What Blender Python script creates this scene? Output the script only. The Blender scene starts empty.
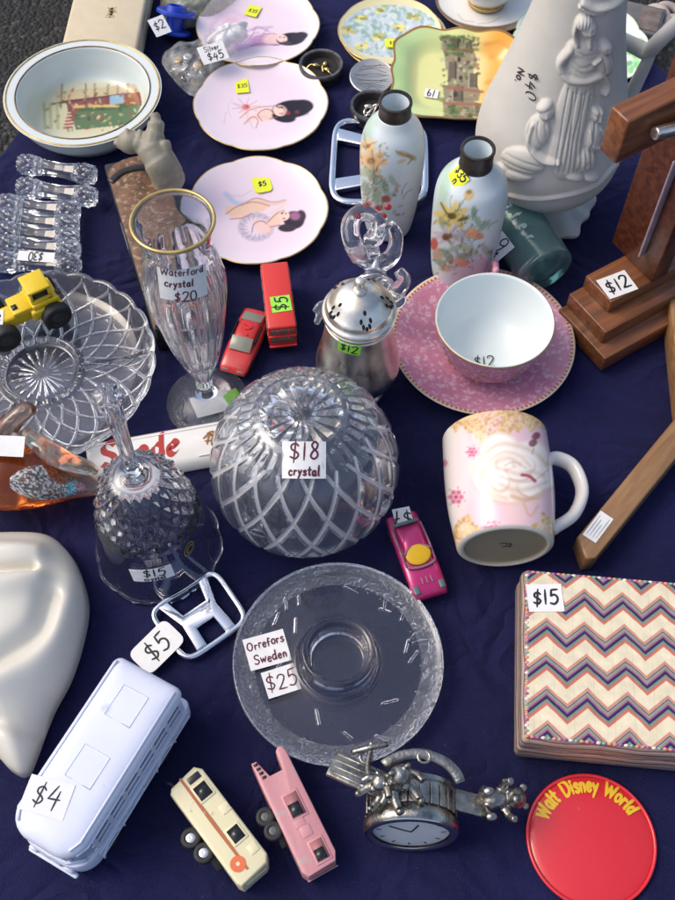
import bpy, bmesh, math, random
import numpy as np
from mathutils import Matrix, Vector
rad = math.radians
rng = np.random.default_rng(7)
random.seed(7)
SC = bpy.context.scene
COL = SC.collection

# ------------------------------------------------------------------ camera
FPX, CW, CH = 1050.0, 675.0, 900.0
PITCH = 59.5
CAMZ = 0.80
cam_d = bpy.data.cameras.new("camera")
cam_d.sensor_fit = 'VERTICAL'
cam_d.sensor_height = 24.0
cam_d.sensor_width = 18.0
cam_d.lens = 24.0 * FPX / CH
cam_d.clip_start = 0.01
cam_d.clip_end = 500
cam = bpy.data.objects.new("camera", cam_d)
COL.objects.link(cam)
cam.location = (0, 0, CAMZ)
cam.rotation_euler = (rad(90 - PITCH), 0, 0)
SC.camera = cam
cam_d.dof.use_dof = True
cam_d.dof.focus_distance = 0.86
cam_d.dof.aperture_fstop = 22.0

# ------------------------------------------------------------------ world, sun, exposure
SUN_EL, SUN_AZ = 50.0, -82.0        # azimuth from +y towards +x, degrees
w = bpy.data.worlds.new("World")
SC.world = w
w.use_nodes = True
nt = w.node_tree
bg = nt.nodes["Background"]
sky = nt.nodes.new("ShaderNodeTexSky")
sky.sky_type = 'NISHITA'
sky.sun_disc = False
sky.sun_elevation = rad(SUN_EL)
sky.sun_rotation = rad(SUN_AZ)
sky.air_density = 1.0
sky.dust_density = 4.5
sky.ozone_density = 1.0
bg.inputs[1].default_value = 0.15
nt.links.new(sky.outputs[0], bg.inputs[0])
sun_d = bpy.data.lights.new("sun", 'SUN')
sun_d.energy = 0.5
sun_d.angle = rad(26)
sun_d.color = (1.0, 0.93, 0.80)
sun = bpy.data.objects.new("sun", sun_d)
COL.objects.link(sun)
sv = Vector((math.sin(rad(SUN_AZ)) * math.cos(rad(SUN_EL)), math.cos(rad(SUN_AZ)) * math.cos(rad(SUN_EL)), math.sin(rad(SUN_EL))))
sun.rotation_euler = sv.to_track_quat('Z', 'Y').to_euler()
sun.location = sv * 5
vs = SC.view_settings
SC.display_settings.display_device = 'sRGB'
vs.view_transform = 'Standard'
vs.look = 'None'
vs.exposure = 0.54
vs.gamma = 1.0
SC.render.engine = 'CYCLES'
cy = SC.cycles
cy.max_bounces = 20
cy.transmission_bounces = 18
cy.glossy_bounces = 8
cy.diffuse_bounces = 4
cy.transparent_max_bounces = 16
cy.caustics_reflective = True
cy.caustics_refractive = True
cy.sample_clamp_indirect = 6.0
cy.use_denoising = True

# ------------------------------------------------------------------ picture <-> place
_a = rad(90 - PITCH)
_ca, _sa = math.cos(_a), math.sin(_a)
def ray(px, py):
    dx, dy = (px - CW / 2) / FPX, -(py - CH / 2) / FPX
    return Vector((dx, dy * _ca + _sa, dy * _sa - _ca))
def P(px, py, z=0.0):
    d = ray(px, py)
    t = (z - CAMZ) / d.z
    return Vector((d.x * t, d.y * t, z))
def proj(p):
    y, z = p[1], p[2] - CAMZ
    cyy = y * _ca + z * _sa
    cz = -y * _sa + z * _ca
    return (CW / 2 + FPX * p[0] / -cz, CH / 2 - FPX * cyy / -cz)
def depth(p):
    return p[1] * _sa - (p[2] - CAMZ) * _ca
def S(p):
    return FPX / depth(p)
def zfor(b, py):
    lo, hi = -0.05, 0.6
    for _ in range(50):
        m = (lo + hi) / 2
        if proj((b[0], b[1], m))[1] > py: lo = m
        else: hi = m
    return lo
def prof(b, rows):
    """silhouette rows (axis height in the picture, half width there) of an upright turned thing -> (radius, height)"""
    out = []
    for py, hw in rows:
        z = zfor(b, py)
        out.append((hw / S((b[0], b[1], z)), z))
    return out
def projv(V):
    V = np.asarray(V, float)
    y, z = V[..., 1], V[..., 2] - CAMZ
    cyy = y * _ca + z * _sa
    cz = -y * _sa + z * _ca
    return CW / 2 + FPX * V[..., 0] / -cz, CH / 2 - FPX * cyy / -cz
def span(x0, y0, x1, y1, z=0.0):
    a, b = P(x0, y0, z), P(x1, y1, z)
    d = b - a
    return (a + b) / 2, math.atan2(d.y, d.x), d.length

# ------------------------------------------------------------------ mesh helpers
def catmull(pts, k=6, closed=False):
    pts = [np.array(p, float) for p in pts]
    n = len(pts)
    if n < 3 and not closed: return np.array(pts)
    out = []
    rngi = range(n if closed else n - 1)
    for i in rngi:
        p1, p2 = pts[i], pts[(i + 1) % n]
        p0 = pts[i - 1] if (i > 0 or closed) else 2 * p1 - p2
        p3 = pts[(i + 2) % n] if (i + 2 < n or closed) else 2 * p2 - p1
        for j in range(k):
            t = j / k
            out.append(0.5 * ((2 * p1) + (-p0 + p2) * t + (2 * p0 - 5 * p1 + 4 * p2 - p3) * t * t + (-p0 + 3 * p1 - 3 * p2 + p3) * t ** 3))
    if not closed: out.append(pts[-1])
    return np.array(out)
def resample(pts, n):
    pts = np.array(pts, float)
    d = np.concatenate([[0], np.cumsum(np.linalg.norm(np.diff(pts, axis=0), axis=1))])
    t = np.linspace(0, d[-1], n)
    return np.stack([np.interp(t, d, pts[:, i]) for i in range(pts.shape[1])], 1)

class MB:
    fix = True
    def __init__(s):
        s.V, s.F, s.M, s.C, s.n, s.hascol = [], [], [], [], 0, False
    def add(s, V, F, mat=0, col=None, M=None):
        V = np.asarray(V, float).reshape(-1, 3)
        if M is not None:
            A = np.array(M)
            V = V @ A[:3, :3].T + A[:3, 3]
        o = s.n
        s.V.append(V)
        s.F.extend([tuple(i + o for i in f) for f in F])
        if isinstance(mat, int): s.M.extend([mat] * len(F))
        else: s.M.extend(list(mat))
        if col is None: col = np.ones((len(V), 3)) * 0.8
        else: s.hascol = True
        col = np.asarray(col, float)
        if col.ndim == 1: col = np.tile(col, (len(V), 1))
        s.C.append(col)
        s.n += len(V)
        return s
    def build(s, name, mats, parent=None, smooth=True, angle=None, M=None):
        me = bpy.data.meshes.new(name)
        V = np.concatenate(s.V) if s.V else np.zeros((0, 3))
        if M is not None:
            A = np.array(M)
            V = V @ A[:3, :3].T + A[:3, 3]
        me.from_pydata(V.tolist(), [], s.F)
        if not isinstance(mats, (list, tuple)): mats = [mats]
        for m in mats: me.materials.append(m)
        me.polygons.foreach_set('material_index', np.array(s.M, np.int32))
        me.polygons.foreach_set('use_smooth', np.ones(len(s.F), bool) if smooth else np.zeros(len(s.F), bool))
        if s.hascol:
            at = me.color_attributes.new('Col', 'FLOAT_COLOR', 'POINT')
            C = np.concatenate(s.C)
            at.data.foreach_set('color', np.concatenate([C, np.ones((len(C), 1))], 1).astype(np.float32).ravel())
        if s.fix:
            bm = bmesh.new(); bm.from_mesh(me)
            bmesh.ops.recalc_face_normals(bm, faces=bm.faces[:])
            bm.to_mesh(me); bm.free()
        me.update()
        if smooth and angle: me.set_sharp_from_angle(angle=rad(angle))
        o = bpy.data.objects.new(name, me)
        COL.objects.link(o)
        if parent is not None: o.parent = parent
        return o

def grid_faces(nu, nv, wrap_u=False, wrap_v=False):
    i = np.arange(nu if wrap_u else nu - 1)
    j = np.arange(nv if wrap_v else nv - 1)
    I, J = np.meshgrid(i, j, indexing='ij')
    I2, J2 = (I + 1) % nu, (J + 1) % nv
    return np.stack([I * nv + J, I2 * nv + J, I2 * nv + J2, I * nv + J2], -1).reshape(-1, 4).tolist()
def revolve(pr, n=64, disp=None, col=None, closed=False):
    """profile (r,z) turned about z. disp(TH,S,R,Z)->(dR,dZ); col(TH,S,R,Z,X,Y)->rgb"""
    pr = np.array(pr, float)
    m = len(pr)
    th = np.linspace(0, 2 * math.pi, n, endpoint=False)
    TH, SI = np.meshgrid(th, np.arange(m), indexing='ij')
    R = np.maximum(pr[:, 0], 1e-5)[None, :].repeat(n, 0)
    Z = pr[:, 1][None, :].repeat(n, 0)
    if disp is not None:
        dR, dZ = disp(TH, SI / (m - 1), R, Z)
        R = R + dR; Z = Z + dZ
    X, Y = R * np.cos(TH), R * np.sin(TH)
    V = np.stack([X, Y, Z], -1).reshape(-1, 3)
    F = grid_faces(n, m, True, closed)
    C = None
    if col is not None: C = col(TH, SI / (m - 1), R, Z, X, Y).reshape(-1, 3)
    return V, F, C
def tube(path, r, n=12, flat=1.0, up=(0, 0, 1), cap=True, twist=0.0):
    """swept tube; r one number or one per point; flat squashes it along the 'up' side"""
    path = np.array(path, float)
    m = len(path)
    r = np.broadcast_to(np.array(r, float), (m,))
    T = np.gradient(path, axis=0)
    T /= np.linalg.norm(T, axis=1)[:, None] + 1e-12
    up = np.array(up, float)
    Vs = []
    A = None
    for i in range(m):
        if A is None:
            A = np.cross(up, T[i])
            if np.linalg.norm(A) < 1e-3: A = np.cross((1, 0, 0), T[i])
        else:
            A = A - T[i] * A.dot(T[i])
        A /= np.linalg.norm(A) + 1e-12
        B = np.cross(T[i], A)
        ph = np.linspace(0, 2 * math.pi, n, endpoint=False) + twist
        Vs.append(path[i] + r[i] * (np.cos(ph)[:, None] * A + flat * np.sin(ph)[:, None] * B))
    V = np.concatenate(Vs)
    F = [tuple(reversed(f)) for f in grid_faces(m, n, False, True)]
    if cap:
        F.append(tuple(range(n)))
        F.append(tuple(reversed(range((m - 1) * n, m * n))))
    return V, [f[::-1] for f in F]
def bm_out(bm):
    bm.normal_update()
    bm.verts.index_update()
    V = [v.co[:] for v in bm.verts]
    F = [tuple(v.index for v in f.verts) for f in bm.faces]
    bm.free()
    return np.array(V), F
def box(sx, sy, sz, c=(0, 0, 0), bev=0.0, seg=2, taper=(1, 1)):
    """box centred on c; taper scales its top face"""
    bm = bmesh.new()
    bmesh.ops.create_cube(bm, size=1)
    for v in bm.verts:
        k = taper if v.co.z > 0 else (1, 1)
        v.co = Vector((v.co.x * sx * k[0], v.co.y * sy * k[1], v.co.z * sz))
    if bev: bmesh.ops.bevel(bm, geom=bm.edges[:], offset=bev, segments=seg, profile=0.5, affect='EDGES')
    V, F = bm_out(bm)
    return V + np.array(c), F
def prism(out, z0, z1, bev=0.0, seg=2, holes=()):
    """outline (x,y) raised from z0 to z1"""
    bm = bmesh.new()
    vs = [bm.verts.new((p[0], p[1], z0)) for p in out]
    f = bm.faces.new(vs)
    r = bmesh.ops.extrude_face_region(bm, geom=[f])
    top = [e for e in r['geom'] if isinstance(e, bmesh.types.BMVert)]
    for v in top: v.co.z = z1
    bmesh.ops.recalc_face_normals(bm, faces=bm.faces[:])
    if bev:
        es = [e for e in bm.edges if abs(e.verts[0].co.z - e.verts[1].co.z) < 1e-9]
        bmesh.ops.bevel(bm, geom=es, offset=bev, segments=seg, profile=0.5, affect='EDGES')
    return bm_out(bm)
def ellipsoid(c, r, M=None, n=20, m=14):
    t = np.linspace(-math.pi / 2, math.pi / 2, m)
    V, F, _ = revolve(np.stack([np.cos(t), np.sin(t)], 1), n)
    V = V * np.array(r)
    if M is not None: V = V @ np.array(M)[:3, :3].T
    return V + np.array(c), F
def rotm(ax=0, ay=0, az=0):
    return Matrix.Rotation(rad(az), 4, 'Z') @ Matrix.Rotation(rad(ay), 4, 'Y') @ Matrix.Rotation(rad(ax), 4, 'X')
def loft(secs, cap=True):
    n = len(secs[0])
    V = np.concatenate([np.array(s, float) for s in secs])
    F = grid_faces(len(secs), n, False, True)
    if cap:
        F.append(tuple(reversed(range(n))))
        F.append(tuple(range((len(secs) - 1) * n, len(secs) * n)))
    bm = bmesh.new()
    vs = [bm.verts.new(v) for v in V]
    for f in F: bm.faces.new([vs[i] for i in f])
    bmesh.ops.recalc_face_normals(bm, faces=bm.faces[:])
    return bm_out(bm)
def sup(hw, z0, z1, x, n=20, e=4.0, top=1.0):
    """rounded-box cross-section across y/z at station x; top narrows its upper half"""
    ph = np.linspace(0, 2 * math.pi, n, endpoint=False) + math.pi / n
    c, s = np.cos(ph), np.sin(ph)
    yy = np.sign(c) * np.abs(c) ** (2 / e)
    zz = np.sign(s) * np.abs(s) ** (2 / e)
    k = 1 + (top - 1) * (zz * 0.5 + 0.5)
    return np.stack([np.full(n, x), yy * hw * k, (z0 + z1) / 2 + zz * (z1 - z0) / 2], 1)
def remeshed(shapes, voxel, smooth=4):
    """several closed shapes melted into ONE continuous skin"""
    mb = MB()
    for V, F in shapes: mb.add(V, F)
    o = mb.build('tmp', [])
    m = o.modifiers.new('r', 'REMESH'); m.mode = 'VOXEL'; m.voxel_size = voxel
    s = o.modifiers.new('s', 'SMOOTH'); s.factor = 0.5; s.iterations = smooth
    dg = bpy.context.evaluated_depsgraph_get()
    me = bpy.data.meshes.new_from_object(o.evaluated_get(dg))
    V = np.array([v.co[:] for v in me.vertices]); F = [tuple(p.vertices) for p in me.polygons]
    old = o.data
    bpy.data.objects.remove(o); bpy.data.meshes.remove(old); bpy.data.meshes.remove(me)
    return V, F

# ------------------------------------------------------------------ things and labels
def tag(o, label=None, cat=None, group=None, kind=None):
    if label and not 4 <= len(label.split()) <= 16: print('LABEL', len(label.split()), label)
    if label: o['label'] = label
    if cat: o['category'] = cat
    if group: o['group'] = group
    if kind: o['kind'] = kind
    return o
def thing(name, label, cat, loc=(0, 0, 0), rz=0.0, group=None, M=None):
    o = bpy.data.objects.new(name, None)
    o.empty_display_size = 0.01
    COL.objects.link(o)
    if M is not None: o.matrix_world = M
    else:
        o.location = loc
        o.rotation_euler = (0, 0, rz)
    return tag(o, label, cat, group)
def frame(o, x, y, z):
    """matrix with origin o and axes x,y,z (made orthonormal from x and z)"""
    z = Vector(z).normalized(); x = Vector(x); x = (x - z * x.dot(z)).normalized(); y = z.cross(x)
    return Matrix(((x.x, y.x, z.x, o[0]), (x.y, y.y, z.y, o[1]), (x.z, y.z, z.z, o[2]), (0, 0, 0, 1)))

# ------------------------------------------------------------------ materials
def s2l(c):
    c = np.asarray(c, float) / 255.0
    return np.where(c <= 0.04045, c / 12.92, ((c + 0.055) / 1.055) ** 2.4)
def rgb(r, g, b, k=1.0):
    return tuple((s2l((r, g, b)) * k).tolist())
_mats = {}
def mat(name, base=(0.5, 0.5, 0.5), rough=0.4, metal=0.0, trans=0.0, ior=1.5, coat=0.0, sheen=0.0, var=0.0, vscale=60.0, bump=0.0, bscale=200.0, spec=None, alpha=1.0, attr=False, sss=0.0, rvar=0.0, dirt=None):
    if name in _mats: return _mats[name]
    m = bpy.data.materials.new(name)
    m.use_nodes = True
    nt = m.node_tree
    p = nt.nodes['Principled BSDF']
    p.inputs['Base Color'].default_value = (*base, 1)
    p.inputs['Roughness'].default_value = rough
    p.inputs['Metallic'].default_value = metal
    p.inputs['Transmission Weight'].default_value = trans
    p.inputs['IOR'].default_value = ior
    p.inputs['Coat Weight'].default_value = coat
    p.inputs['Coat Roughness'].default_value = 0.06
    p.inputs['Sheen Weight'].default_value = sheen
    p.inputs['Alpha'].default_value = alpha
    if spec is not None: p.inputs['Specular IOR Level'].default_value = spec
    if sss:
        p.inputs['Subsurface Weight'].default_value = sss
        p.inputs['Subsurface Radius'].default_value = (0.004, 0.004, 0.004)
        p.inputs['Subsurface Scale'].default_value = 1.0
    tc = nt.nodes.new('ShaderNodeTexCoord')
    src = None
    if attr:
        a = nt.nodes.new('ShaderNodeVertexColor'); a.layer_name = 'Col'
        src = a.outputs['Color']
    if var:
        n = nt.nodes.new('ShaderNodeTexNoise'); n.inputs['Scale'].default_value = vscale; n.inputs['Detail'].default_value = 6
        nt.links.new(tc.outputs['Object'], n.inputs['Vector'])
        mr = nt.nodes.new('ShaderNodeMapRange')
        mr.inputs['From Min'].default_value = 0.3; mr.inputs['From Max'].default_value = 0.7
        mr.inputs['To Min'].default_value = 1 - var; mr.inputs['To Max'].default_value = 1 + var * 0.6
        nt.links.new(n.outputs['Fac'], mr.inputs['Value'])
        mx = nt.nodes.new('ShaderNodeVectorMath'); mx.operation = 'SCALE'
        if src is not None: nt.links.new(src, mx.inputs[0])
        else: mx.inputs[0].default_value = base
        nt.links.new(mr.outputs[0], mx.inputs['Scale'])
        src = mx.outputs[0]
    if dirt:
        n = nt.nodes.new('ShaderNodeTexNoise'); n.inputs['Scale'].default_value = dirt[1]; n.inputs['Detail'].default_value = 8
        nt.links.new(tc.outputs['Object'], n.inputs['Vector'])
        rp = nt.nodes.new('ShaderNodeMapRange'); rp.inputs['From Min'].default_value = dirt[2]; rp.inputs['From Max'].default_value = dirt[2] + 0.08
        nt.links.new(n.outputs['Fac'], rp.inputs['Value'])
        mx = nt.nodes.new('ShaderNodeMix'); mx.data_type = 'RGBA'
        nt.links.new(rp.outputs[0], mx.inputs['Factor'])
        if src is not None: nt.links.new(src, mx.inputs['A'])
        else: mx.inputs['A'].default_value = (*base, 1)
        mx.inputs['B'].default_value = (*dirt[0], 1)
        src = mx.outputs['Result']
    if src is not None: nt.links.new(src, p.inputs['Base Color'])
    if rvar:
        n = nt.nodes.new('ShaderNodeTexNoise'); n.inputs['Scale'].default_value = vscale * 0.7; n.inputs['Detail'].default_value = 5
        nt.links.new(tc.outputs['Object'], n.inputs['Vector'])
        mr = nt.nodes.new('ShaderNodeMapRange')
        mr.inputs['From Min'].default_value = 0.3; mr.inputs['From Max'].default_value = 0.7
        mr.inputs['To Min'].default_value = max(0, rough - rvar); mr.inputs['To Max'].default_value = rough + rvar
        nt.links.new(n.outputs['Fac'], mr.inputs['Value'])
        nt.links.new(mr.outputs[0], p.inputs['Roughness'])
    if bump:
        n = nt.nodes.new('ShaderNodeTexNoise'); n.inputs['Scale'].default_value = bscale; n.inputs['Detail'].default_value = 4
        nt.links.new(tc.outputs['Object'], n.inputs['Vector'])
        b = nt.nodes.new('ShaderNodeBump'); b.inputs['Strength'].default_value = 1.0; b.inputs['Distance'].default_value = bump
        nt.links.new(n.outputs['Fac'], b.inputs['Height'])
        nt.links.new(b.outputs[0], p.inputs['Normal'])
    _mats[name] = m
    return m
CRYSTAL = mat('lead crystal', (0.90, 0.93, 0.985), 0.015, trans=0.962, ior=1.56)  # small diffuse white share lays a veil that paints in brightness
CUTLINE = mat('whitened cut line', (0.95, 0.96, 0.97), 0.2, trans=0.62, ior=1.5)  # whitish share paints the bright glints of the polished cuts
GLASSC = mat('clear glass', (0.91, 0.94, 0.99), 0.02, trans=0.992, ior=1.5)
PEBBLE = mat('pebbled glass', (0.92, 0.95, 1.0), 0.06, trans=0.90, ior=1.5, bump=0.0022, bscale=420)
FROSTY = mat('ground glass', (0.95, 0.96, 0.97), 0.25, trans=0.85, ior=1.5, bump=0.0006, bscale=300)
GLAZE = mat('painted glaze', rough=0.16, attr=True, spec=0.5)
MATTP = mat('painted matt', rough=0.5, attr=True)
ENAMEL = mat('painted milk glass', rough=0.3, attr=True, sss=0.0)
GOLD = mat('gilding', (0.60, 0.43, 0.17), 0.34, metal=0.7, var=0.25, vscale=120)
BROWNGILT = mat('worn gilding', (0.22, 0.15, 0.08), 0.35, metal=0.6, var=0.4, vscale=150)
SILVER = mat('tarnished silver', (0.86, 0.80, 0.70), 0.32, metal=1.0, var=0.35, vscale=55, rvar=0.1)
CHROME = mat('chrome', (0.80, 0.81, 0.83), 0.08, metal=1.0, rvar=0.04, var=0.08)
PEWTER = mat('pewter', (0.36, 0.345, 0.31), 0.3, metal=1.0, var=0.45, vscale=140, bump=0.0004, bscale=500, rvar=0.1)
DARKM = mat('dark bronze', (0.06, 0.05, 0.045), 0.42, metal=0.6, var=0.4, vscale=200)
PAPER = mat('white sticker paper', (0.78, 0.78, 0.77), 0.7, var=0.06, vscale=180)
PAPERY = mat('fluorescent yellow sticker', (0.76, 0.82, 0.03), 0.65, var=0.06)
PAPERG = mat('fluorescent green sticker', (0.30, 0.74, 0.06), 0.65, var=0.06)
INK = mat('black marker ink', (0.012, 0.011, 0.015), 0.6)
INKP = mat('plum marker ink', (0.10, 0.012, 0.03), 0.6)
INKR = mat('red lettering', (0.42, 0.03, 0.02), 0.35)
INKY = mat('yellow lettering', (0.80, 0.50, 0.03), 0.4)
BLACKR = mat('black rubber', (0.015, 0.015, 0.015), 0.6, var=0.3)
DARKG = mat('dark toy window', (0.02, 0.02, 0.022), 0.2)

# ------------------------------------------------------------------ lettering (single-stroke pen letters)
def _arc(cx, cy, rx, ry, a0, a1, n=10):
    t = np.linspace(rad(a0), rad(a1), n)
    return [(cx + rx * math.cos(a), cy + ry * math.sin(a)) for a in t]
GL = {
 '0': (.55, [_arc(.27, .5, .25, .5, 95, 460, 18)]), '1': (.3, [[(.15, 1), (.13, 0)]]),
 '2': (.55, [[(.03, .8), (.12, .96), (.3, 1), (.48, .88), (.46, .65), (.25, .3), (.02, .02)], [(.02, .02), (.55, .0)]]),
 '3': (.5, [[(.05, .92), (.25, 1), (.44, .85), (.36, .62), (.2, .54)], [(.2, .54), (.42, .46), (.48, .22), (.3, .02), (.02, .08)]]),
 '4': (.58, [[(.3, 1), (.02, .38)], [(.02, .38), (.56, .42)], [(.46, .78), (.36, -.08)]]),
 '5': (.52, [[(.5, 1), (.12, .97)], [(.12, .97), (.07, .56)], [(.07, .56), (.28, .64), (.47, .48), (.46, .2), (.26, 0), (.02, .06)]]),
 '6': (.5, [[(.4, 1), (.14, .7), (.04, .3), (.2, 0), (.42, .1), (.44, .36), (.26, .48), (.07, .3)]]),
 '7': (.5, [[(.02, .97), (.5, 1)], [(.5, 1), (.3, .5), (.2, -.02)], [(.12, .5), (.45, .54)]]),
 '8': (.5, [[(.42, .86), (.25, 1), (.08, .82), (.2, .58), (.4, .4), (.44, .16), (.24, 0), (.05, .16), (.16, .44), (.36, .62), (.42, .86)]]),
 '9': (.5, [[(.44, .72), (.36, .95), (.14, .95), (.06, .68), (.2, .5), (.42, .64), (.44, .8)], [(.44, .8), (.4, .3), (.3, 0)]]),
 '$': (.55, [[(.46, .76), (.3, .88), (.1, .78), (.12, .58), (.36, .44), (.46, .28), (.3, .1), (.04, .2)], [(.32, 1.08), (.22, -.08)]]),
 'W': (.9, [[(.02, 1), (.2, 0)], [(.2, 0), (.44, .75)], [(.44, .75), (.64, 0)], [(.64, 0), (.86, 1)]]),
 'O': (.7, [_arc(.34, .5, .32, .5, 100, 462, 18)]), 'S': (.55, [[(.5, .84), (.32, 1), (.08, .88), (.1, .62), (.4, .42), (.48, .2), (.28, 0), (.02, .12)]]),
 'D': (.65, [[(.08, 1), (.08, 0)], [(.08, 0), (.3, .0), (.56, .22), (.6, .55), (.44, .9), (.08, 1)]]),
 'C': (.55, [[(.5, .82), (.3, .98), (.08, .72), (.05, .36), (.22, .03), (.52, .14)]]),
 'N': (.6, [[(.05, 0), (.08, 1)], [(.08, 1), (.5, .02)], [(.5, .02), (.53, 1)]]),
 'a': (.45, [[(.38, .5), (.22, .58), (.05, .38), (.08, .08), (.24, .02), (.38, .3)], [(.39, .56), (.38, .2), (.44, 0)]]),
 'b': (.45, [[(.08, 1), (.07, 0)], [(.07, .3), (.22, .55), (.4, .4), (.36, .08), (.2, 0), (.07, .1)]]),
 'c': (.4, [[(.36, .46), (.2, .56), (.05, .36), (.08, .1), (.22, 0), (.38, .1)]]),
 'd': (.48, [[(.38, .5), (.2, .56), (.05, .34), (.1, .06), (.26, .04), (.38, .3)], [(.42, 1.0), (.39, .4), (.42, 0)]]),
 'e': (.42, [[(.06, .28), (.36, .34), (.34, .5), (.2, .57), (.06, .38), (.08, .1), (.22, .0), (.38, .1)]]),
 'f': (.36, [[(.36, .92), (.24, 1), (.16, .8), (.14, 0)], [(.02, .52), (.3, .54)]]),
 'g': (.45, [[(.38, .48), (.2, .56), (.06, .34), (.12, .08), (.3, .1), (.38, .4)], [(.39, .55), (.37, -.2), (.2, -.36), (.05, -.25)]]),
 'i': (.2, [[(.1, .54), (.09, 0)], [(.1, .74), (.12, .80)]]), 'l': (.2, [[(.1, 1), (.09, .1), (.16, 0)]]),
 'n': (.45, [[(.06, .55), (.06, 0)], [(.06, .36), (.2, .55), (.36, .44), (.37, 0)]]),
 'o': (.45, [_arc(.22, .28, .19, .28, 100, 462, 14)]), 'p': (.45, [[(.08, .55), (.05, -.35)], [(.07, .4), (.24, .56), (.4, .4), (.34, .06), (.18, 0), (.07, .1)]]),
 'r': (.34, [[(.06, .55), (.06, 0)], [(.06, .34), (.16, .52), (.32, .5)]]),
 's': (.38, [[(.34, .48), (.2, .57), (.06, .44), (.2, .3), (.34, .16), (.22, 0), (.03, .06)]]),
 't': (.34, [[(.16, .88), (.14, .1), (.28, .02)], [(.0, .56), (.32, .58)]]),
 'u': (.45, [[(.06, .55), (.06, .15), (.2, .0), (.36, .16), (.38, .55)], [(.38, .55), (.4, 0)]]),
 'v': (.4, [[(.03, .55), (.18, 0)], [(.18, 0), (.36, .56)]]), 'w': (.6, [[(.02, .55), (.14, .02)], [(.14, .02), (.29, .42)], [(.29, .42), (.42, .02)], [(.42, .02), (.57, .56)]]),
 'x': (.4, [[(.03, .55), (.36, 0)], [(.36, .56), (.03, 0)]]), 'y': (.42, [[(.04, .55), (.2, .06)], [(.38, .56), (.2, .0), (.06, -.34)]]),
 '.': (.2, [[(.08, 0), (.1, .06)]]), "'": (.15, [[(.1, 1), (.08, .8)]]), ' ': (.35, []),
}
def strokes(text, h, x0=0.0, y0=0.0, track=.14, slant=0.0, jit=0.042, seed=1, center=False):
    r = random.Random(seed)
    out, x = [], 0.0
    for ch in text:
        wd, ss = GL[ch]
        dy = r.uniform(-jit, jit) * 1.5; k = 1 + r.uniform(-jit, jit) * 2; sh = slant + r.uniform(-jit, jit)
        for s in ss:
            p = catmull(s, 5) if len(s) > 2 else np.linspace(s[0], s[-1], 4)
            p = np.array(p, float)
            p = np.stack([x + p[:, 0] * k + p[:, 1] * sh, p[:, 1] * k + dy], 1)
            out.append(p)
        x += wd + track
    W = x - track
    ox = -W * h / 2 if center else 0
    return [p * h + np.array([x0 + ox, y0]) for p in out], W * h
def ribbon(mb, pls, wid, fn, mat=0, lift=0.0, nib=None):
    """pen strokes as flat ink laid through fn(u,v,lift)->point"""
    for k, p in enumerate(pls):
        p = np.array(p)
        T = np.gradient(p, axis=0); T /= np.linalg.norm(T, axis=1)[:, None] + 1e-12
        if nib is None:
            p = p.copy(); p[0] -= T[0] * wid * .4; p[-1] += T[-1] * wid * .4
            N = np.stack([-T[:, 1], T[:, 0]], 1) * wid / 2
            N[0] *= .6; N[-1] *= .6
        else:
            N = np.tile(np.array(nib) / 2, (len(p), 1)) + np.stack([-T[:, 1], T[:, 0]], 1) * wid * np.sign((T[:, 0] * nib[1] - T[:, 1] * nib[0]))[:, None] * .12
        L, R = p + N, p - N
        V = [fn(u, v, lift + k * 2.5e-5) for u, v in L] + [fn(u, v, lift + k * 2.5e-5) for u, v in R]
        n = len(p)
        mb.add(V, [(i, i + n, i + n + 1, i + 1) for i in range(n - 1)], mat)
def sticker(parent, w, h, lines, paper, ink=None, M=None, thick=0.0003, rot=0, curl=0.035, bend=None, name='price_sticker', pen=0.0011, seed=1, round_=0.0, fn0=None, slant=.05):
    """paper label in local x,y (z up from the surface). lines: (text, height, x, y). bend=(rx,ry): radii the label is wrapped round (dome)"""
    ink = ink or INK
    mb = MB()
    c, s = math.cos(rad(rot)), math.sin(rad(rot))
    def fn(u, v, z):
        x, y = u * c - v * s, u * s + v * c
        if fn0: return fn0(x, y, z)
        zz = z + curl * (u / w) ** 2 * w + (curl * .6 * (v / h) * (u / w) * w)
        if bend:
            if bend[0]: zz -= x * x / (2 * bend[0])
            if bend[1]: zz -= y * y / (2 * bend[1])
        return (x, y, zz)
    nu, nv = 13, 9
    U = np.linspace(-w / 2, w / 2, nu); Vv = np.linspace(-h / 2, h / 2, nv)
    def cut(u, v):
        if round_:
            du, dv = abs(u) - (w / 2 - round_), abs(v) - (h / 2 - round_)
            if du > 0 and dv > 0:
                d = math.hypot(du, dv)
                if d > round_: u = math.copysign(w / 2 - round_ + du * round_ / d, u); v = math.copysign(h / 2 - round_ + dv * round_ / d, v)
        return u, v
    top = [fn(*cut(u, v), thick) for u in U for v in Vv]
    bot = [fn(*cut(u, v), 0.00005) for u in U for v in Vv]
    F = grid_faces(nu, nv)
    mb.add(top, F, 0); mb.add(bot, [f[::-1] for f in F], 0)
    ring = [i * nv for i in range(nu)] + [(nu - 1) * nv + j for j in range(1, nv)] + [i * nv + nv - 1 for i in range(nu - 2, -1, -1)] + [j for j in range(nv - 2, 0, -1)]
    n = len(ring)
    mb.add(top + bot, [(ring[i], ring[i] + nu * nv, ring[(i + 1) % n] + nu * nv, ring[(i + 1) % n]) for i in range(n)], 0)
    for i, (t, th, x, y) in enumerate(lines):
        st, W = strokes(t, th, x, y, slant=slant, seed=seed + i, center=True)
        ribbon(mb, st, pen * (1 if th > .006 else .75), fn, 1, thick + .0001)
    return mb.build(name, [paper, ink], parent, smooth=False, M=M)

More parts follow.
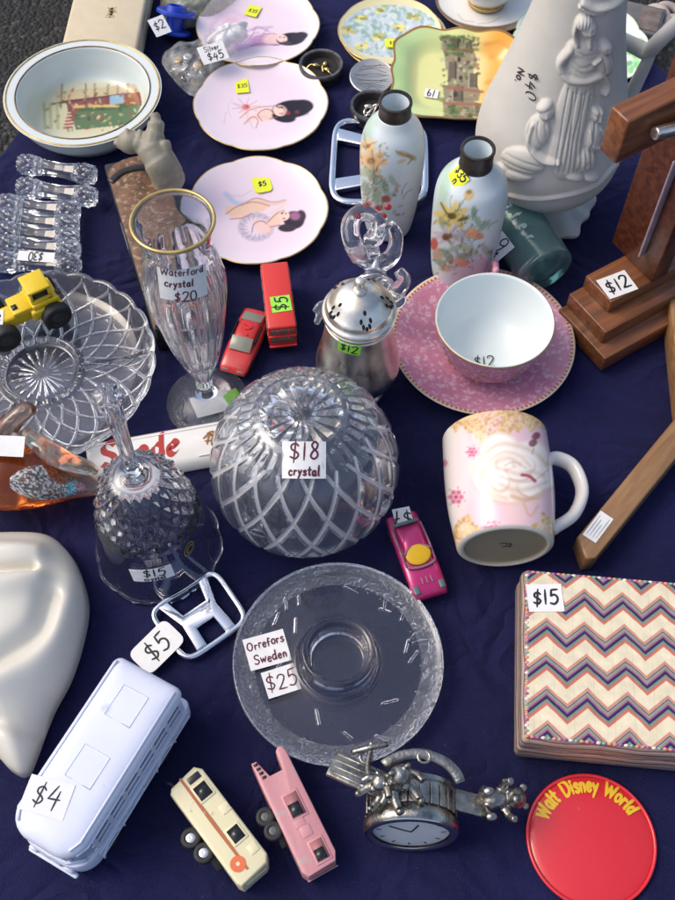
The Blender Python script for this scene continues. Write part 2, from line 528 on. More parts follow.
# ------------------------------------------------------------------ painting on a surface (brush marks -> vertex colours of the pattern)
class Cv:
    def __init__(s, N, bg, ext=(-1, 1, -1, 1)):
        s.N, s.e = N, ext
        s.A = np.tile(np.array(s2l(bg)), (N, N, 1))
        u = np.linspace(ext[0], ext[1], N); v = np.linspace(ext[2], ext[3], N)
        s.U, s.Vv = np.meshgrid(u, v, indexing='ij')
    def put(s, m, col):
        m = np.clip(m, 0, 1)[..., None]
        s.A = s.A * (1 - m) + np.array(s2l(col)) * m
    def ell(s, cx, cy, rx, ry, rot, col, a=1.0, soft=.35):
        c, q = math.cos(rad(rot)), math.sin(rad(rot))
        x, y = s.U - cx, s.Vv - cy
        d = np.hypot((x * c + y * q) / rx, (-x * q + y * c) / ry)
        s.put(np.clip((1 - d) / soft + .5, 0, 1) * a, col)
    def line(s, pts, wid, col, a=1.0, soft=.5, smooth=True):
        p = catmull(pts, 5) if smooth and len(pts) > 2 else np.array(pts, float)
        D = np.full(s.U.shape, 9.0)
        for i in range(len(p) - 1):
            ax, ay = p[i]; bx, by = p[i + 1]
            dx, dy = bx - ax, by - ay
            t = np.clip(((s.U - ax) * dx + (s.Vv - ay) * dy) / (dx * dx + dy * dy + 1e-12), 0, 1)
            D = np.minimum(D, np.hypot(s.U - ax - t * dx, s.Vv - ay - t * dy))
        s.put(np.clip((wid / 2 - D) / (wid * soft) + .5, 0, 1) * a, col)
    def poly(s, pts, col, a=1.0):
        ins = np.zeros(s.U.shape, bool)
        n = len(pts)
        for i in range(n):
            x1, y1 = pts[i]; x2, y2 = pts[(i + 1) % n]
            if y1 == y2: continue
            c = ((y1 > s.Vv) != (y2 > s.Vv)) & (s.U < (x2 - x1) * (s.Vv - y1) / (y2 - y1) + x1)
            ins ^= c
        s.put(ins * a, col)
    def noise(s, amt, k=12, seed=0):
        r = np.random.default_rng(seed)
        g = r.uniform(-1, 1, (k + 2, k + 2))
        x = (s.U - s.e[0]) / (s.e[1] - s.e[0]) * k; y = (s.Vv - s.e[2]) / (s.e[3] - s.e[2]) * k
        i, j = np.clip(x.astype(int), 0, k), np.clip(y.astype(int), 0, k)
        f, h = x - i, y - j
        f = f * f * (3 - 2 * f); h = h * h * (3 - 2 * h)
        n = (g[i, j] * (1 - f) + g[i + 1, j] * f) * (1 - h) + (g[i, j + 1] * (1 - f) + g[i + 1, j + 1] * f) * h
        return n
    def __call__(s, u, v):
        x = np.clip((np.asarray(u) - s.e[0]) / (s.e[1] - s.e[0]) * (s.N - 1), 0, s.N - 1.001)
        y = np.clip((np.asarray(v) - s.e[2]) / (s.e[3] - s.e[2]) * (s.N - 1), 0, s.N - 1.001)
        i, j = x.astype(int), y.astype(int)
        f, h = (x - i)[..., None], (y - j)[..., None]
        A = s.A
        return (A[i, j] * (1 - f) + A[i + 1, j] * f) * (1 - h) + (A[i, j + 1] * (1 - f) + A[i + 1, j + 1] * f) * h
def wrapcol(cv, base, mirror=True):
    """the pattern painted round a turned piece: its front as in the picture, repeated on the back"""
    bx, by = base[0], base[1]
    def f(TH, SI, R, Z, X, Y):
        vx, vy = -bx, -by
        facing = X * vx + Y * vy
        L2 = vx * vx + vy * vy
        k = np.where(facing < 0, -2 * facing / L2, 0)
        XX, YY = X + k * vx, Y + k * vy
        px, py = projv(np.stack([XX + bx, YY + by, Z], -1))
        return cv(px, py)
    return f
def smoothnoise(X, Y, sc, seed=0):
    r = np.random.default_rng(seed)
    o = np.zeros_like(X, dtype=float)
    for k in range(7):
        a = r.uniform(0, 2 * math.pi); f = sc * r.uniform(.5, 1.6); ph = r.uniform(0, 6.28)
        o += np.sin((X * math.cos(a) + Y * math.sin(a)) * f + ph)
    return o / 7 * 1.6
# ================================================================== the setting
def asphalt():
    m = bpy.data.materials.new('asphalt'); m.use_nodes = True
    nt = m.node_tree; p = nt.nodes['Principled BSDF']
    tc = nt.nodes.new('ShaderNodeTexCoord')
    v = nt.nodes.new('ShaderNodeTexVoronoi'); v.inputs['Scale'].default_value = 210
    nt.links.new(tc.outputs['Object'], v.inputs['Vector'])
    n = nt.nodes.new('ShaderNodeTexNoise'); n.inputs['Scale'].default_value = 9; n.inputs['Detail'].default_value = 8
    nt.links.new(tc.outputs['Object'], n.inputs['Vector'])
    sp = nt.nodes.new('ShaderNodeSeparateColor'); nt.links.new(v.outputs['Color'], sp.inputs[0])
    r = nt.nodes.new('ShaderNodeValToRGB')
    e = r.color_ramp.elements
    e[0].position = 0; e[0].color = (0.004, 0.004, 0.004, 1)
    e[1].position = 1; e[1].color = (0.06, 0.056, 0.052, 1)
    k = e.new(.6); k.color = (0.0095, 0.009, 0.0085, 1)
    k = e.new(.9); k.color = (0.020, 0.019, 0.018, 1)
    nt.links.new(sp.outputs[0], r.inputs[0])
    mx = nt.nodes.new('ShaderNodeVectorMath'); mx.operation = 'SCALE'
    mr = nt.nodes.new('ShaderNodeMapRange'); mr.inputs['To Min'].default_value = .6; mr.inputs['To Max'].default_value = 1.3
    nt.links.new(n.outputs['Fac'], mr.inputs[0]); nt.links.new(r.outputs[0], mx.inputs[0]); nt.links.new(mr.outputs[0], mx.inputs['Scale'])
    nt.links.new(mx.outputs[0], p.inputs['Base Color'])
    p.inputs['Roughness'].default_value = .8
    b = nt.nodes.new('ShaderNodeBump'); b.inputs['Distance'].default_value = .003; b.invert = True
    nt.links.new(v.outputs['Distance'], b.inputs['Height']); nt.links.new(b.outputs[0], p.inputs['Normal'])
    return m
g = MB(); n = 24
xs = np.linspace(-30, 30, n); ys = np.linspace(-30, 60, n)
g.add([(x, y, -0.012) for x in xs for y in ys], grid_faces(n, n))
tag(g.build('ground', asphalt()), kind='structure')

def cloth_mat():
    m = bpy.data.materials.new('navy tablecloth'); m.use_nodes = True
    nt = m.node_tree; p = nt.nodes['Principled BSDF']
    tc = nt.nodes.new('ShaderNodeTexCoord')
    p.inputs['Roughness'].default_value = .85
    p.inputs['Specular IOR Level'].default_value = .25
    p.inputs['Sheen Weight'].default_value = .12
    p.inputs['Sheen Roughness'].default_value = .5
    p.inputs['Sheen Tint'].default_value = (.18, .24, .95, 1)
    n = nt.nodes.new('ShaderNodeTexNoise'); n.inputs['Scale'].default_value = 900; n.inputs['Detail'].default_value = 3
    nt.links.new(tc.outputs['Object'], n.inputs['Vector'])
    n2 = nt.nodes.new('ShaderNodeTexNoise'); n2.inputs['Scale'].default_value = 7; n2.inputs['Detail'].default_value = 5
    nt.links.new(tc.outputs['Object'], n2.inputs['Vector'])
    ad = nt.nodes.new('ShaderNodeMath'); ad.operation = 'ADD'
    nt.links.new(n.outputs['Fac'], ad.inputs[0]); nt.links.new(n2.outputs['Fac'], ad.inputs[1])
    r = nt.nodes.new('ShaderNodeValToRGB'); e = r.color_ramp.elements
    e[0].position = .6; e[0].color = (0.0050, 0.0054, 0.036, 1)
    e[1].position = 1.4; e[1].color = (0.0115, 0.0122, 0.082, 1)
    mr = nt.nodes.new('ShaderNodeMath'); mr.operation = 'MULTIPLY'; mr.inputs[1].default_value = .7
    nt.links.new(ad.outputs[0], mr.inputs[0]); nt.links.new(mr.outputs[0], r.inputs[0])
    ls = nt.nodes.new('ShaderNodeTexNoise'); ls.inputs['Scale'].default_value = 520; ls.inputs['Detail'].default_value = 1
    nt.links.new(tc.outputs['Object'], ls.inputs['Vector'])
    lt = nt.nodes.new('ShaderNodeMapRange'); lt.inputs['From Min'].default_value = .765; lt.inputs['From Max'].default_value = .80; lt.inputs['To Max'].default_value = .6
    nt.links.new(ls.outputs['Fac'], lt.inputs[0])
    lm = nt.nodes.new('ShaderNodeMix'); lm.data_type = 'RGBA'; nt.links.new(lt.outputs[0], lm.inputs['Factor']); nt.links.new(r.outputs[0], lm.inputs['A']); lm.inputs['B'].default_value = (.10, .10, .13, 1)
    nt.links.new(lm.outputs['Result'], p.inputs['Base Color'])
    w1 = nt.nodes.new('ShaderNodeTexNoise'); w1.inputs['Scale'].default_value = 13; w1.inputs['Detail'].default_value = 2.5; w1.inputs['Distortion'].default_value = .8
    nt.links.new(tc.outputs['Object'], w1.inputs['Vector'])
    rg = nt.nodes.new('ShaderNodeMath'); rg.operation = 'PINGPONG'; rg.inputs[1].default_value = .13; nt.links.new(w1.outputs['Fac'], rg.inputs[0])
    bw = nt.nodes.new('ShaderNodeBump'); bw.inputs['Distance'].default_value = .022; nt.links.new(rg.outputs[0], bw.inputs['Height'])
    b = nt.nodes.new('ShaderNodeBump'); nt.links.new(bw.outputs[0], b.inputs['Normal']); b.inputs['Distance'].default_value = .0012
    nt.links.new(n.outputs['Fac'], b.inputs['Height']); nt.links.new(b.outputs[0], p.inputs['Normal'])
    return m
edge = [P(-320, 330), P(-120, 215), P(0, 146), P(55, 62), P(92, 2), P(118, -60), P(330, -85), P(560, -70), P(604, -8), P(628, 40), P(690, 74), P(830, 140), P(1000, 230)]
ex = [p.x for p in edge]; ey = [p.y for p in edge]
nu, nv = 420, 420
xx = np.linspace(-0.62, 0.66, nu)
top = np.interp(xx, ex, ey) + .004 * np.sin(xx * 60) + .003 * np.sin(xx * 131)
tt = np.linspace(0, 1, nv)
X = np.repeat(xx[:, None], nv, 1)
Y = -0.25 + (top[:, None] + 0.25) * tt[None, :]
Z = -.0034 + .0018 * smoothnoise(X, Y, 26, 3) + .0012 * smoothnoise(X, Y, 70, 5)
for (x0, y0, x1, y1, wd, hh) in ((-.05, .47, .5, .50, .010, .004), (-.5, .62, -.15, .70, .012, .004), (.1, .23, .4, .27, .012, .003), (-.25, .33, -.08, .44, .012, .003), (-.04, .9, .25, .93, .012, .004), (-.4, .72, -.2, .66, .015, .006), (.05, .62, .2, .38, .014, .003), (-.2, .12, .3, .15, .016, .003)):
    dx, dy = x1 - x0, y1 - y0
    t = ((X - x0) * dx + (Y - y0) * dy) / (dx * dx + dy * dy)
    tc_ = np.clip(t, 0, 1)
    d = np.hypot(X - x0 - tc_ * dx, Y - y0 - tc_ * dy - .012 * np.sin(t * 7))
    Z += hh * np.exp(-(d / wd) ** 2) * np.clip(np.minimum(tc_, 1 - tc_) * 5, 0, 1)
Z = np.minimum(Z, -.0004)
for (x0, y0, x1, y1, wd, hh) in ((572, 396, 668, 410, .006, .0034), (586, 442, 655, 470, .006, .003), (452, 590, 502, 622, .005, .003), (446, 650, 505, 690, .006, .0034), (186, 702, 236, 742, .006, .003), (462, 836, 524, 882, .007, .0034), (348, 868, 470, 892, .007, .003), (150, 868, 176, 800, .006, .003), (300, 250, 334, 292, .005, .003), (160, 336, 172, 386, .005, .003), (206, 130, 184, 160, .005, .003), (296, 352, 322, 376, .004, .0026), (86, 600, 104, 640, .006, .003), (516, 780, 540, 770, .005, .003), (600, 440, 566, 400, .006, .0028)):
    (x0, y0), (x1, y1) = P(x0, y0).xy, P(x1, y1).xy
    dx, dy = x1 - x0, y1 - y0
    t = ((X - x0) * dx + (Y - y0) * dy) / (dx * dx + dy * dy)
    tc_ = np.clip(t, 0, 1)
    d = np.hypot(X - x0 - tc_ * dx, Y - y0 - tc_ * dy - .006 * np.sin(t * 6))
    Z += hh * np.exp(-(d / wd) ** 2) * np.clip(np.minimum(tc_ + .02, 1.02 - tc_) * 4, 0, 1)
drop = np.clip((tt[None, :] - .985) / .015, 0, 1)
Z = Z * (1 - drop) - .0105 * drop
g = MB().add(np.stack([X, Y, Z], -1).reshape(-1, 3), grid_faces(nu, nv))
tag(g.build('tablecloth', cloth_mat()), kind='structure')

# ================================================================== the far rows: plates, bowl, boxes
def plate(name, label, cat, cx, cy, rx, rim=.012, cv=None, scal=(8, .0012), group=None, matl=GLAZE, edge_mat=GOLD, base_col=(236, 226, 232), flat=.62, z0=0.0, tilt=None):
    c = P(cx, cy, rim * .8 + z0)
    r = rx / S(c)
    t = thing(name, label, cat, (c.x, c.y, z0), 0, group)
    topp = resample(catmull([(0, .0032), (r * .35, .0034), (r * .62, .0050), (r * .82, rim * .66), (r * .985, rim)], 10), 76)
    bot = resample([(r * .985, rim), (r, rim - .0006), (r * .985, rim - .0022), (r * .8, rim * .72 - .0035), (r * flat, .0012), (r * flat * .97, 0), (r * flat * .9, 0), (r * flat * .88, .0012), (0, .0012)], 30)
    pr = np.concatenate([topp, bot[1:]])
    nt_ = len(topp) / len(pr)
    def disp(TH, SI, R, Z):
        k = np.clip((R / r - .6) / .4, 0, 1) ** 2
        sh = np.abs(np.cos(TH * scal[0] / 2)) ** .6 - .6
        return -k * scal[1] * 2.2 * (1 - np.clip(sh + .6, 0, 1)) , k * scal[1] * .5 * np.cos(TH * scal[0])
    bc = s2l(base_col)
    def colf(TH, SI, R, Z, X, Y):
        px, py = projv(np.stack([X + c.x, Y + c.y, Z + z0], -1))
        C = cv(px, py)
        C[SI > nt_] = bc
        return C
    V, F, C = revolve(pr, 200, disp, colf)
    MB().add(V, F, 0, C).build('dish', matl, t)
    th = np.linspace(0, 2 * math.pi, 200, endpoint=False)
    R = np.full(200, r * .992); Zr = np.full(200, rim - .0006)
    dR, dZ = disp(th, None, R, Zr)
    pth = np.stack([(R + dR) * np.cos(th), (R + dR) * np.sin(th), Zr + dZ], 1)
    V, F = tube(np.concatenate([pth, pth[:1]]), .0009, 6, cap=False)
    MB().add(V, F).build('gilt_rim', edge_mat, t)
    return t, c, r
def surf_sticker(t, px, py, z, wpx, hpx, lines, paper, rot=0, origin=None, **kw):
    """a sticker lying on a level part of thing t, where the picture has it"""
    p = P(px, py, z); s = S(p)
    o = Vector(t.location)
    return sticker(t, wpx / s, hpx / s / kw.pop('fore', .7), lines, paper, M=Matrix.Translation((p.x - o.x, p.y - o.y, z - o.z)) @ Matrix.Rotation(rad(rot), 4, 'Z'), **kw)

def lady_canvas(cx, cy, rx, ry, seed):
    cv = Cv(320, (234, 225, 229), (cx - rx * 1.2, cx + rx * 1.2, cy - ry * 1.3, cy + ry * 1.3))
    cv.ell(cx, cy + 2, rx * .93, ry * .92, 0, (226, 206, 218), .9, .5)
    cv.put((cv.noise(1, 9, seed) * .5 + .2) * .25, (219, 196, 214))
    return cv
# plate 2, middle
cv = lady_canvas(261, 104, 68, 43, 1)
cv.ell(254, 114, 17, 10, 15, (238, 206, 202), .9, .3); cv.ell(270, 114, 13, 6, -8, (236, 198, 184), 1, .25)
cv.line([(247, 122), (256, 116), (270, 118), (276, 114)], 3.5, (226, 190, 180), .8); cv.line([(235, 104), (244, 111), (250, 122), (253, 128)], 2, (216, 188, 196), .7)
cv.ell(292, 109, 20, 9, -6, (30, 22, 28), 1, .14); cv.ell(303, 106, 10.5, 6.5, 0, (26, 19, 25), 1, .15); cv.ell(284, 117, 12, 5.5, 8, (36, 26, 32), 1, .18)
cv.ell(280, 110.5, 7, 5.6, 10, (240, 202, 188), 1, .15); cv.ell(277, 106.5, 1.1, .7, 0, (40, 28, 34), 1, .3); cv.ell(282, 107.5, 1.1, .7, 0, (40, 28, 34), 1, .3); cv.ell(288, 113, 2.4, 2, 0, (168, 60, 62), .8, .5); cv.ell(297, 112, 2.4, 2, 0, (140, 58, 62), .7, .5)
cv.line([(278, 108), (281, 107.5)], 1, (90, 60, 66), .9); cv.line([(279.5, 113.5), (282, 113.5)], 1.1, (190, 70, 76), .9)
cv.line([(262, 121), (258, 114), (266, 109), (274, 112)], 1.0, (150, 96, 100), .85); cv.line([(240, 118), (250, 110), (262, 107), (275, 106)], 1.0, (168, 120, 126), .8); cv.line([(244, 124), (252, 117), (258, 120), (256, 128)], 1.0, (160, 112, 120), .8); cv.line([(270, 119), (277, 117)], 1.0, (140, 84, 84), .8)
for q_ in range(14): cv.line([(276 + q_ * 2.2, 103 + abs(q_ - 6) * .3), (284 + q_ * 1.8, 110), (282 + q_ * 2, 117 - abs(q_ - 6) * .3)], 1.0, (28, 20, 28), .55)
for k in range(9):
    a = k * .7; cv.line([(246, 107), (246 + 14 * math.cos(a), 106 + 8 * math.sin(a))], 1.0, (190, 160, 182), .7)
cv.ell(246, 107, 4, 3, 0, (206, 110, 104), .9, .5); cv.ell(247, 106.5, 1.8, 1.4, 0, (188, 74, 66), .8)
cv.line([(226, 112), (224, 124)], .9, (196, 160, 170), .6); cv.line([(233, 98), (228, 108), (231, 118)], .9, (206, 178, 196), .6)
T2, c2, r2 = plate('portrait_plate', 'pink portrait plate with a dark haired lady face up, middle one of three lady plates', 'plate', 261, 104, 67.5, cv=cv, group='pink lady portrait plates')
surf_sticker(T2, 242, 86, .0052, 13, 14, [('$35', .0062, 0, -.001), ('R', .004, 0, -.0075)] if 'R' in GL else [('$35', .0058, 0, -.0030)], PAPERY, rot=8, pen=.0010, name='yellow_price_sticker')
# plate 1, back
cv = lady_canvas(258, 26, 63, 33, 2)
for pts, c_, wd in (([(205, 40), (216, 20), (232, 12), (246, 18)], (214, 186, 208), 4), ([(214, 48), (226, 34), (240, 30)], (206, 176, 202), 3), ([(228, 46), (250, 30), (272, 27)], (196, 160, 190), 2.5), ([(238, 50), (258, 44), (276, 44)], (186, 146, 180), 3)):
    cv.line(pts, wd, c_, .7, .8)
cv.ell(232, 22, 9, 6, 10, (214, 170, 186), .6, .9)
for q_ in range(16): cv.line([(212 + q_ * 4, 46 - q_ * .6), (220 + q_ * 3.6, 36 - q_ * .2 + (q_ % 3) * 3), (232 + q_ * 3, 28 + (q_ % 4) * 4)], 1.0, [(150, 104, 150), (186, 126, 160), (128, 96, 150)][q_ % 3], .55)
cv.line([(250, 46), (262, 44), (276, 45), (284, 43)], 1.2, (110, 66, 110), .8); cv.line([(264, 34), (274, 34), (280, 36)], 1.0, (160, 104, 112), .8)
cv.ell(244, 42, 12, 6, -10, (190, 160, 204), .7, .7); cv.ell(262, 40, 12, 6, -5, (178, 128, 168), .8, .6)
cv.ell(272, 39, 9, 5, -10, (232, 196, 192), .9, .5); cv.ell(291, 39, 14.5, 6.5, -6, (30, 22, 32), 1, .15); cv.ell(300, 36, 8, 4, -10, (40, 28, 40), 1, .2)
cv.ell(282, 38.5, 5.4, 4, 15, (238, 200, 190), 1, .15); cv.ell(280, 37, .9, .6, 0, (40, 28, 34), 1, .3); cv.ell(284, 37.4, .9, .6, 0, (40, 28, 34), 1, .3); cv.ell(286, 43, 5, 2, 0, (74, 54, 66), .8, .5); cv.line([(252, 30), (258, 27), (268, 31)], 2, (176, 150, 186), .7)
T1, c1, r1 = plate('portrait_plate', 'pink portrait plate with a dark haired lady in lilac, farthest of three', 'plate', 258, 26, 62, cv=cv, group='pink lady portrait plates')
surf_sticker(T1, 253, 11, .0052, 13, 11, [('$35', .0056, 0, -.003)], PAPERY, rot=-20, pen=.0010, name='yellow_price_sticker')
# plate 3, front
cv = lady_canvas(256, 210, 73, 54, 3)
cv.line([(226, 194), (236, 203), (246, 204)], 5, (168, 186, 214), .75, .7); cv.line([(222, 194), (240, 196), (252, 190)], 1.2, (206, 186, 200), .7)
cv.ell(236, 212, 11, 6, 15, (232, 196, 166), .95, .25); cv.ell(252, 208, 17, 6.5, -12, (230, 192, 166), .95, .25); cv.line([(240, 206), (256, 199), (272, 204), (284, 202)], 2.2, (222, 184, 160), .8)
cv.ell(256, 226, 17, 13, 0, (222, 206, 218), .7, .5)
for k in range(16):
    a = k * .4; cv.ell(256 + 15 * math.cos(a), 227 + 12 * math.sin(a), 3.6, 3, 0, (166, 156, 178), .55, .7); cv.line([(256 + 9 * math.cos(a), 227 + 7 * math.sin(a)), (256 + 17 * math.cos(a + .2), 227 + 14 * math.sin(a + .2))], .9, (136, 124, 146), .6)
cv.ell(262, 226, 10, 7, 30, (232, 196, 188), .9, .4); cv.line([(252, 232), (254, 224), (262, 221), (270, 226)], 1.3, (140, 112, 134), .8)
cv.ell(276, 220, 10, 5.5, -35, (234, 194, 174), 1, .2); cv.line([(270, 214), (280, 208), (286, 201)], 2, (230, 198, 182), .9)
cv.line([(226, 214), (238, 206), (254, 202), (270, 206)], 1.1, (176, 120, 96), .85); cv.line([(230, 219), (242, 218), (252, 214)], 1.1, (170, 116, 96), .85); cv.line([(268, 222), (276, 214), (284, 210)], 1.1, (160, 104, 96), .85); cv.line([(270, 227), (280, 225)], 1.1, (150, 100, 96), .8); cv.line([(242, 205), (256, 198), (272, 202), (286, 200)], 1.0, (176, 122, 100), .8)
cv.ell(294, 220, 10.5, 9, 0, (46, 32, 40), 1, .15); cv.ell(287, 228, 9, 4, 0, (56, 40, 46), 1, .2); cv.ell(301, 216, 5, 6, 0, (60, 42, 52), 1, .2); cv.ell(295, 216, 5, 4, 0, (170, 110, 148), .8, .6)
cv.ell(284, 215.5, 5.6, 5, 0, (240, 204, 188), 1, .15); cv.ell(282, 213.6, .9, .7, 0, (44, 30, 34), 1, .3); cv.ell(286, 213.6, .9, .7, 0, (44, 30, 34), 1, .3); cv.ell(284, 218.4, 1.6, .7, 0, (176, 70, 76), 1, .3); cv.line([(281, 213), (284, 212)], .9, (80, 60, 66), .9)
T3, c3, r3 = plate('portrait_plate', 'pink portrait plate with a reclining lady, nearest of three, beside the gold rimmed vase', 'plate', 256, 210, 72.5, cv=cv, group='pink lady portrait plates')
surf_sticker(T3, 262, 184, .0052, 18, 16, [('$5', .0065, 0, -.003)], PAPERY, rot=14, pen=.0012, name='yellow_price_sticker', round_=.005)

# flowered plates, two stacked
def flower_canvas(cx, cy, rx, ry):
    cv = Cv(260, (196, 208, 214), (cx - rx * 1.2, cx + rx * 1.2, cy - ry * 1.3, cy + ry * 1.3))
    r = random.Random(4)
    for k in range(340):
        a, q = r.uniform(0, 6.28), math.sqrt(r.random())
        cv.ell(cx + rx * q * math.cos(a), cy + ry * q * math.sin(a), r.uniform(2, 4.5), r.uniform(1, 2), r.uniform(0, 180), r.choice([(150, 178, 184), (160, 190, 168), (214, 222, 218), (186, 196, 206), (132, 168, 152)]), .7, .6)
    for dx, dy in ((-.55, -.45), (-.15, -.72), (.45, -.52), (.15, -.1), (-.2, .22), (-.55, .52), (-.8, -.05), (.62, .25), (.3, .62), (.75, -.1)):
        x, y = cx + dx * rx, cy + dy * ry
        for k in range(6): cv.ell(x + r.uniform(-5, 5), y + r.uniform(-2.6, 2.6), 3, 1.8, 0, r.choice([(214, 204, 92), (228, 220, 130), (196, 180, 70), (150, 160, 84)]), .85, .5)
        cv.ell(x, y, 1.6, 1, 0, (150, 110, 50), .8)
    cv.put((np.hypot((cv.U - cx) / rx, (cv.Vv - cy) / ry) > .94) * 1.0, (222, 214, 168))
    return cv
plate('flowered_plate', 'pale blue plate with yellow flower sprays, lower of the two stacked flowered plates', 'plate', 394, 36, 53, rim=.010, cv=flower_canvas(394, 36, 53, 29), group='stacked flowered plates', edge_mat=GOLD, base_col=(214, 206, 170), scal=(6, .0004))
tf, cf, rf = plate('flowered_plate', 'pale blue plate with yellow flower sprays and yellow price label, upper of two stacked', 'plate', 390, 31, 52, rim=.010, cv=flower_canvas(390, 31, 52, 28), z0=.0045, group='stacked flowered plates', base_col=(214, 206, 170), scal=(6, .0004))
surf_sticker(tf, 393, 43, .0115, 16, 8, [('$15', .005, 0, -.0025)], PAPERY, rot=0, pen=.0009, name='yellow_price_sticker', fore=.62)

# white cup and saucer at the far edge
cv = Cv(160, (232, 230, 226), (400, 580, -60, 60))
cv.put(np.clip((np.hypot((cv.U - 487) / 53, (cv.Vv - 0) / 29) - .9) / .03, 0, 1), (112, 92, 72))
cv.line([(458, 14), (463, 20), (474, 22)], 1.2, (206, 200, 184), .9); cv.line([(478, 24), (492, 22), (500, 17)], 1.2, (206, 196, 170), .9)
ts, cs, rs = plate('saucer', 'white saucer with a dark brown rim under a gold banded cup', 'saucer', 487, 0, 52, rim=.012, cv=cv, edge_mat=BROWNGILT, scal=(6, .0002), base_col=(180, 172, 160))
cup = thing('teacup', 'white teacup with a gold band round its foot, standing on the white saucer', 'cup', (cs.x, cs.y + .003, .0045))
pr = [(.001, .002), (.019, .002), (.0205, 0), (.022, .001), (.0225, .006)]
V, F, _ = revolve(pr, 48); MB().add(V, F).build('foot_ring', GOLD, cup)
o_ = catmull([(.0215, .006), (.024, .010), (.033, .022), (.040, .042), (.042, .056)], 8); i_ = catmull([(.0405, .056), (.0385, .042), (.0315, .024), (.020, .012), (.0005, .010)], 8)
V, F, _ = revolve(np.concatenate([o_, i_]), 64); MB().add(V, F).build('bowl', mat('white china', (.80, .80, .78), .15), cup)
for z_ in (.008, .0105):
    rr = np.interp(z_, o_[:, 1], o_[:, 0]) + .0002
    a = np.linspace(0, 2 * math.pi, 60); V, F = tube(np.stack([rr * np.cos(a), rr * np.sin(a), np.full(60, z_)], 1), .0006, 6, cap=False); MB().add(V, F).build('gilt_band', GOLD, cup)
a = np.linspace(-1.3, 1.3, 18)
V, F = tube(np.stack([.036 + .018 * np.cos(a), np.zeros(18), .034 + .016 * np.sin(a)], 1), .0024, 8); MB().add(V, F, M=rotm(az=60)).build('handle', mat('white china'), cup)

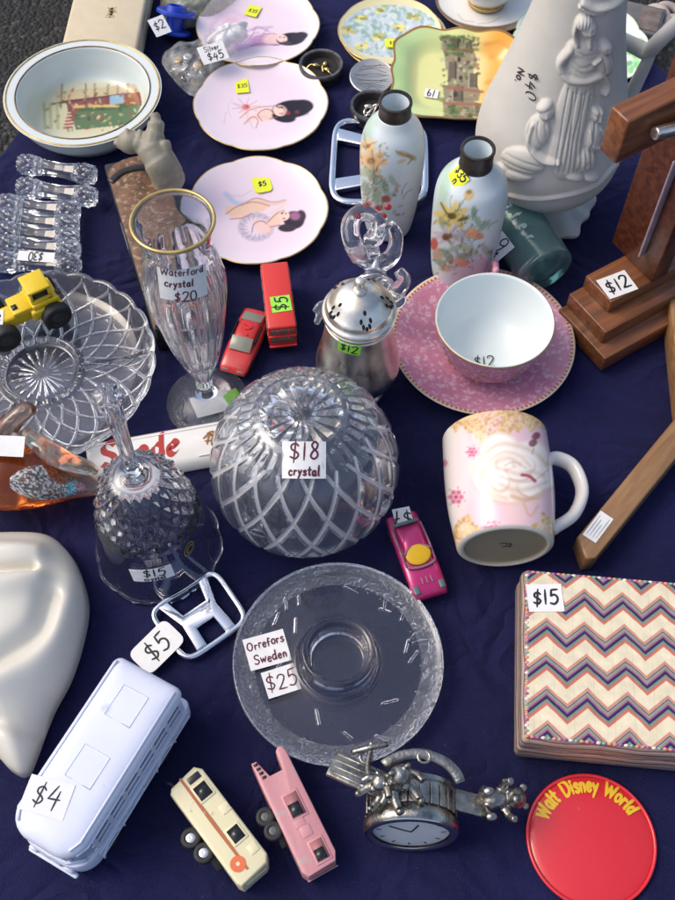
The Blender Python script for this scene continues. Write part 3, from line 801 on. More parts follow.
# square scenic dish
def scenic():
    c = P(458, 83, .008); s = S(c)
    t = thing('scenic_dish', 'square green to orange dish painted with a ruined castle', 'dish', (c.x, c.y, 0), rad(-4))
    t.rotation_euler = (rad(8), 0, rad(-4)); t.location.z = .0080
    hw, hd = 67 / s, 34 / s / .60
    cv = Cv(340, (188, 214, 150), (380, 540, 35, 135))
    k = np.clip((cv.U - 415) / 40, 0, 1); cv.put(k * .8, (226, 222, 150))
    k = np.clip((cv.U - 462) / 30, 0, 1); cv.put(k * .9, (240, 206, 110))
    k = np.clip((cv.U - 474 - .15 * (cv.Vv - 45)) / 22, 0, 1); cv.put(k * .85, (238, 164, 58)); cv.ell(484, 84, 10, 16, 0, (244, 214, 140), .7, .8)
    cv.ell(492, 92, 14, 22, 10, (240, 176, 76), .7, .8); cv.ell(474, 80, 10, 26, 0, (246, 226, 160), .6, .9); cv.ell(500, 62, 22, 8, 10, (240, 172, 78), .7, .7)
    cv.ell(428, 82, 22, 26, 0, (222, 218, 150), .8, .7)
    cv.ell(398, 80, 10, 36, 0, (184, 216, 150), .7, .7)
    r = random.Random(3)
    blocks = [((440, 47), (466, 62)), ((443, 60), (476, 76)), ((446, 74), (474, 92)), ((442, 90), (480, 104)), ((442, 102), (476, 116))]
    for (x0, y0), (x1, y1) in blocks: cv.poly([(x0, y0), (x1 - 4, y0 - 1), (x1, (y0 + y1) / 2), (x1 - 2, y1), (x0 + 2, y1)], (140, 128, 106), .9)
    for k in range(130):
        x, y = r.uniform(440, 478), r.uniform(47, 116)
        cv.ell(x, y, r.uniform(.8, 3.2), r.uniform(.8, 2.0), r.uniform(-20, 20), r.choice([(92, 88, 72), (176, 162, 134), (196, 186, 156), (86, 104, 56), (120, 138, 70), (150, 112, 84), (110, 100, 88)]), .8, .5)
    for tx, ty, tw, th in ((450, 48, 7, 12), (464, 52, 6, 10), (447, 70, 8, 14), (468, 80, 8, 12), (452, 92, 10, 12), (474, 106, 9, 10)):
        cv.poly([(tx, ty), (tx + tw, ty), (tx + tw, ty + th), (tx, ty + th)], (104, 94, 78), .9); cv.line([(tx + tw, ty), (tx + tw, ty + th)], 1.6, (66, 58, 48), .9, .5, False); cv.line([(tx, ty), (tx, ty + th)], 1.2, (190, 178, 150), .8, .5, False)
    for k in range(9): cv.line([(440 + k * 4.6, 46 + (k % 3) * 2), (440 + k * 4.6, 50 + (k % 3) * 2)], 1.6, (58, 66, 40), .9, .5, False)
    for x0, y0, x1, y1 in ((484, 54, 512, 60), (490, 66, 520, 74), (486, 88, 514, 96), (482, 108, 508, 114), (494, 100, 520, 106)): cv.line([(x0, y0), ((x0 + x1) / 2, y0 - 2), (x1, y1)], 4, (222, 142, 50), .55, .8)
    for pts in (((446, 58), (472, 60)), ((446, 92), (482, 96)), ((446, 106), (478, 107))): cv.line(pts, 2.6, (158, 104, 78), .85, .5, False)
    for x, y in ((452, 56), (458, 68), (460, 84), (455, 98)): cv.ell(x, y, 2.0, 2.4, 0, (58, 52, 46), .9, .5)
    for k in range(50): cv.ell(r.choice([r.uniform(440, 472)]), r.choice([r.uniform(46, 52), r.uniform(108, 118), r.uniform(54, 64)]), 2.4, 1.4, 0, r.choice([(84, 110, 52), (104, 134, 66), (66, 88, 46)]), .8, .5)
    nr, na = 70, 180
    q = np.linspace(0, 1, nr); a = np.linspace(0, 2 * math.pi, na, endpoint=False)
    Q, A = np.meshgrid(q, a, indexing='ij')
    e = 4.6
    rr = (np.abs(np.cos(A)) ** e + np.abs(np.sin(A)) ** e) ** (-1 / e)
    rr *= 1 + .02 * np.cos(12 * A) * Q ** 3
    X, Y = Q * rr * np.cos(A) * hw, Q * rr * np.sin(A) * hd
    Zt = .0035 + .010 * np.clip((Q - .58) / .3, 0, 1) ** 2 * (3 - 2 * np.clip((Q - .58) / .3, 0, 1)) + .003 * np.clip((Q - .85) / .15, 0, 1) + .0012 * np.cos(12 * A) * Q ** 4
    cr, sr = math.cos(rad(-4)), math.sin(rad(-4))
    px, py = projv(np.stack([X * cr - Y * sr + c.x, X * sr + Y * cr + c.y, Zt], -1))
    C = cv(px, py)
    C[Q > .965] = s2l((150, 112, 60))
    mb = MB()
    F = grid_faces(nr, na, False, True)
    Vt = np.stack([X, Y, Zt], -1).reshape(-1, 3); Vb = np.stack([X * .985, Y * .985, np.maximum(Zt - .0035, 0)], -1).reshape(-1, 3)
    nn = nr * na; o = (nr - 1) * na
    side = [(o + i, o + (i + 1) % na, nn + o + (i + 1) % na, nn + o + i) for i in range(na)]
    mb.add(np.concatenate([Vt, Vb]), F + [tuple(i + nn for i in f) for f in F] + side, 0, np.concatenate([C.reshape(-1, 3), np.tile(s2l((206, 190, 140)), (nn, 1))]))
    mb.build('dish', GLAZE, t)
    p = P(431, 97, .005)
    loc = Matrix.Rotation(rad(4), 4, 'Z') @ (p - c + Vector((0, 0, .0)))
    sticker(t, .015, .012, [('19', .009, 0, -.0045)], PAPER, M=Matrix.Translation((loc.x, loc.y, .0052)) @ rotm(az=172), pen=.0012)
scenic()

# white clover plate behind the ewer
cv = Cv(240, (232, 238, 226), (490, 680, -20, 110))
r_ = random.Random(9)
for x, y in ((528, 28), (536, 38), (524, 42), (540, 24), (632, 52), (638, 62), (627, 66), (600, 20), (560, 80), (640, 44), (615, 84), (548, 60), (516, 52)):
    for k in range(5): cv.ell(x + r_.uniform(-5, 5), y + r_.uniform(-4, 4), 4.2, 2.6, r_.uniform(0, 180), r_.choice([(110, 186, 106), (142, 206, 134), (88, 164, 92), (170, 220, 160)]), .85, .5)
cv.line([(522, 50), (532, 34), (540, 20)], 1, (96, 150, 90), .8)
plate('clover_plate', 'white plate with green clover leaves, half hidden behind the tall relief ewer', 'plate', 580, 44, 68, rim=.014, cv=cv, edge_mat=mat('pale green rim', (.45, .62, .38), .2), scal=(10, .0016))

# coaching bowl
def bowl():
    c = P(87, 150 - 14, 0)
    c = P(90, 119, 0)
    zt = zfor(c, 91)
    r = 78.5 / S((c.x, c.y, zt))
    t = thing('pie_bowl', 'deep white bowl with gold lines round its rim and a stagecoach scene inside', 'bowl', (c.x, c.y, 0))
    cv = Cv(300, (206, 216, 212), (0, 180, 30, 180))
    cv.ell(92, 116, 62, 32, 0, (214, 214, 190), .9, .5)
    cv.ell(88, 110, 54, 27, 0, (196, 190, 146), .8, .5)
    R_ = random.Random(5)
    cv.poly([(55, 92), (135, 84), (140, 92), (100, 98), (56, 102)], (196, 176, 140), .8)
    for x in (62, 86, 95, 108, 118, 128): cv.line([(x, 84), (x - 1, 108)], 1.6, (112, 96, 62), .8, .5, False)
    cv.line([(52, 104), (86, 99), (126, 94)], 2.0, (60, 48, 40), .9)
    cv.poly([(66, 100), (112, 96), (140, 92), (142, 104), (112, 110), (68, 112)], (116, 36, 50), .9)
    cv.poly([(70, 110), (110, 104), (142, 104), (132, 124), (76, 130)], (60, 98, 58), .9)
    cv.poly([(110, 96), (124, 94), (124, 103), (110, 105)], (140, 180, 200), .9); cv.poly([(126, 93), (138, 92), (140, 104), (126, 106)], (146, 88, 40), .9)
    cv.line([(74, 107), (92, 106), (118, 106)], 2.6, (222, 180, 100), .9)
    for y in range(0, 6): cv.line([(64 + y, 128 - y * 3.4), (72 + y, 127 - y * 3.4)], 2.0, (160, 44, 60), .9, .5, False)
    for k in range(90): cv.ell(R_.uniform(44, 138), R_.uniform(90, 132), R_.uniform(.8, 3), R_.uniform(.6, 1.6), R_.uniform(0, 180), R_.choice([(72, 60, 48), (120, 132, 84), (180, 166, 120), (150, 60, 64), (50, 84, 52), (206, 190, 146)]), .75, .5)
    for x in (44, 50, 57): cv.line([(x, 104), (x + 1, 128)], 3.0, (160, 166, 120), .8, .6, False)
    out = catmull([(r * .70, 0), (r * .74, .004), (r * .87, zt * .45), (r * .955, zt * .88), (r * .985, zt * .985)], 8)
    rim = catmull([(r * .985, zt * .985), (r, zt * .995), (r * .995, zt * 1.0), (r * .93, zt * 1.0), (r * .845, zt * .985), (r * .83, zt * .95)], 6)
    inn = resample(catmull([(r * .83, zt * .95), (r * .80, zt * .7), (r * .74, zt * .34), (r * .66, zt * .16), (r * .5, zt * .11), (0, zt * .10)], 8), 70)
    pr = np.concatenate([[(0, .002), (r * .66, .002)], out, rim[1:], inn[1:]])
    n0 = 2 + len(out) + len(rim) - 1
    def colf(TH, SI, R, Z, X, Y):
        px, py = projv(np.stack([X + c.x, Y + c.y, Z], -1))
        C = cv(px, py)
        idx = np.round(SI * (len(pr) - 1))
        C[(idx < n0) | ((idx >= n0) & (Z > zt * .55))] = s2l((208, 216, 214))
        return C
    V, F, C = revolve(pr, 160, None, colf)
    MB().add(V, F, 0, C).build('dish', GLAZE, t)
    for rr, z_, th_, m_ in ((r * .975, zt * 1.0005, .0011, GOLD), (r * .855, zt * .9925, .0009, BROWNGILT)):
        a = np.linspace(0, 2 * math.pi, 120); V, F = tube(np.stack([rr * np.cos(a), rr * np.sin(a), np.full(120, z_)], 1), th_, 6, cap=False)
        MB().add(V, F).build('gilt_line', m_, t)
bowl()

# cream box with a gold crest
def cream_box():
    c0, c1, c2_ = P(60, 52, .03), P(136, 50, .03), P(160, -4, .03)
    c, an, L = span(60, 52, 136, 50, .03)
    t = thing('presentation_box', 'smooth cream leatherette box with a small gold crest on the lid, behind the stagecoach bowl', 'box', (c.x, c.y, 0), an - rad(4))
    D = .17
    V, F = box(L, D, .016, (0, D / 2, .0082), .002); MB().add(V, F).build('base', mat('cream leatherette', (.60, .51, .35), .5, var=.05, bump=.0003, bscale=600), t)
    V, F = box(L + .001, D + .001, .0135, (0, D / 2, .0236), .004, 4); MB().add(V, F).build('lid', mat('cream leatherette'), t)
    p = P(111, 12, .0304); q = Matrix.Rotation(-(an - rad(4)), 4, 'Z') @ (p - Vector((c.x, c.y, 0)))
    mb = MB()
    for pts in ([(0, -.009), (.001, .0), (0, .008)], [(-.004, -.006), (.002, -.002), (-.002, .004), (.005, .008)], [(.004, -.007), (-.002, -.001), (.005, .002), (-.004, .007)], [(-.005, -.009), (.005, -.009)], [(-.003, .002), (.006, -.001)]):
        ribbon(mb, [catmull(pts, 6)], .0022, lambda u, v, z: (u, v, z), 0)
    mb.build('gold_crest', GOLD, t, M=Matrix.Translation(q))
cream_box()

# three round tins
def tin(px, py, rpx, h, label, inside, lidoff=False):
    c = P(px, py, h); r = rpx / S(c)
    t = thing('trinket_tin', label, 'tin', (c.x, c.y, 0), 0, 'small round tins')
    pr = [(0, .001), (r * .9, .001), (r * .93, .0), (r * .95, h * .6), (r, h * .68), (r, h), (r * .97, h + .0012), (r * .86, h + .0008), (r * .84, h - .001), (r * .82, h * .35), (0, h * .35)]
    idx = len(pr)
    V, F, _ = revolve(np.array(pr), 64)
    mats_ = [2 if f[0] % idx >= 8 and f[1] % idx >= 8 else 0 for f in F]
    MB().add(V, F, mats_).build('case', [mat('dull pewter case', (.17, .165, .16), .35, metal=.8, var=.4, vscale=200), DARKM, mat('black velvet', (.012, .010, .010), .9, sheen=.2)], t, angle=50)
    return t, c, r, h
t_, c_, r_t, h_ = tin(321, 64, 22.5, .012, 'round dark tin holding gold trinkets, right of the middle lady plate', 0)
for k, (dx, dy, ro, lab) in enumerate(((-.008, .002, 15, 'gold bar brooch lying in the round dark tin, left one'), (.004, .003, 80, 'gold bar brooch lying in the round dark tin, middle one'), (.008, -.006, 140, 'gold bar brooch lying in the round dark tin, nearest one'))):
    b = thing('brooch', lab, 'brooch', (c_.x + dx, c_.y + dy, h_ * .38 + .001), rad(ro), 'gold trinkets')
    V, F = tube(catmull([(-.009, 0, 0), (-.003, .002, .003), (.003, -.001, .003), (.009, .001, 0)], 5), .0009, 8); MB().add(V, F).build('pin', mat('bright gold', (.8, .58, .2), .2, metal=1), b)
    V, F = ellipsoid((.002, 0, .003), (.0035, .0026, .002), n=12, m=8); MB().add(V, F).build('boss', mat('bright gold'), b)
t_, c_, r_t, h_ = tin(372, 105, 22, .015, 'round dark tin holding silver trinkets, behind the left milk glass vase', 0)
b = thing('silver_chain', 'tangled silver chain lying in the dark tin behind the left milk glass vase', 'chain', (c_.x, c_.y, h_ * .36))
a = np.linspace(0, 9, 60); V, F = tube(np.stack([.010 * np.cos(a) * (1 - a / 20), .008 * np.sin(a * 1.3), .003 + .002 * np.sin(3 * a)], 1), .0013, 6); MB().add(V, F).build('links', SILVER, b)
V, F = ellipsoid((-.004, .003, .005), (.005, .003, .0025), n=12, m=8); MB().add(V, F).build('clasp', SILVER, b)
def medal():
    c = P(372, 77, .013); r = 22.5 / S(c)
    M = Matrix.Translation((c.x, c.y, .0115)) @ rotm(ax=8, az=0)
    t = thing('engraved_lid', 'round grey metal lid with engraved lines leaning on the dark tin', 'lid', M=M)
    pr = [(0, .0), (r * .9, 0), (r, .001), (r, .003), (r * .96, .0038), (r * .90, .0032), (0, .0034)]
    V, F, _ = revolve(pr, 64); MB().add(V, F).build('disc', mat('brushed alloy', (.46, .45, .44), .38, metal=.85, var=.12, vscale=90), t, angle=40)
    V, F, _ = revolve([(0, -.010), (r * .8, -.010), (r * .8, 0.0), (0, 0.0)], 48); MB().add(V, F).build('rim', mat('dull pewter case'), t, angle=40)
    mb = MB(); R = random.Random(2)
    for k in range(12):
        y = (k - 6) / 6.5 * r * .8; x = math.sqrt(max(0, (r * .85) ** 2 - y * y))
        ribbon(mb, [catmull([(-x + R.uniform(0, .004), y), (0, y + R.uniform(-.004, .004)), (x - R.uniform(0, .006), y + R.uniform(-.003, .003))], 5)], .0005, lambda u, v, z: (u, v, z), 0, .00345)
    mb.build('engraving', mat('engraved grey', (.16, .155, .15), .5, metal=.6), t)
medal()
# ================================================================== milk glass vases, ewer
def near_side(bx, by):
    """direction (angle) from a thing's axis towards the camera"""
    return math.atan2(-by, -bx)
def milk_vase(base, rows, collar, cv, label, n_stick=False):
    b = P(*base)
    t = thing('milk_glass_vase', label, 'vase', b, 0, 'pair of milk glass vases')
    pr = prof(b, rows)
    pr = sorted(pr, key=lambda p: p[1])
    body = catmull([(pr[0][0] * .9, 0)] + [(r, max(z, .002)) for r, z in pr], 8)
    zt = body[-1][1]; rt = body[-1][0]
    body = resample(body, 110)
    inner = [(rt - .002, zt), (rt - .003, zt - .01), (rt + .004, zt - .03), (0, zt - .032)]
    n0 = len(body)
    full = np.concatenate([[(0, .001), (pr[0][0] * .8, .001)], body, inner])
    wc = wrapcol(cv, b)
    def colf(TH, SI, R, Z, X, Y):
        C = wc(TH, SI, R, Z, X, Y); C[SI * (len(full) - 1) > n0 + 1.5] = s2l((208, 220, 228)); return C
    V, F, C = revolve(full, 160, None, colf)
    MB().add(V, F, 0, C).build('body', ENAMEL, t)
    zc = zfor(b, collar[0]); rc = collar[1] / S((b.x, b.y, zc)); z0 = zfor(b, collar[2])
    pc = [(rc * .94, z0 - .001), (rc * 1.0, z0), (rc * 1.03, z0 + .003), (rc, z0 + .005), (rc * .99, zc - .004), (rc * 1.05, zc - .002), (rc * 1.03, zc), (rc * .90, zc + .0004), (rc * .84, zc - .002), (rc * .82, z0), (rc * .8, z0 - .012)]
    V, F, _ = revolve(pc, 64)
    MB().add(V, F, [1 if f[0] % len(pc) >= 8 else 0 for f in F]).build('collar', [DARKM, mat('pale vase lining', (.62, .70, .74), .25)], t, angle=50)
    return t, b, pr
def petals(cv, x, y, n, rx, ry, col, rot=0, cc=None, R=random.Random(3)):
    for k in range(n):
        a = rad(rot + 360 / n * k)
        cv.ell(x + rx * .6 * math.cos(a), y + ry * .6 * math.sin(a), rx * .5, ry * .28, math.degrees(math.atan2(ry * math.sin(a), rx * math.cos(a))), col, .9, .5)
    if cc: cv.ell(x, y, rx * .28, ry * .28, 0, cc, .95, .5)
VB = (204, 214, 218)
cv = Cv(300, VB, (340, 440, 80, 250))
cv.put(np.clip((395 - cv.U) / 60, 0, 1) * .12, (178, 200, 196))
cv.ell(366, 130, 8, 20, 10, (150, 184, 160), .6, .9); cv.ell(378, 116, 5, 12, 30, (186, 210, 200), .6, .9)
petals(cv, 371, 161, 7, 15, 12, (222, 180, 124), 10, (150, 96, 50)); petals(cv, 368, 146, 6, 9, 8, (226, 196, 150), 30, (186, 120, 70))
for x, y, r1, q, c_ in ((372, 176, 9, 4, (110, 146, 104)), (384, 186, 9, 4, (126, 158, 118)), (366, 188, 8, 4, (96, 132, 94)), (376, 196, 10, 4, (132, 160, 124)), (364, 172, 5, 6, (150, 176, 150)), (392, 180, 6, 3, (150, 178, 150))): cv.ell(x, y, r1, q, 25 + x % 9 * 8, c_, .75, .6)
cv.line([(366, 200), (374, 180), (372, 150)], 1.2, (120, 104, 66), .7); cv.line([(384, 210), (380, 190), (374, 170)], 1, (120, 104, 66), .6)
cv.ell(386, 199, 5, 3.5, 0, (176, 66, 52), .9, .4); cv.ell(379, 208, 4, 3, 0, (188, 80, 62), .9, .4); cv.ell(368, 204, 4, 3, 0, (186, 84, 66), .8, .4)
cv.ell(403, 154, 7, 3, 10, (190, 160, 116), .9, .5); cv.ell(411, 157, 6, 2.6, 25, (168, 134, 92), .9, .5); cv.line([(396, 151), (404, 155), (412, 158), (408, 164)], 1.4, (120, 92, 66), .8); cv.ell(402, 161, 5, 2, -20, (200, 176, 136), .8, .5)
RV = random.Random(21)
def sprinkle(cv, n, x0, x1, y0, y1):
    for k in range(n):
        x, y = RV.uniform(x0, x1), RV.uniform(y0, y1)
        c_ = RV.choice([(120, 150, 108), (146, 166, 124), (98, 124, 84), (150, 120, 76), (196, 142, 92), (170, 176, 150), (128, 104, 70)])
        cv.ell(x, y, RV.uniform(1.2, 3.4), RV.uniform(.7, 1.5), RV.uniform(0, 180), c_, .7, .35)
    for k in range(n // 5):
        x, y = RV.uniform(x0, x1), RV.uniform(y0, y1); a = RV.uniform(-2.2, -.8)
        cv.line([(x, y), (x + 6 * math.cos(a), y + 6 * math.sin(a)), (x + 14 * math.cos(a + .3), y + 14 * math.sin(a + .3))], .9, (104, 98, 60), .7, .4)
sprinkle(cv, 60, 361, 388, 142, 215); sprinkle(cv, 12, 388, 405, 180, 215)
tv1, bv1, pv1 = milk_vase((388, 226), [(222, 23), (205, 27), (180, 30.5), (155, 32.5), (140, 32), (128, 28), (120, 21), (114, 17)], (101, 16.5, 117), cv, 'frosted milk glass vase with orange flowers, left of the pair, before the large car emblem')
cv = Cv(320, VB, (410, 525, 140, 300))
cv.ell(444, 190, 6, 24, 12, (150, 186, 158), .7, .9); cv.ell(496, 238, 12, 22, 0, (206, 204, 196), .5, .9)
petals(cv, 452, 216, 8, 17, 12, (214, 190, 104), 12, (92, 60, 26)); cv.ell(463, 219, 6, 1.8, -18, (92, 70, 36), .9, .5); cv.line([(441, 203), (446, 212), (452, 217)], 2.2, (86, 76, 34), .8); cv.line([(458, 210), (464, 200), (468, 194)], 1.2, (122, 120, 70), .9)
petals(cv, 450, 236, 9, 17, 8, (190, 178, 186), 5, (130, 80, 40)); cv.ell(446, 237, 4, 3.6, 0, (116, 66, 30), .95, .4)
for k in range(4): cv.line([(452, 236), (470, 231 + k * 3.4)], 1.2, (172, 160, 178), .8)
cv.ell(469, 195, 5, 6, 20, (208, 176, 110), .9, .4); cv.ell(469, 192, 3, 2, 0, (120, 90, 40), .8)
cv.ell(474, 234, 8, 5, 0, (222, 140, 88), .9, .5); cv.ell(470, 230, 4, 3, 0, (232, 168, 118), .8); cv.ell(480, 236, 4, 3, 0, (206, 116, 72), .8)
cv.ell(461, 262, 8, 5, 10, (226, 150, 100), .85, .5); cv.ell(438, 254, 6, 6, 0, (170, 120, 60), .7, .7); cv.ell(434, 244, 4, 6, 0, (190, 70, 44), .9, .4); cv.ell(446, 268, 7, 4, 0, (168, 140, 90), .7, .6)
for x, y, r1, q, a_ in ((448, 256, 8, 4, 60), (456, 248, 9, 3, -20), (470, 250, 10, 4, 30), (478, 222, 7, 3, 60), (484, 226, 8, 3, -40), (442, 222, 6, 3, 70), (474, 212, 6, 3, 90), (464, 256, 8, 3, 0), (486, 250, 7, 4, 50), (440, 262, 5, 3, 0)): cv.ell(x, y, r1, q, a_, random.choice([(116, 148, 112), (146, 170, 136), (96, 130, 92), (166, 176, 130)]), .75, .6)
sprinkle(cv, 60, 434, 474, 208, 276); sprinkle(cv, 16, 470, 492, 215, 262)
tv2, bv2, pv2 = milk_vase((459, 274), [(268, 28), (255, 31), (235, 34), (212, 36), (192, 36.5), (180, 33), (172, 25), (165, 18)], (148, 17, 166), cv, 'frosted milk glass vase with yellow daisies and yellow label, behind the pink teacup')
def on_turned(t, b, pr, px, py, off=.0004):
    """matrix of a label lying on a turned thing at a picture point"""
    d = ray(px, py); pr = sorted(pr, key=lambda p: p[1])
    zs = [p[1] for p in pr]; rs = [p[0] for p in pr]
    tt = np.linspace(.4, 2.0, 6000)
    Q = np.array([0, 0, CAMZ]) + tt[:, None] * np.array(d)
    rad_ = np.hypot(Q[:, 0] - b[0], Q[:, 1] - b[1])
    ins = (rad_ <= np.interp(Q[:, 2], zs, rs)) & (Q[:, 2] >= zs[0]) & (Q[:, 2] <= zs[-1])
    q = Vector(Q[np.argmax(ins)].tolist())
    z = q.z; dr = (np.interp(z + .002, zs, rs) - np.interp(z - .002, zs, rs)) / .004
    n = Vector((q.x - b[0], q.y - b[1], 0)).normalized(); R = math.hypot(q.x - b[0], q.y - b[1])
    n3 = Vector((n.x, n.y, -dr)).normalized()
    xdir = Vector((-n.y, n.x, 0))
    M = frame(q - Vector((b[0], b[1], 0)) + n3 * off, xdir, None, n3)
    return M, R, q
def turned_sticker(t, b, pr, px, py, wpx, hpx, lines, paper, rot=0, off=.0005, **kw):
    M, R, q = on_turned(t, b, pr, px, py, off)
    s = S(q)
    return sticker(t, wpx / s, hpx / s, lines, paper, M=M @ Matrix.Rotation(rad(rot), 4, 'Z'), bend=(R, 0), **kw)
turned_sticker(tv2, bv2, pv2, 458, 177, 21, 18, [('$35', .0075, 0, .0005), ('n', .007, .001, -.007)], PAPERY, rot=-14, pen=.0013, name='yellow_price_sticker')

def ewer():
    b = P(534, 206)
    rows = [(214, 20), (207, 25), (200, 32), (190, 53), (178, 65), (165, 70.5), (150, 73), (130, 71), (105, 64), (75, 56), (40, 47.5), (0, 42), (-50, 38), (-90, 44), (-120, 52)]
    pr = sorted(prof(b, rows), key=lambda p: p[1])
    z0 = pr[0][1]
    pr = [(r, z - z0 + .012) for r, z in pr]
    t = thing('relief_ewer', 'tall unglazed cream ewer with standing and kneeling figures in relief', 'ewer', b)
    body = resample(catmull(pr, 8), 300)
    hv = Cv(420, (0, 0, 0), (470, 640, -20, 240)); hv.A = np.zeros((420, 420, 3))
    def bl(x, y, rx, ry, rot, h, soft=1.1):
        c, q = math.cos(rad(rot)), math.sin(rad(rot)); dx, dy = hv.U - x, hv.Vv - y
        d = ((dx * c + dy * q) / rx) ** 2 + ((-dx * q + dy * c) / ry) ** 2
        hv.A[..., 0] = np.maximum(hv.A[..., 0], h * np.sqrt(np.clip(1 - d, 0, 1)))
    def ln(pts, w_, h):
        p = catmull(pts, 6) if len(pts) > 2 else np.array(pts, float); D = np.full(hv.U.shape, 99.)
        for i in range(len(p) - 1):
            ax, ay = p[i]; dx, dy = p[i + 1] - p[i]
            q = np.clip(((hv.U - ax) * dx + (hv.Vv - ay) * dy) / (dx * dx + dy * dy + 1e-9), 0, 1)
            D = np.minimum(D, np.hypot(hv.U - ax - q * dx, hv.Vv - ay - q * dy))
        v = h * np.sqrt(np.clip(1 - (D / (w_ / 2)) ** 2, 0, 1))
        hv.A[..., 0] = np.maximum(hv.A[..., 0], v) if h > 0 else hv.A[..., 0] + v
    # standing woman holding a child
    bl(574, 112, 18, 48, 13, .0034); bl(566, 150, 17, 30, 8, .0032); bl(583, 66, 16, 20, 8, .0042); bl(584, 50, 19, 11, 12, .0040)
    bl(588, 27, 8.5, 10.5, -8, .0060); bl(584, 21, 9.5, 7.5, -15, .0064); ln([(577, 22), (575, 32), (578, 42)], 5, .0050); ln([(589, 36), (589, 44)], 6, .0046)
    ln([(571, 48), (561, 62), (568, 76), (584, 78), (598, 73)], 9.5, .0054)
    bl(604, 46, 6.5, 7.2, 0, .0062); bl(603, 62, 8.5, 13, -12, .0056); ln([(601, 72), (606, 84), (603, 92)], 5, .0046); ln([(598, 55), (592, 60)], 4, .0060)
    # kneeling figure on the left
    bl(524, 160, 23, 13, 14, .0044); bl(538, 131, 12.5, 18, 14, .0048); bl(547, 111, 7.2, 8.2, -10, .0060); bl(545, 105, 8, 5.6, -10, .0064)
    ln([(535, 122), (531, 142), (543, 157), (558, 160)], 6.5, .0058); bl(503, 168, 9, 5, 20, .0036); bl(516, 174, 18, 7, 8, .0038)
    # child kneeling on the right
    bl(592, 135, 9.5, 17, 8, .0048); bl(585, 159, 11, 12, 10, .0044); bl(596, 114, 6.2, 7.2, 0, .0060); bl(596, 109, 6.4, 4.6, 0, .0064)
    ln([(598, 126), (606, 139), (613, 134)], 4.5, .0048); ln([(588, 128), (590, 142), (600, 146)], 4, .0056); bl(574, 176, 10, 4.5, 8, .0042); bl(591, 177, 8, 4.5, -8, .0042)
    # carved folds and features
    for k in range(8):
        x_ = 565 + k * 4.2
        ln([(x_ + 4, 86 + (k * 5) % 9), (x_ - 1 + (k % 2) * 2, 112), (x_ - 5, 138 + (k % 3) * 4), (x_ - 11 + k * .8, 170)], 1.6 + (k % 3) * .5, -.0009 - (k % 2) * .0005)
    for p_ in ([(572, 58), (580, 64), (590, 62)], [(572, 64), (582, 70), (594, 68)], [(574, 46), (584, 52), (596, 50)], [(568, 88), (582, 92), (594, 86)], [(562, 70), (572, 72)]): ln(p_, 1.4, -.0008)
    for p_ in ([(504, 158), (520, 164), (542, 172)], [(508, 152), (524, 158), (546, 166)], [(512, 168), (530, 174), (548, 176)], [(532, 120), (530, 132), (534, 146)], [(540, 120), (540, 134), (546, 148)], [(546, 122), (548, 134)]): ln(p_, 1.6, -.0010)
    for p_ in ([(586, 126), (584, 140), (580, 152)], [(592, 144), (588, 158), (580, 168)], [(596, 148), (594, 160), (590, 170)], [(600, 56), (602, 68)], [(606, 56), (607, 66)]): ln(p_, 1.4, -.0009)
    for cx_, cy_, s_ in ((589, 28, 1.0), (605, 47, .7), (549, 112, .8), (597, 116, .7)):
        ln([(cx_ - 4 * s_, cy_ - 1.5 * s_), (cx_ - 1.5 * s_, cy_ - 1.2 * s_)], 1.3 * s_, -.0011); ln([(cx_ + 1.5 * s_, cy_ - 1.2 * s_), (cx_ + 4 * s_, cy_ - 1.5 * s_)], 1.3 * s_, -.0011)
        ln([(cx_ - 2 * s_, cy_ + 5 * s_), (cx_ + 2 * s_, cy_ + 5 * s_)], 1.1 * s_, -.0010); bl(cx_, cy_ + 1.6 * s_, 1.2 * s_, 2.6 * s_, 0, .0072)
    for k in range(5): ln([(577 + k * 3.5, 16 - abs(k - 2)), (578 + k * 2.6, 23)], 1.1, -.0008)
    # moulded band round the foot of the belly, scrolls
    ln([(480, 176), (500, 192), (540, 199), (590, 188), (616, 164)], 4, .0022)
    ln([(584, 2), (596, 8), (612, 4), (622, -4)], 7, .004); ln([(580, 6), (590, 12), (604, 12)], 4, .003)
    H = hv.A[..., 0]
    for _ in range(1): H = (H + np.roll(H, 1, 0) + np.roll(H, -1, 0) + np.roll(H, 1, 1) + np.roll(H, -1, 1)) / 5
    H = H * 1.3; hv.A = np.repeat(H[..., None], 3, 2)
    wc = wrapcol(hv, b)
    def disp(TH, SI, R, Z):
        return wc(TH, SI, R, Z, R * np.cos(TH), R * np.sin(TH))[..., 0] * np.clip((R - .02) / .01, 0, 1), R * 0
    inn = [(body[-1, 0] - .004, body[-1, 1]), (body[-1, 0] - .01, body[-1, 1] - .05), (body[-1, 0] - .008, .1), (0, .1)]
    V, F, _ = revolve(np.concatenate([body, inn]), 600, disp)
    PAR = mat('parian ware', (.54, .525, .485), .55, var=.06, vscale=40, bump=.0002, bscale=300)
    MB().add(V, F).build('body', PAR, t)
    # foot, wavy leaf edge
    fr = 44 / S((b.x, b.y, 0))
    f_ = catmull([(0, .001), (fr * .8, .0), (fr, .002), (fr * .98, .005), (fr * .7, .010), (fr * .52, .016), (fr * .55, .022)], 6)
    def fd(TH, SI, R, Z):
        k = np.clip(R / fr - .4, 0, 1); return k * .006 * np.sin(5 * TH + 1) + k * .003 * np.sin(11 * TH), k * .003 * (1 + np.sin(9 * TH)) * (Z > .003)
    V, F, _ = revolve(f_, 160, fd); MB().add(V, F).build('foot', PAR, t, M=Matrix.Translation((.012, -.002, 0)))
    # branch handle
    zb = lambda y: zfor(b, y)
    zo = 0
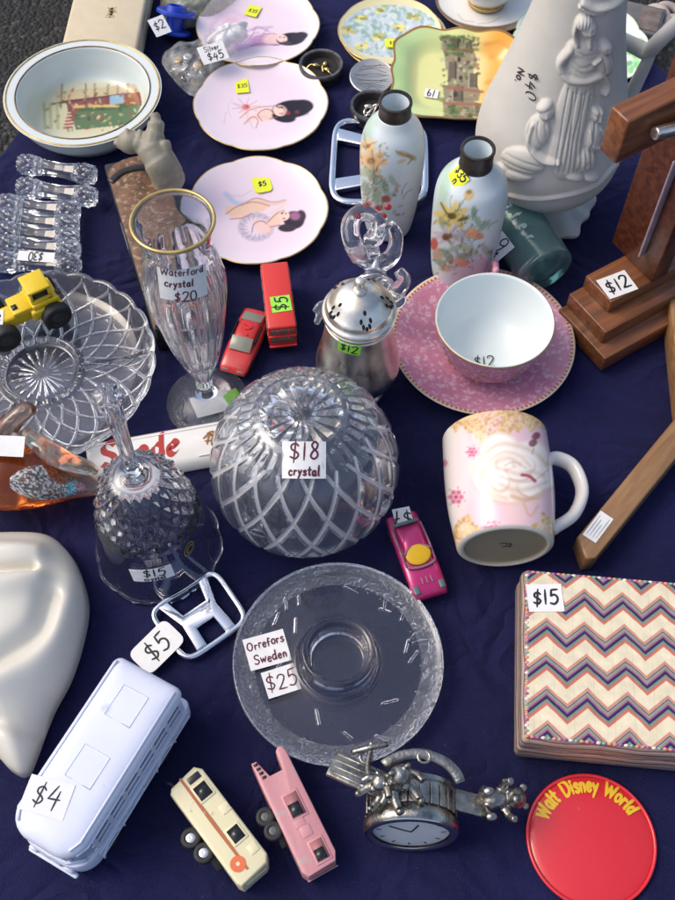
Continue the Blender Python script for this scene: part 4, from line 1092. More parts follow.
    h1 = [(628, 36, .175), (637, 47, .165), (648, 51, .165), (662, 38, .185), (690, 12, .20), (730, -20, .21)]
    pt = [tuple(P(x, y, z) - Vector(b)) for x, y, z in h1]
    pt[0] = (pt[0][0] - .012, pt[0][1], pt[0][2])
    V, F = tube(catmull(pt, 8), np.interp(np.linspace(0, 1, 41), [0, .25, .6, 1], [.0065, .0075, .007, .007])[:len(catmull(pt, 8))], 14)
    MB().add(V, F).build('handle', PAR, t)
    h2 = [(652, 50, .168), (645, 66, .150), (634, 88, .125), (622, 112, .10), (612, 128, .082)]
    pt = [tuple(P(x, y, z) - Vector(b)) for x, y, z in h2]
    V, F = tube(catmull(pt, 8), np.interp(np.linspace(0, 1, len(catmull(pt, 8))), [0, .5, 1], [.005, .0065, .009]), 14)
    MB().add(V, F).build('handle_stem', PAR, t)
    M, R, q = on_turned(t, b, pr, 524, 80, .0006)
    mb = MB()
    def fn(u, v, z): return (u, v, z - u * u / (2 * R))
    for k, (txt, hh, x, y) in enumerate((('$40', .0115, 0.002, 0.004), ('No.', .008, -.002, -.009))):
        st, _ = strokes(txt, hh, x, y, seed=4 + k, center=True)
        ribbon(mb, st, .0013, fn, 0)
    mb.build('written_price', INK, t, M=M @ Matrix.Rotation(rad(-78), 4, 'Z'), smooth=False)
ewer()

# chrome car emblems: a rounded frame with a splayed H inside
def emblem(label, M, W, H, thick=.006, bar=.0062):
    t = thing('car_emblem', label, 'car emblem', M=M, group='chrome car emblems')
    n = 96; a = np.linspace(0, 2 * math.pi, n, endpoint=False); e = 6
    k = (np.abs(np.cos(a)) ** e + np.abs(np.sin(a)) ** e) ** (-1 / e)
    ox, oy = k * np.cos(a) * W / 2, k * np.sin(a) * H / 2
    tap = 1 - .07 * (1 - oy / (H / 2)) / 2
    pts = np.stack([ox * tap, oy, np.full(n, thick * .55) + .0015 * (ox / W) ** 2], 1)
    V, F = tube(np.concatenate([pts, pts[:1]]), bar / 2, 10, flat=.9, cap=False); MB().add(V, F).build('ring', CHROME, t)
    mb = MB()
    w2, h2 = W / 2 - bar * .4, H / 2 - bar * .4
    out = [(-w2 * .80, h2), (-w2 * .50, h2), (-w2 * .36, h2 * .30), (w2 * .36, h2 * .30), (w2 * .50, h2), (w2 * .80, h2), (w2 * .56, .0), (w2 * .62, -h2), (w2 * .30, -h2), (w2 * .27, -h2 * .34), (-w2 * .27, -h2 * .34), (-w2 * .30, -h2), (-w2 * .62, -h2), (-w2 * .56, 0)]
    V, F = prism(out, .001, thick, .0016, 3)
    MB().add(V, F).build('letter_bar', CHROME, t, angle=60)
    return t
c, an, L = span(346, 128, 420, 124, 0)
c = P(380, 166); s = S(c)
emblem('large chrome car emblem with a splayed H, behind the left milk glass vase', frame(P(379, 165), (.04, 1, 0), None, (0, 0, 1)), 80 / s / .70, 92 / s, bar=.0085, thick=.008)

# aqua bottle lying down
def bottle():
    r = .0275
    a_, b_ = P(499, 200, r), P(547, 272, r)
    d = (b_ - a_); L = d.length; x = d.normalized()
    t = thing('aqua_bottle', 'old aqua glass bottle with raised lettering lying behind the pink teacup', 'bottle', M=frame(a_, -x, None, (0, 0, 1)) )
    # local: x runs from base (-L) to neck; turned about x
    def turn(pr, n=72, disp=None):
        V, F, _ = revolve(pr, n, disp); return V[:, [2, 0, 1]], F
    o_ = catmull([(0, -L + .004), (r * .7, -L + .001), (r * .95, -L + .001), (r, -L + .006), (r, -L + .03), (r, -.03), (r * .97, -.012), (r * .6, .012), (r * .42, .022), (r * .40, .05), (r * .5, .053), (r * .5, .06)], 6)
    i_ = [(r * .3, .06), (r * .28, .025), (r * .5, .008), (r * .84, -.012), (r * .86, -.03), (r * .86, -L + .012), (r * .6, -L + .008), (0, -L + .009)]
    V, F = turn(np.concatenate([o_, i_]))
    MB().add(V, F).build('body', mat('aqua glass', (.42, .68, .66), .07, trans=.86, ior=1.5, bump=.0006, bscale=90), t)  # diffuse share is a painted veil lightening the dark glass
    mb = MB()
    for ln_, (txt, ph) in enumerate((('Water so', 62), ('n', 40))):
        if ln_: break
        st, W = strokes('W a t e r', .012, 0, 0, center=True, jit=.01, track=.25)
        def fn(u, v, z):
            a = rad(ph) + v / r
            return (-L * .42 - u, (r + z) * math.cos(a), (r + z) * math.sin(a))
        for s_ in st:
            P3 = np.array([fn(u, v, .0004) for u, v in s_]); V, F = tube(P3, .0015, 6); mb.add(V, F)
    mb.build('raised_lettering', mat('pale aqua relief', (.55, .74, .72), .15, trans=.4), t)
    q = P(500, 250, 2 * r * .8) ; M = frame(P(498, 248, r * 1.4), x, None, Vector((-.45, -.55, .75)))
    sticker(t, .020, .026, [('9', .016, -.001, -.004), ('$', .007, .003, -.0105)], PAPER, M=t.matrix_world.inverted() @ M if False else Matrix(), fn0=None, name='price_tag', pen=.0013).matrix_local = frame(a_, -x, None, (0, 0, 1)).inverted() @ M
bottle()

# ================================================================== pink cup, saucer, caster
def dots_mat():
    m = bpy.data.materials.new('pink blossom transfer'); m.use_nodes = True
    nt = m.node_tree; p = nt.nodes['Principled BSDF']; tc = nt.nodes.new('ShaderNodeTexCoord')
    n = nt.nodes.new('ShaderNodeTexNoise'); n.inputs['Scale'].default_value = 190; n.inputs['Detail'].default_value = 2
    nt.links.new(tc.outputs['Object'], n.inputs['Vector'])
    mixv = nt.nodes.new('ShaderNodeMix'); mixv.data_type = 'VECTOR'; mixv.inputs['Factor'].default_value = .012
    nt.links.new(tc.outputs['Object'], mixv.inputs['A']); nt.links.new(n.outputs['Color'], mixv.inputs['B'])
    v = nt.nodes.new('ShaderNodeTexVoronoi'); v.inputs['Scale'].default_value = 165
    nt.links.new(mixv.outputs['Result'], v.inputs['Vector'])
    r = nt.nodes.new('ShaderNodeValToRGB'); e = r.color_ramp.elements
    e[0].position = .0; e[0].color = (.72, .52, .50, 1)
    e[1].position = .62; e[1].color = (.60, .25, .36, 1)
    for ps, c_ in ((.12, (.74, .55, .60)), (.30, (.70, .42, .52)), (.42, (.63, .30, .42))):
        k = e.new(ps); k.color = (*c_, 1)
    nt.links.new(v.outputs['Distance'], r.inputs[0]); nt.links.new(r.outputs[0], p.inputs['Base Color'])
    p.inputs['Roughness'].default_value = .16
    return m
PINKT = dots_mat()
WHITEC = mat('white china', (.80, .80, .78), .15)
def saucer_cup():
    c = P(482, 343, .008); r = 91 / S(c)
    t = thing('pink_saucer', 'pink blossom patterned saucer with a dotted gilt rim under the pink cup', 'saucer', (c.x, c.y, 0))
    topp = resample(catmull([(0, .0035), (r * .36, .0035), (r * .42, .0050), (r * .75, .010), (r * .955, .0155)], 8), 40)
    pr = np.concatenate([topp, [(r * .955, .0155), (r * .975, .0158), (r, .0162), (r * .998, .0150), (r * .8, .0085), (r * .45, .0), (r * .40, 0), (r * .38, .001), (0, .001)]])
    V, F, _ = revolve(pr, 160)
    k = len(pr); mats_ = []
    for f in F:
        j = f[0] % k; mats_.append(0 if j < 40 else (1 if j < 42 else 2))
    MB().add(V, F, mats_).build('dish', [PINKT, mat('pale gilt band', (.70, .52, .40), .25), WHITEC], t)
    mb = MB()
    for i in range(120):
        a = i * 2 * math.pi / 120; V, F = ellipsoid((r * .968 * math.cos(a), r * .968 * math.sin(a), .0158), (.0013, .0013, .0005), n=8, m=5); mb.add(V, F)
    mb.build('beaded_rim', mat('rust gilding', (.42, .19, .08), .3, metal=.4), t)
    # cup
    b = P(486, 361, 0); b.z = .0040
    zt = zfor(b, 319); rt = 60 / S((b.x, b.y, zt))
    u = thing('pink_teacup', 'wide pink teacup with a white inside and gold rim, standing on the pink saucer', 'cup', b)
    h = zt - b.z
    rr = rt
    out = catmull([(rr * .52, .0), (rr * .54, .004), (rr * .60, .007), (rr * .78, h * .34), (rr * .91, h * .66), (rr * .985, h * .97)], 8)
    inn = catmull([(rr * .955, h), (rr * .885, h * .66), (rr * .76, h * .36), (rr * .56, .012), (rr * .3, .0075), (0, .007)], 8)
    pr = np.concatenate([[(0, .002), (rr * .48, .002)], out, [(rr * 1.0, h), (rr * .985, h + .0006)], inn])
    k = len(pr); n0 = 2 + len(out)
    V, F, _ = revolve(pr, 140)
    MB().add(V, F, [0 if f[0] % k < n0 - 1 else (1 if f[0] % k < n0 + 1 else 2) for f in F]).build('bowl', [PINKT, GOLD, mat('bluish white china', (.72, .78, .78), .12)], u)
    R = random.Random(2)
    for i in range(9):
        mb = MB()
        a = i * 2 * math.pi / 9 + .2
        for j in range(5):
            f = .30 + .62 * j / 5; rad_ = np.interp(h * f, out[:, 1], out[:, 0]) + .0003
            aa = a + R.uniform(-.1, .1); V, F = ellipsoid((0, 0, 0), (.0018, .0012, .0004), n=8, m=5)
            mb.add(V, F, 0, M=Matrix.Rotation(aa, 4, 'Z') @ Matrix.Translation((rad_, 0, h * f)) @ rotm(ay=70))
        mb.build('gilt_sprig', GOLD, u)
    a = np.linspace(-1.25, 1.2, 24)
    hp = np.stack([rr * .80 + .037 * np.cos(a), 0 * a, h * .60 + h * .36 * np.sin(a)], 1)
    V, F = tube(hp, .0042, 12, flat=.75, up=(0, 1, 0)); MB().add(V, F, M=rotm(az=84)).build('handle', PINKT, u)
    mb = MB(); st, _ = strokes('$12', .011, 0, 0, center=True)
    ribbon(mb, st, .0011, lambda x, y, z: (x, y, .0079 + z + 8 * max(0, math.hypot(x, y - 0) - .0) ** 2 * 0), 0)
    mb.build('written_price', INK, u, M=Matrix.Translation((-.004, -rr * .28, .0008)), smooth=False)
saucer_cup()

def caster():
    b = P(357, 388)
    rows = [(388, 27), (386, 26), (382, 20), (379, 21), (374, 33), (368, 39.5), (361, 42), (352, 40), (342, 37), (332, 34.5), (320, 33.5), (312, 34.5)]
    pr = sorted(prof(b, rows), key=lambda p: p[1]); pr = [(r, max(z, 0)) for r, z in pr]
    t = thing('sugar_caster', 'tarnished silver sugar caster with a pierced domed lid', 'caster', b)
    body = catmull(pr, 8); zt = pr[-1][1]; rt = pr[-1][0]
    body = np.concatenate([[(0, .002), (pr[0][0] * .9, .001)], body, [(rt * .9, zt), (0, zt)]])
    V, F, _ = revolve(body, 96); MB().add(V, F).build('body', SILVER, t)
    for zz, q in ((zt - .004, .0011), (zt - .009, .0009)):
        rr = np.interp(zz, [p[1] for p in pr], [p[0] for p in pr]); a = np.linspace(0, 2 * math.pi, 80)
        V, F = tube(np.stack([rr * np.cos(a), rr * np.sin(a), np.full(80, zz)], 1), q, 8, cap=False); MB().add(V, F).build('reeded_band', SILVER, t)
    rl = rt * 1.03; zd = rl * .92
    lid = catmull([(rl * .98, 0), (rl * 1.06, .0015), (rl * 1.04, .004), (rl * .96, .006), (rl * .93, .011), (rl * .83, zd * .52), (rl * .60, zd * .80), (rl * .36, zd * .94), (rl * .16, zd)], 8)
    V, F, _ = revolve(np.concatenate([[(0, 0)], lid, [(0, zd + .0004)]]), 96)
    l = MB().add(V, F).build('lid', SILVER, t, M=Matrix.Translation((0, 0, zt)))
    V, F, _ = revolve(catmull([(rl * .16, zd - .001), (rl * .2, zd + .002), (rl * .1, zd + .005), (rl * .17, zd + .009), (rl * .12, zd + .014), (0, zd + .015)], 6), 32)
    MB().add(V, F).build('finial', SILVER, l, M=Matrix.Translation((0, 0, zt)))
    mb = MB()
    cam_a = near_side(b.x, b.y)
    ro = [p for p in lid]
    def onlid(a, s):
        i = s * (len(ro) - 1); i0 = int(i); f = i - i0; p = ro[i0] * (1 - f) + ro[min(i0 + 1, len(ro) - 1)] * f
        q = ro[min(i0 + 2, len(ro) - 1)] - ro[max(i0 - 2, 0)]; nrm = Vector((q[1] * math.cos(a), q[1] * math.sin(a), -q[0])).normalized()
        return Vector((p[0] * math.cos(a), p[0] * math.sin(a), p[1] + zt)), nrm
    for i in range(5):
        for da, s, rx, ry in ((0, .74, .0022, .0014), (-.17, .66, .0024, .0013), (.17, .66, .0024, .0013), (-.10, .58, .0024, .0013), (.10, .58, .0024, .0013), (0, .52, .002, .0014)):
            a = cam_a + .25 + i * 2 * math.pi / 5 + da
            p, nn = onlid(a, s)
            M = frame(p + nn * .0002, Vector((0, 0, 1)), None, nn)
            V, F, _ = revolve([(0, .0), (1, 0.00)], 14); V = V * np.array([rx, ry, 1]); mb.add(V, F, M=M)
    mb.build('piercing', mat('dark hole', (.01, .009, .008), .9), l, smooth=False)
    turned_sticker(t, b, pr, 349, 348, 24, 16, [('$12', .0085, 0, -.004)], PAPERG, rot=-4, pen=.0013, name='green_price_sticker', seed=3)
caster()

# glass bird ornament behind the caster
def ornament():
    b = P(372, 330)
    t = thing('glass_rooster', 'clear swirled glass rooster with red tips on its comb, behind the silver sugar caster', 'ornament', b)
    q = lambda x, y, z: tuple(P(x, y, z) - b)
    sh = []
    V, F = tube(catmull([(0, 0, 0), (0, 0, .008), (0, 0, .03), (-.001, .004, .055)], 6), [.022] * 4 + [.02] * 4 + [.012] * 4 + [.010] * 4 + [.010] * 3, 14); sh.append((V, F))
    sh.append(ellipsoid((0, 0, .06), (.020, .016, .018)))
    zc = .095
    for pts, r0, r1 in (([(372, 262, .075), (356, 250, .10), (350, 225, .115), (362, 212, .12), (378, 222, .118), (376, 240, .112), (364, 240, .110)], .0095, .0055), ([(376, 266, .07), (392, 256, .085), (396, 236, .10), (390, 224, .112)], .009, .005), ([(380, 300, .06), (396, 292, .068), (404, 280, .080), (398, 270, .085)], .009, .005), ([(384, 306, .055), (400, 304, .060), (404, 296, .066)], .005, .003), ([(366, 300, .055), (340, 300, .058), (324, 308, .060), (316, 324, .050)], .006, .003), ([(350, 304, .056), (332, 312, .054), (326, 330, .045)], .0045, .0025), ([(346, 302, .056), (322, 304, .062), (314, 312, .058)], .004, .0025), ([(360, 258, .09), (352, 240, .108), (356, 216, .122)], .0085, .005), ([(372, 256, .09), (372, 236, .106), (384, 216, .118)], .008, .004)):
        c_ = catmull([q(*p) for p in pts], 6); sh.append(tube(c_, np.linspace(r0, r1, len(c_)), 10))
    V, F = remeshed(sh, .0013, 3)
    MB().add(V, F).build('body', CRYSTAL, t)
    for x, y, z in ((366, 206, .124), (376, 209, .122), (383, 216, .119), (357, 216, .122), (388, 207, .124)):
        V, F = ellipsoid(q(x, y, z), (.0034, .0027, .003), n=14, m=9); MB().add(V, F).build('red_tip', mat('red glass', (.62, .06, .05), .05, trans=.6, ior=1.5), t)
ornament()
# ================================================================== cut crystal
def tri(x): return np.abs((x % 1.0) - .5)            # 0.5 on a line of the cut, 0 between
def cutmask(a, b, wd):
    """depth 0..1 of two crossing families of V cuts; a,b count cells"""
    da = np.clip(1 - (.5 - tri(a)) / wd, 0, 1); db = np.clip(1 - (.5 - tri(b)) / wd, 0, 1)
    return np.maximum(da, db)
def crystal_dish():
    c = P(40, 369, .012); r = 116 / S(c)
    t = thing('crystal_dish', 'large round cut crystal dish with a diamond lattice and a star cut middle', 'dish', (c.x, c.y, 0))
    top = resample(catmull([(0, .0075), (r * .36, .0075), (r * .70, .008), (r * .86, .012), (r * .965, .0215)], 8), 80)
    edge_ = [(r * .98, .0228), (r * 1.0, .0222), (r * 1.0, .0195)]
    bot = resample(catmull([(r * 1.0, .0195), (r * .93, .010), (r * .82, .0035), (r * .70, .0006), (r * .36, .0004), (0, .0004)], 8), 110)
    pr = np.concatenate([top, edge_, bot[1:]]); k = len(pr); n0 = len(top) + 3
    def disp(TH, SI, R, Z):
        idx = SI * (k - 1); low = idx >= n0 - 1; q = R / r
        dz = np.zeros_like(Z); dr = np.zeros_like(R)
        zone = np.clip((q - .36) * 20, 0, 1) * np.clip((1.01 - q) * 30, 0, 1)
        m = cutmask(TH * 22 / (2 * math.pi) + q * 3.6, TH * 22 / (2 * math.pi) - q * 3.6, .10) * zone
        star = np.clip(1 - (.5 - tri(TH * 20 / (2 * math.pi))) / (.22), 0, 1) * np.clip((.30 - q) * 12, 0, 1) * np.clip((q - .03) * 10, 0, 1)
        dz += low * (m * .0024 + star * .0020)
        ring = np.exp(-((q - .335) / .022) ** 2) * .0065
        div = sum(np.exp(-((np.sin((TH - a0)) * q) / .022) ** 2) * (np.cos(TH - a0) > 0) for a0 in (rad(8), rad(128), rad(248))) * np.clip((q - .34) * 20, 0, 1) * .009
        dz += (~low) * np.maximum(ring, div) * (q < .95)
        sc_ = np.abs(np.cos(TH * 12)) ** .7
        dz += (q > .9) * (q - .9) * 10 * .0022 * (sc_ - .5)
        dr += (q > .9) * (q - .9) * 10 * .0022 * (sc_ - .5)
        return dr, dz
    n = 760
    V, F, _ = revolve(pr, n, disp)
    q = np.hypot(V[:, 0], V[:, 1]) / r; th = np.arctan2(V[:, 1], V[:, 0])
    def grm(q, th): return cutmask(th * 22 / (2 * math.pi) + q * 3.6, th * 22 / (2 * math.pi) - q * 3.6, .10) * (q > .37) * (q < .97)
    g_ = grm(q, th); fm = [1 if (f[0] % k >= n0 - 1 and g_[list(f)].min() > .30) else 0 for f in F]
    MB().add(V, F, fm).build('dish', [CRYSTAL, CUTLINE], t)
crystal_dish()

def knife_rest(first=[None]):
    t = thing('knife_rest', '', 'knife rest', (0, 0, 0))
    L = .040
    V, F = tube([(-L / 2, 0, 0), (-L / 4, 0, 0), (0, 0, 0), (L / 4, 0, 0), (L / 2, 0, 0)], [.0078, .0064, .0060, .0064, .0078], 8)
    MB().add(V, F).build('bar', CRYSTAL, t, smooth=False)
    for sx in (-1, 1):
        def disp(TH, SI, R, Z):
            m = cutmask(TH * 9 / (2 * math.pi) + SI * 3.2, TH * 9 / (2 * math.pi) - SI * 3.2, .5)
            return -m * .0016 * (SI > .05) * (SI < .95), 0 * R
        pr = resample(catmull([(.0005, -.011), (.0070, -.0108), (.0092, -.006), (.0096, 0), (.0092, .006), (.0070, .0108), (.0005, .011)], 6), 40)
        V, F, _ = revolve(pr, 84, disp)
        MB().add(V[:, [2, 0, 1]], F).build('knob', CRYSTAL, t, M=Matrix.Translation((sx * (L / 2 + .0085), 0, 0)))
    return t
def copy_tree(o, parent=None):
    c = o.copy(); COL.objects.link(c)
    if parent is not None: c.parent = parent
    for ch in list(o.children): copy_tree(ch, c)
    return c
kr0 = knife_rest()
KR = [((17, 163), (97, 176), .0090, 'crystal knife rest lying farthest from the yellow loader, against the stagecoach bowl'),
      ((8, 185), (106, 199), .0092, 'crystal knife rest second from the stagecoach bowl, its end by the black case'),
      ((-4, 203), (82, 213), .0090, 'crystal knife rest topmost of the four lying close together'),
      ((-5, 217), (80, 227), .0090, 'crystal knife rest second of the four lying close together'),
      ((-6, 231), (80, 239), .0090, 'crystal knife rest third of the four lying close together'),
      ((-6, 244), (82, 251), .0090, 'crystal knife rest lowest of the four lying close together'),
      ((-6, 261), (82, 267), .0090, 'crystal knife rest with a written white label, just above the yellow loader')]
for i, (a_, b_, z_, lab) in enumerate(KR):
    o = kr0 if i == 0 else copy_tree(kr0)
    c, an, L = span(*a_, *b_, z_)
    o.location = (c.x, c.y, z_); o.rotation_euler = (0, 0, an); sc_ = min(L / .080, 1.06); o.scale = (sc_, 1.25, 1.2)
    tag(o, lab, 'knife rest', 'crystal knife rests')
    last = o
for j, ch in enumerate([c for c in last.children if c.name.startswith('bar')]):
    pass
sticker(last, .034, .0085, [('$30', .007, 0, -.0035)], PAPER, M=Matrix.Translation((0, .0015, .0070)) @ rotm(ax=-12, az=180), pen=.0011, name='price_label')

# toy loader standing in the crystal dish
YEL = mat('yellow enamel', (.72, .50, .012), .32, dirt=((.16, .10, .03), 90, .66), bump=.0002, bscale=400)
def wheel(parent, c, r, w_, axis='y', hub=None, name='wheel', M=None, hubr=.5):
    pr = catmull([(r * hubr, -w_ / 2), (r * .86, -w_ / 2), (r, -w_ * .32), (r, w_ * .32), (r * .86, w_ / 2), (r * hubr, w_ / 2), (r * hubr * .9, w_ * .38), (0, w_ * .38)], 3)
    V, F, _ = revolve(np.concatenate([[(0, -w_ / 2)], pr]), 28)
    R = rotm(ax=90) if axis == 'y' else (rotm(ay=90) if axis == 'x' else Matrix())
    if axis == 'y' and c[1] > 0: R = rotm(ax=-90)
    M2 = Matrix.Translation(c) @ R
    o = MB().add(V, F).build(name, BLACKR, parent, M=M2, angle=50)
    V, F, _ = revolve([(0, w_ * .45), (r * hubr * .4, w_ * .5), (r * hubr * .9, w_ * .42), (r * hubr, w_ * .40)], 20)
    MB().add(V, F).build('hub', hub or CHROME, o, M=M2)
    return o
def loader():
    z0 = .017
    c, an, L = span(-14, 330, 62, 296, z0 + .012)
    t = thing('toy_loader', 'small yellow toy loader with black wheels standing in the crystal dish', 'toy truck', (c.x, c.y, z0), an)
    mb = MB()
    mb.add(*box(.048, .020, .012, (-.016, 0, .016), .0025, 3, (.98, .86))); mb.build('bonnet', YEL, t)
    MB().add(*box(.020, .022, .006, (-.001, 0, .0245), .0012)).build('step', YEL, t)
    mb = MB(); mb.add(*box(.030, .032, .012, (.019, 0, .018), .002, 2)); mb.add(*box(.026, .028, .006, (.020, 0, .0265), .0015)); mb.build('rear_body', YEL, t)
    cab = MB()
    for sx in (-1, 1):
        for sy in (-1, 1): cab.add(*box(.0026, .0026, .014, (.018 + sx * .0085, sy * .0095, .0355)))
    cab.add(*box(.022, .024, .0032, (.018, 0, .0438), .0012)); cab.add(*box(.020, .022, .004, (.018, 0, .0305)))
    cb = cab.build('cab', YEL, t)
    MB().add(*box(.0165, .0182, .012, (.018, 0, .0365))).build('cab_glass', DARKG, cb)
    for x in (.026, .034): MB().add(*box(.004, .0055, .0012, (x, -.0085, .0298))).build('vent', DARKG, t)
    MB().add(*box(.005, .006, .001, (-.007, -.003, .0277))).build('vent', DARKG, t)
    for x in (-.026, .024):
        for sy in (-1, 1): wheel(t, (x, sy * .0185, .0125), .0135, .011, hub=mat('dark hub', (.03, .03, .03), .5), hubr=.55)
    MB().add(*box(.070, .010, .006, (0, 0, .011))).build('chassis', mat('grey toy base', (.12, .12, .12), .5, metal=.5), t)
    sticker(t, .017, .015, [('15', .009, 0, -.0045)], PAPER, M=Matrix.Translation((-.026, -.0005, .0223)) @ rotm(az=65), pen=.0013)
loader()

# cut vase with a gold rim
def cut_vase():
    b = P(208, 403)
    rows = [(402, 41), (399.5, 41), (397, 22), (392, 11), (384, 8.5), (376, 9), (368, 13), (355, 21), (335, 29), (310, 37), (290, 41.5), (275, 42), (262, 39.5), (250, 35.5), (241, 35), (230, 39), (221, 43)]
    pr = sorted(prof(b, rows), key=lambda p: p[1])
    pr[0] = (pr[0][0], 0.0); pr[1] = (pr[1][0], .0022)
    t = thing('crystal_vase', 'tall fluted crystal vase on a round foot with a gold rim and price label', 'vase', b)
    out = np.concatenate([[(pr[0][0] * .95, 0)], pr[:2], catmull(pr[2:], 10)])
    out = np.concatenate([out[:3], resample(out[3:], 120)])
    zt = pr[-1][1]; rt = pr[-1][0]
    zi = [p for p in pr if p[1] > pr[6][1]]
    inn = catmull([(p[0] - .0034, p[1]) for p in reversed(zi)] + [(pr[6][0] * .4, pr[6][1] + .006), (.0003, pr[6][1] + .004)], 8)
    inn[0] = (rt - .0022, zt)
    full = np.concatenate([[(0, .0008), (pr[0][0] * .7, .0008)], out, inn])
    zlo, zhi = pr[4][1], pr[13][1]
    def disp(TH, SI, R, Z):
        o_ = SI * (len(full) - 1) < len(out) + 2
        k = np.clip((Z - zlo) / .01, 0, 1) * np.clip((zhi - Z) / .010, 0, 1) * o_
        fl = np.abs(np.sin(TH * 7))
        stem = (Z > pr[3][1]) * (Z < pr[7][1]) * o_
        shp = np.clip(1 - (.5 - tri(TH * 14 / (2 * math.pi) + .5 * np.floor((Z - zlo) / .03))) / .3, 0, 1)
        return -k * (.0010 * (1 - fl) * 1.6 + .0006 * shp * (Z > .07)) , 0 * Z
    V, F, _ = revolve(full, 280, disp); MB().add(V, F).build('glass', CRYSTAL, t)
    a = np.linspace(0, 2 * math.pi, 100); V, F = tube(np.stack([(rt - .0010) * np.cos(a), (rt - .0010) * np.sin(a), np.full(100, zt + .0003)], 1), .0014, 8, cap=False); MB().add(V, F).build('gold_rim', GOLD, t)
    turned_sticker(t, b, pr, 183, 284, 48, 38, [('Waterford', .0060, .000, .008), ('crystal', .0062, -.003, -.002), ('$20', .0085, .001, -.0145)], PAPER, rot=-4, pen=.0011, ink=INKP, seed=5, off=.0008)
    s = S(P(211, 406)); p = P(212, 407) - b
    sticker(t, .030, .020, [], PAPER, M=Matrix.Translation((p.x, p.y, .0032)) @ rotm(az=18), name='foot_label')
    p = P(232, 400) - b
    sticker(t, .016, .012, [], PAPERG, M=Matrix.Translation((p.x, p.y, .0036)) @ rotm(az=40), name='green_label')
cut_vase()

def cut_bowl():
    b = P(306, 490)
    rows = [(490, 74), (485, 80), (476, 90), (466, 94.5), (452, 93.5), (438, 86), (427, 74), (419, 60), (414.5, 46)]
    pr = sorted(prof(b, rows), key=lambda p: p[1]); pr[0] = (pr[0][0], 0)
    t = thing('crystal_bowl', 'round cut crystal bowl turned upside down with a star cut base', 'bowl', b)
    out = resample(catmull(pr, 10), 150); zt = out[-1, 1]; rt = out[-1, 0]
    topc = resample([(rt, zt), (rt * .9, zt + .0012), (rt * .5, zt + .0008), (0, zt + .0008)], 50)[1:]
    inn = resample(catmull([(.0003, zt - .008), (rt * .8, zt - .010), (pr[-3][0] - .008, pr[-3][1] - .004)] + [(p[0] - .006, p[1]) for p in reversed(pr[1:-3])] + [(pr[0][0] - .005, 0)], 8), 70)
    full = np.concatenate([inn, out, topc]); n0 = len(inn); n1 = n0 + len(out); k = len(full)
    s_ = np.concatenate([np.zeros(n0), np.linspace(0, 1, len(out)), np.ones(len(topc))])
    rout = pr[3][0]
    def disp(TH, SI, R, Z):
        idx = np.round(SI * (k - 1)).astype(int); S_ = s_[idx]
        on = (idx >= n0) & (idx < n1)
        env = np.clip((S_ - .04) / .05, 0, 1) * np.clip((.88 - S_) / .06, 0, 1)
        m = cutmask(TH * 17 / (2 * math.pi) + S_ * 2.6, TH * 17 / (2 * math.pi) - S_ * 2.6, .15) * env
        fan = cutmask(TH * 34 / (2 * math.pi), TH * 34 / (2 * math.pi), .5) * np.clip((S_ - .78) / .1, 0, 1) * np.clip((.985 - S_) / .04, 0, 1)
        dR = -1.0 * on * (m * .0022 + fan * .0022)
        tp = idx >= n1; q = R / rt
        star = cutmask(TH * 16 / (2 * math.pi), TH * 16 / (2 * math.pi), .5) * np.clip((.92 - q) * 8, 0, 1) * np.clip(q * 8, 0, 1)
        return dR, -1.0 * tp * star * .0026 - on * fan * .001
    V, F, _ = revolve(full, 640, disp)
    thv = np.repeat(np.linspace(0, 2 * math.pi, 640, endpoint=False), k); Sv = np.tile(s_, 640); on_ = np.tile((np.arange(k) >= n0) & (np.arange(k) < n1), 640)
    gv = cutmask(thv * 17 / (2 * math.pi) + Sv * 2.6, thv * 17 / (2 * math.pi) - Sv * 2.6, .15) * on_ * (Sv > .06) * (Sv < .86)
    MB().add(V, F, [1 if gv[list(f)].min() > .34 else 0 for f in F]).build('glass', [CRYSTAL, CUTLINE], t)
    turned_sticker(t, b, pr, 304, 460, 44, 37, [('$18', .0135, 0, .000), ('crystal', .0068, 0, -.0115)], PAPER, rot=-3, pen=.0015, ink=INKP, seed=8, off=.0012)
cut_bowl()

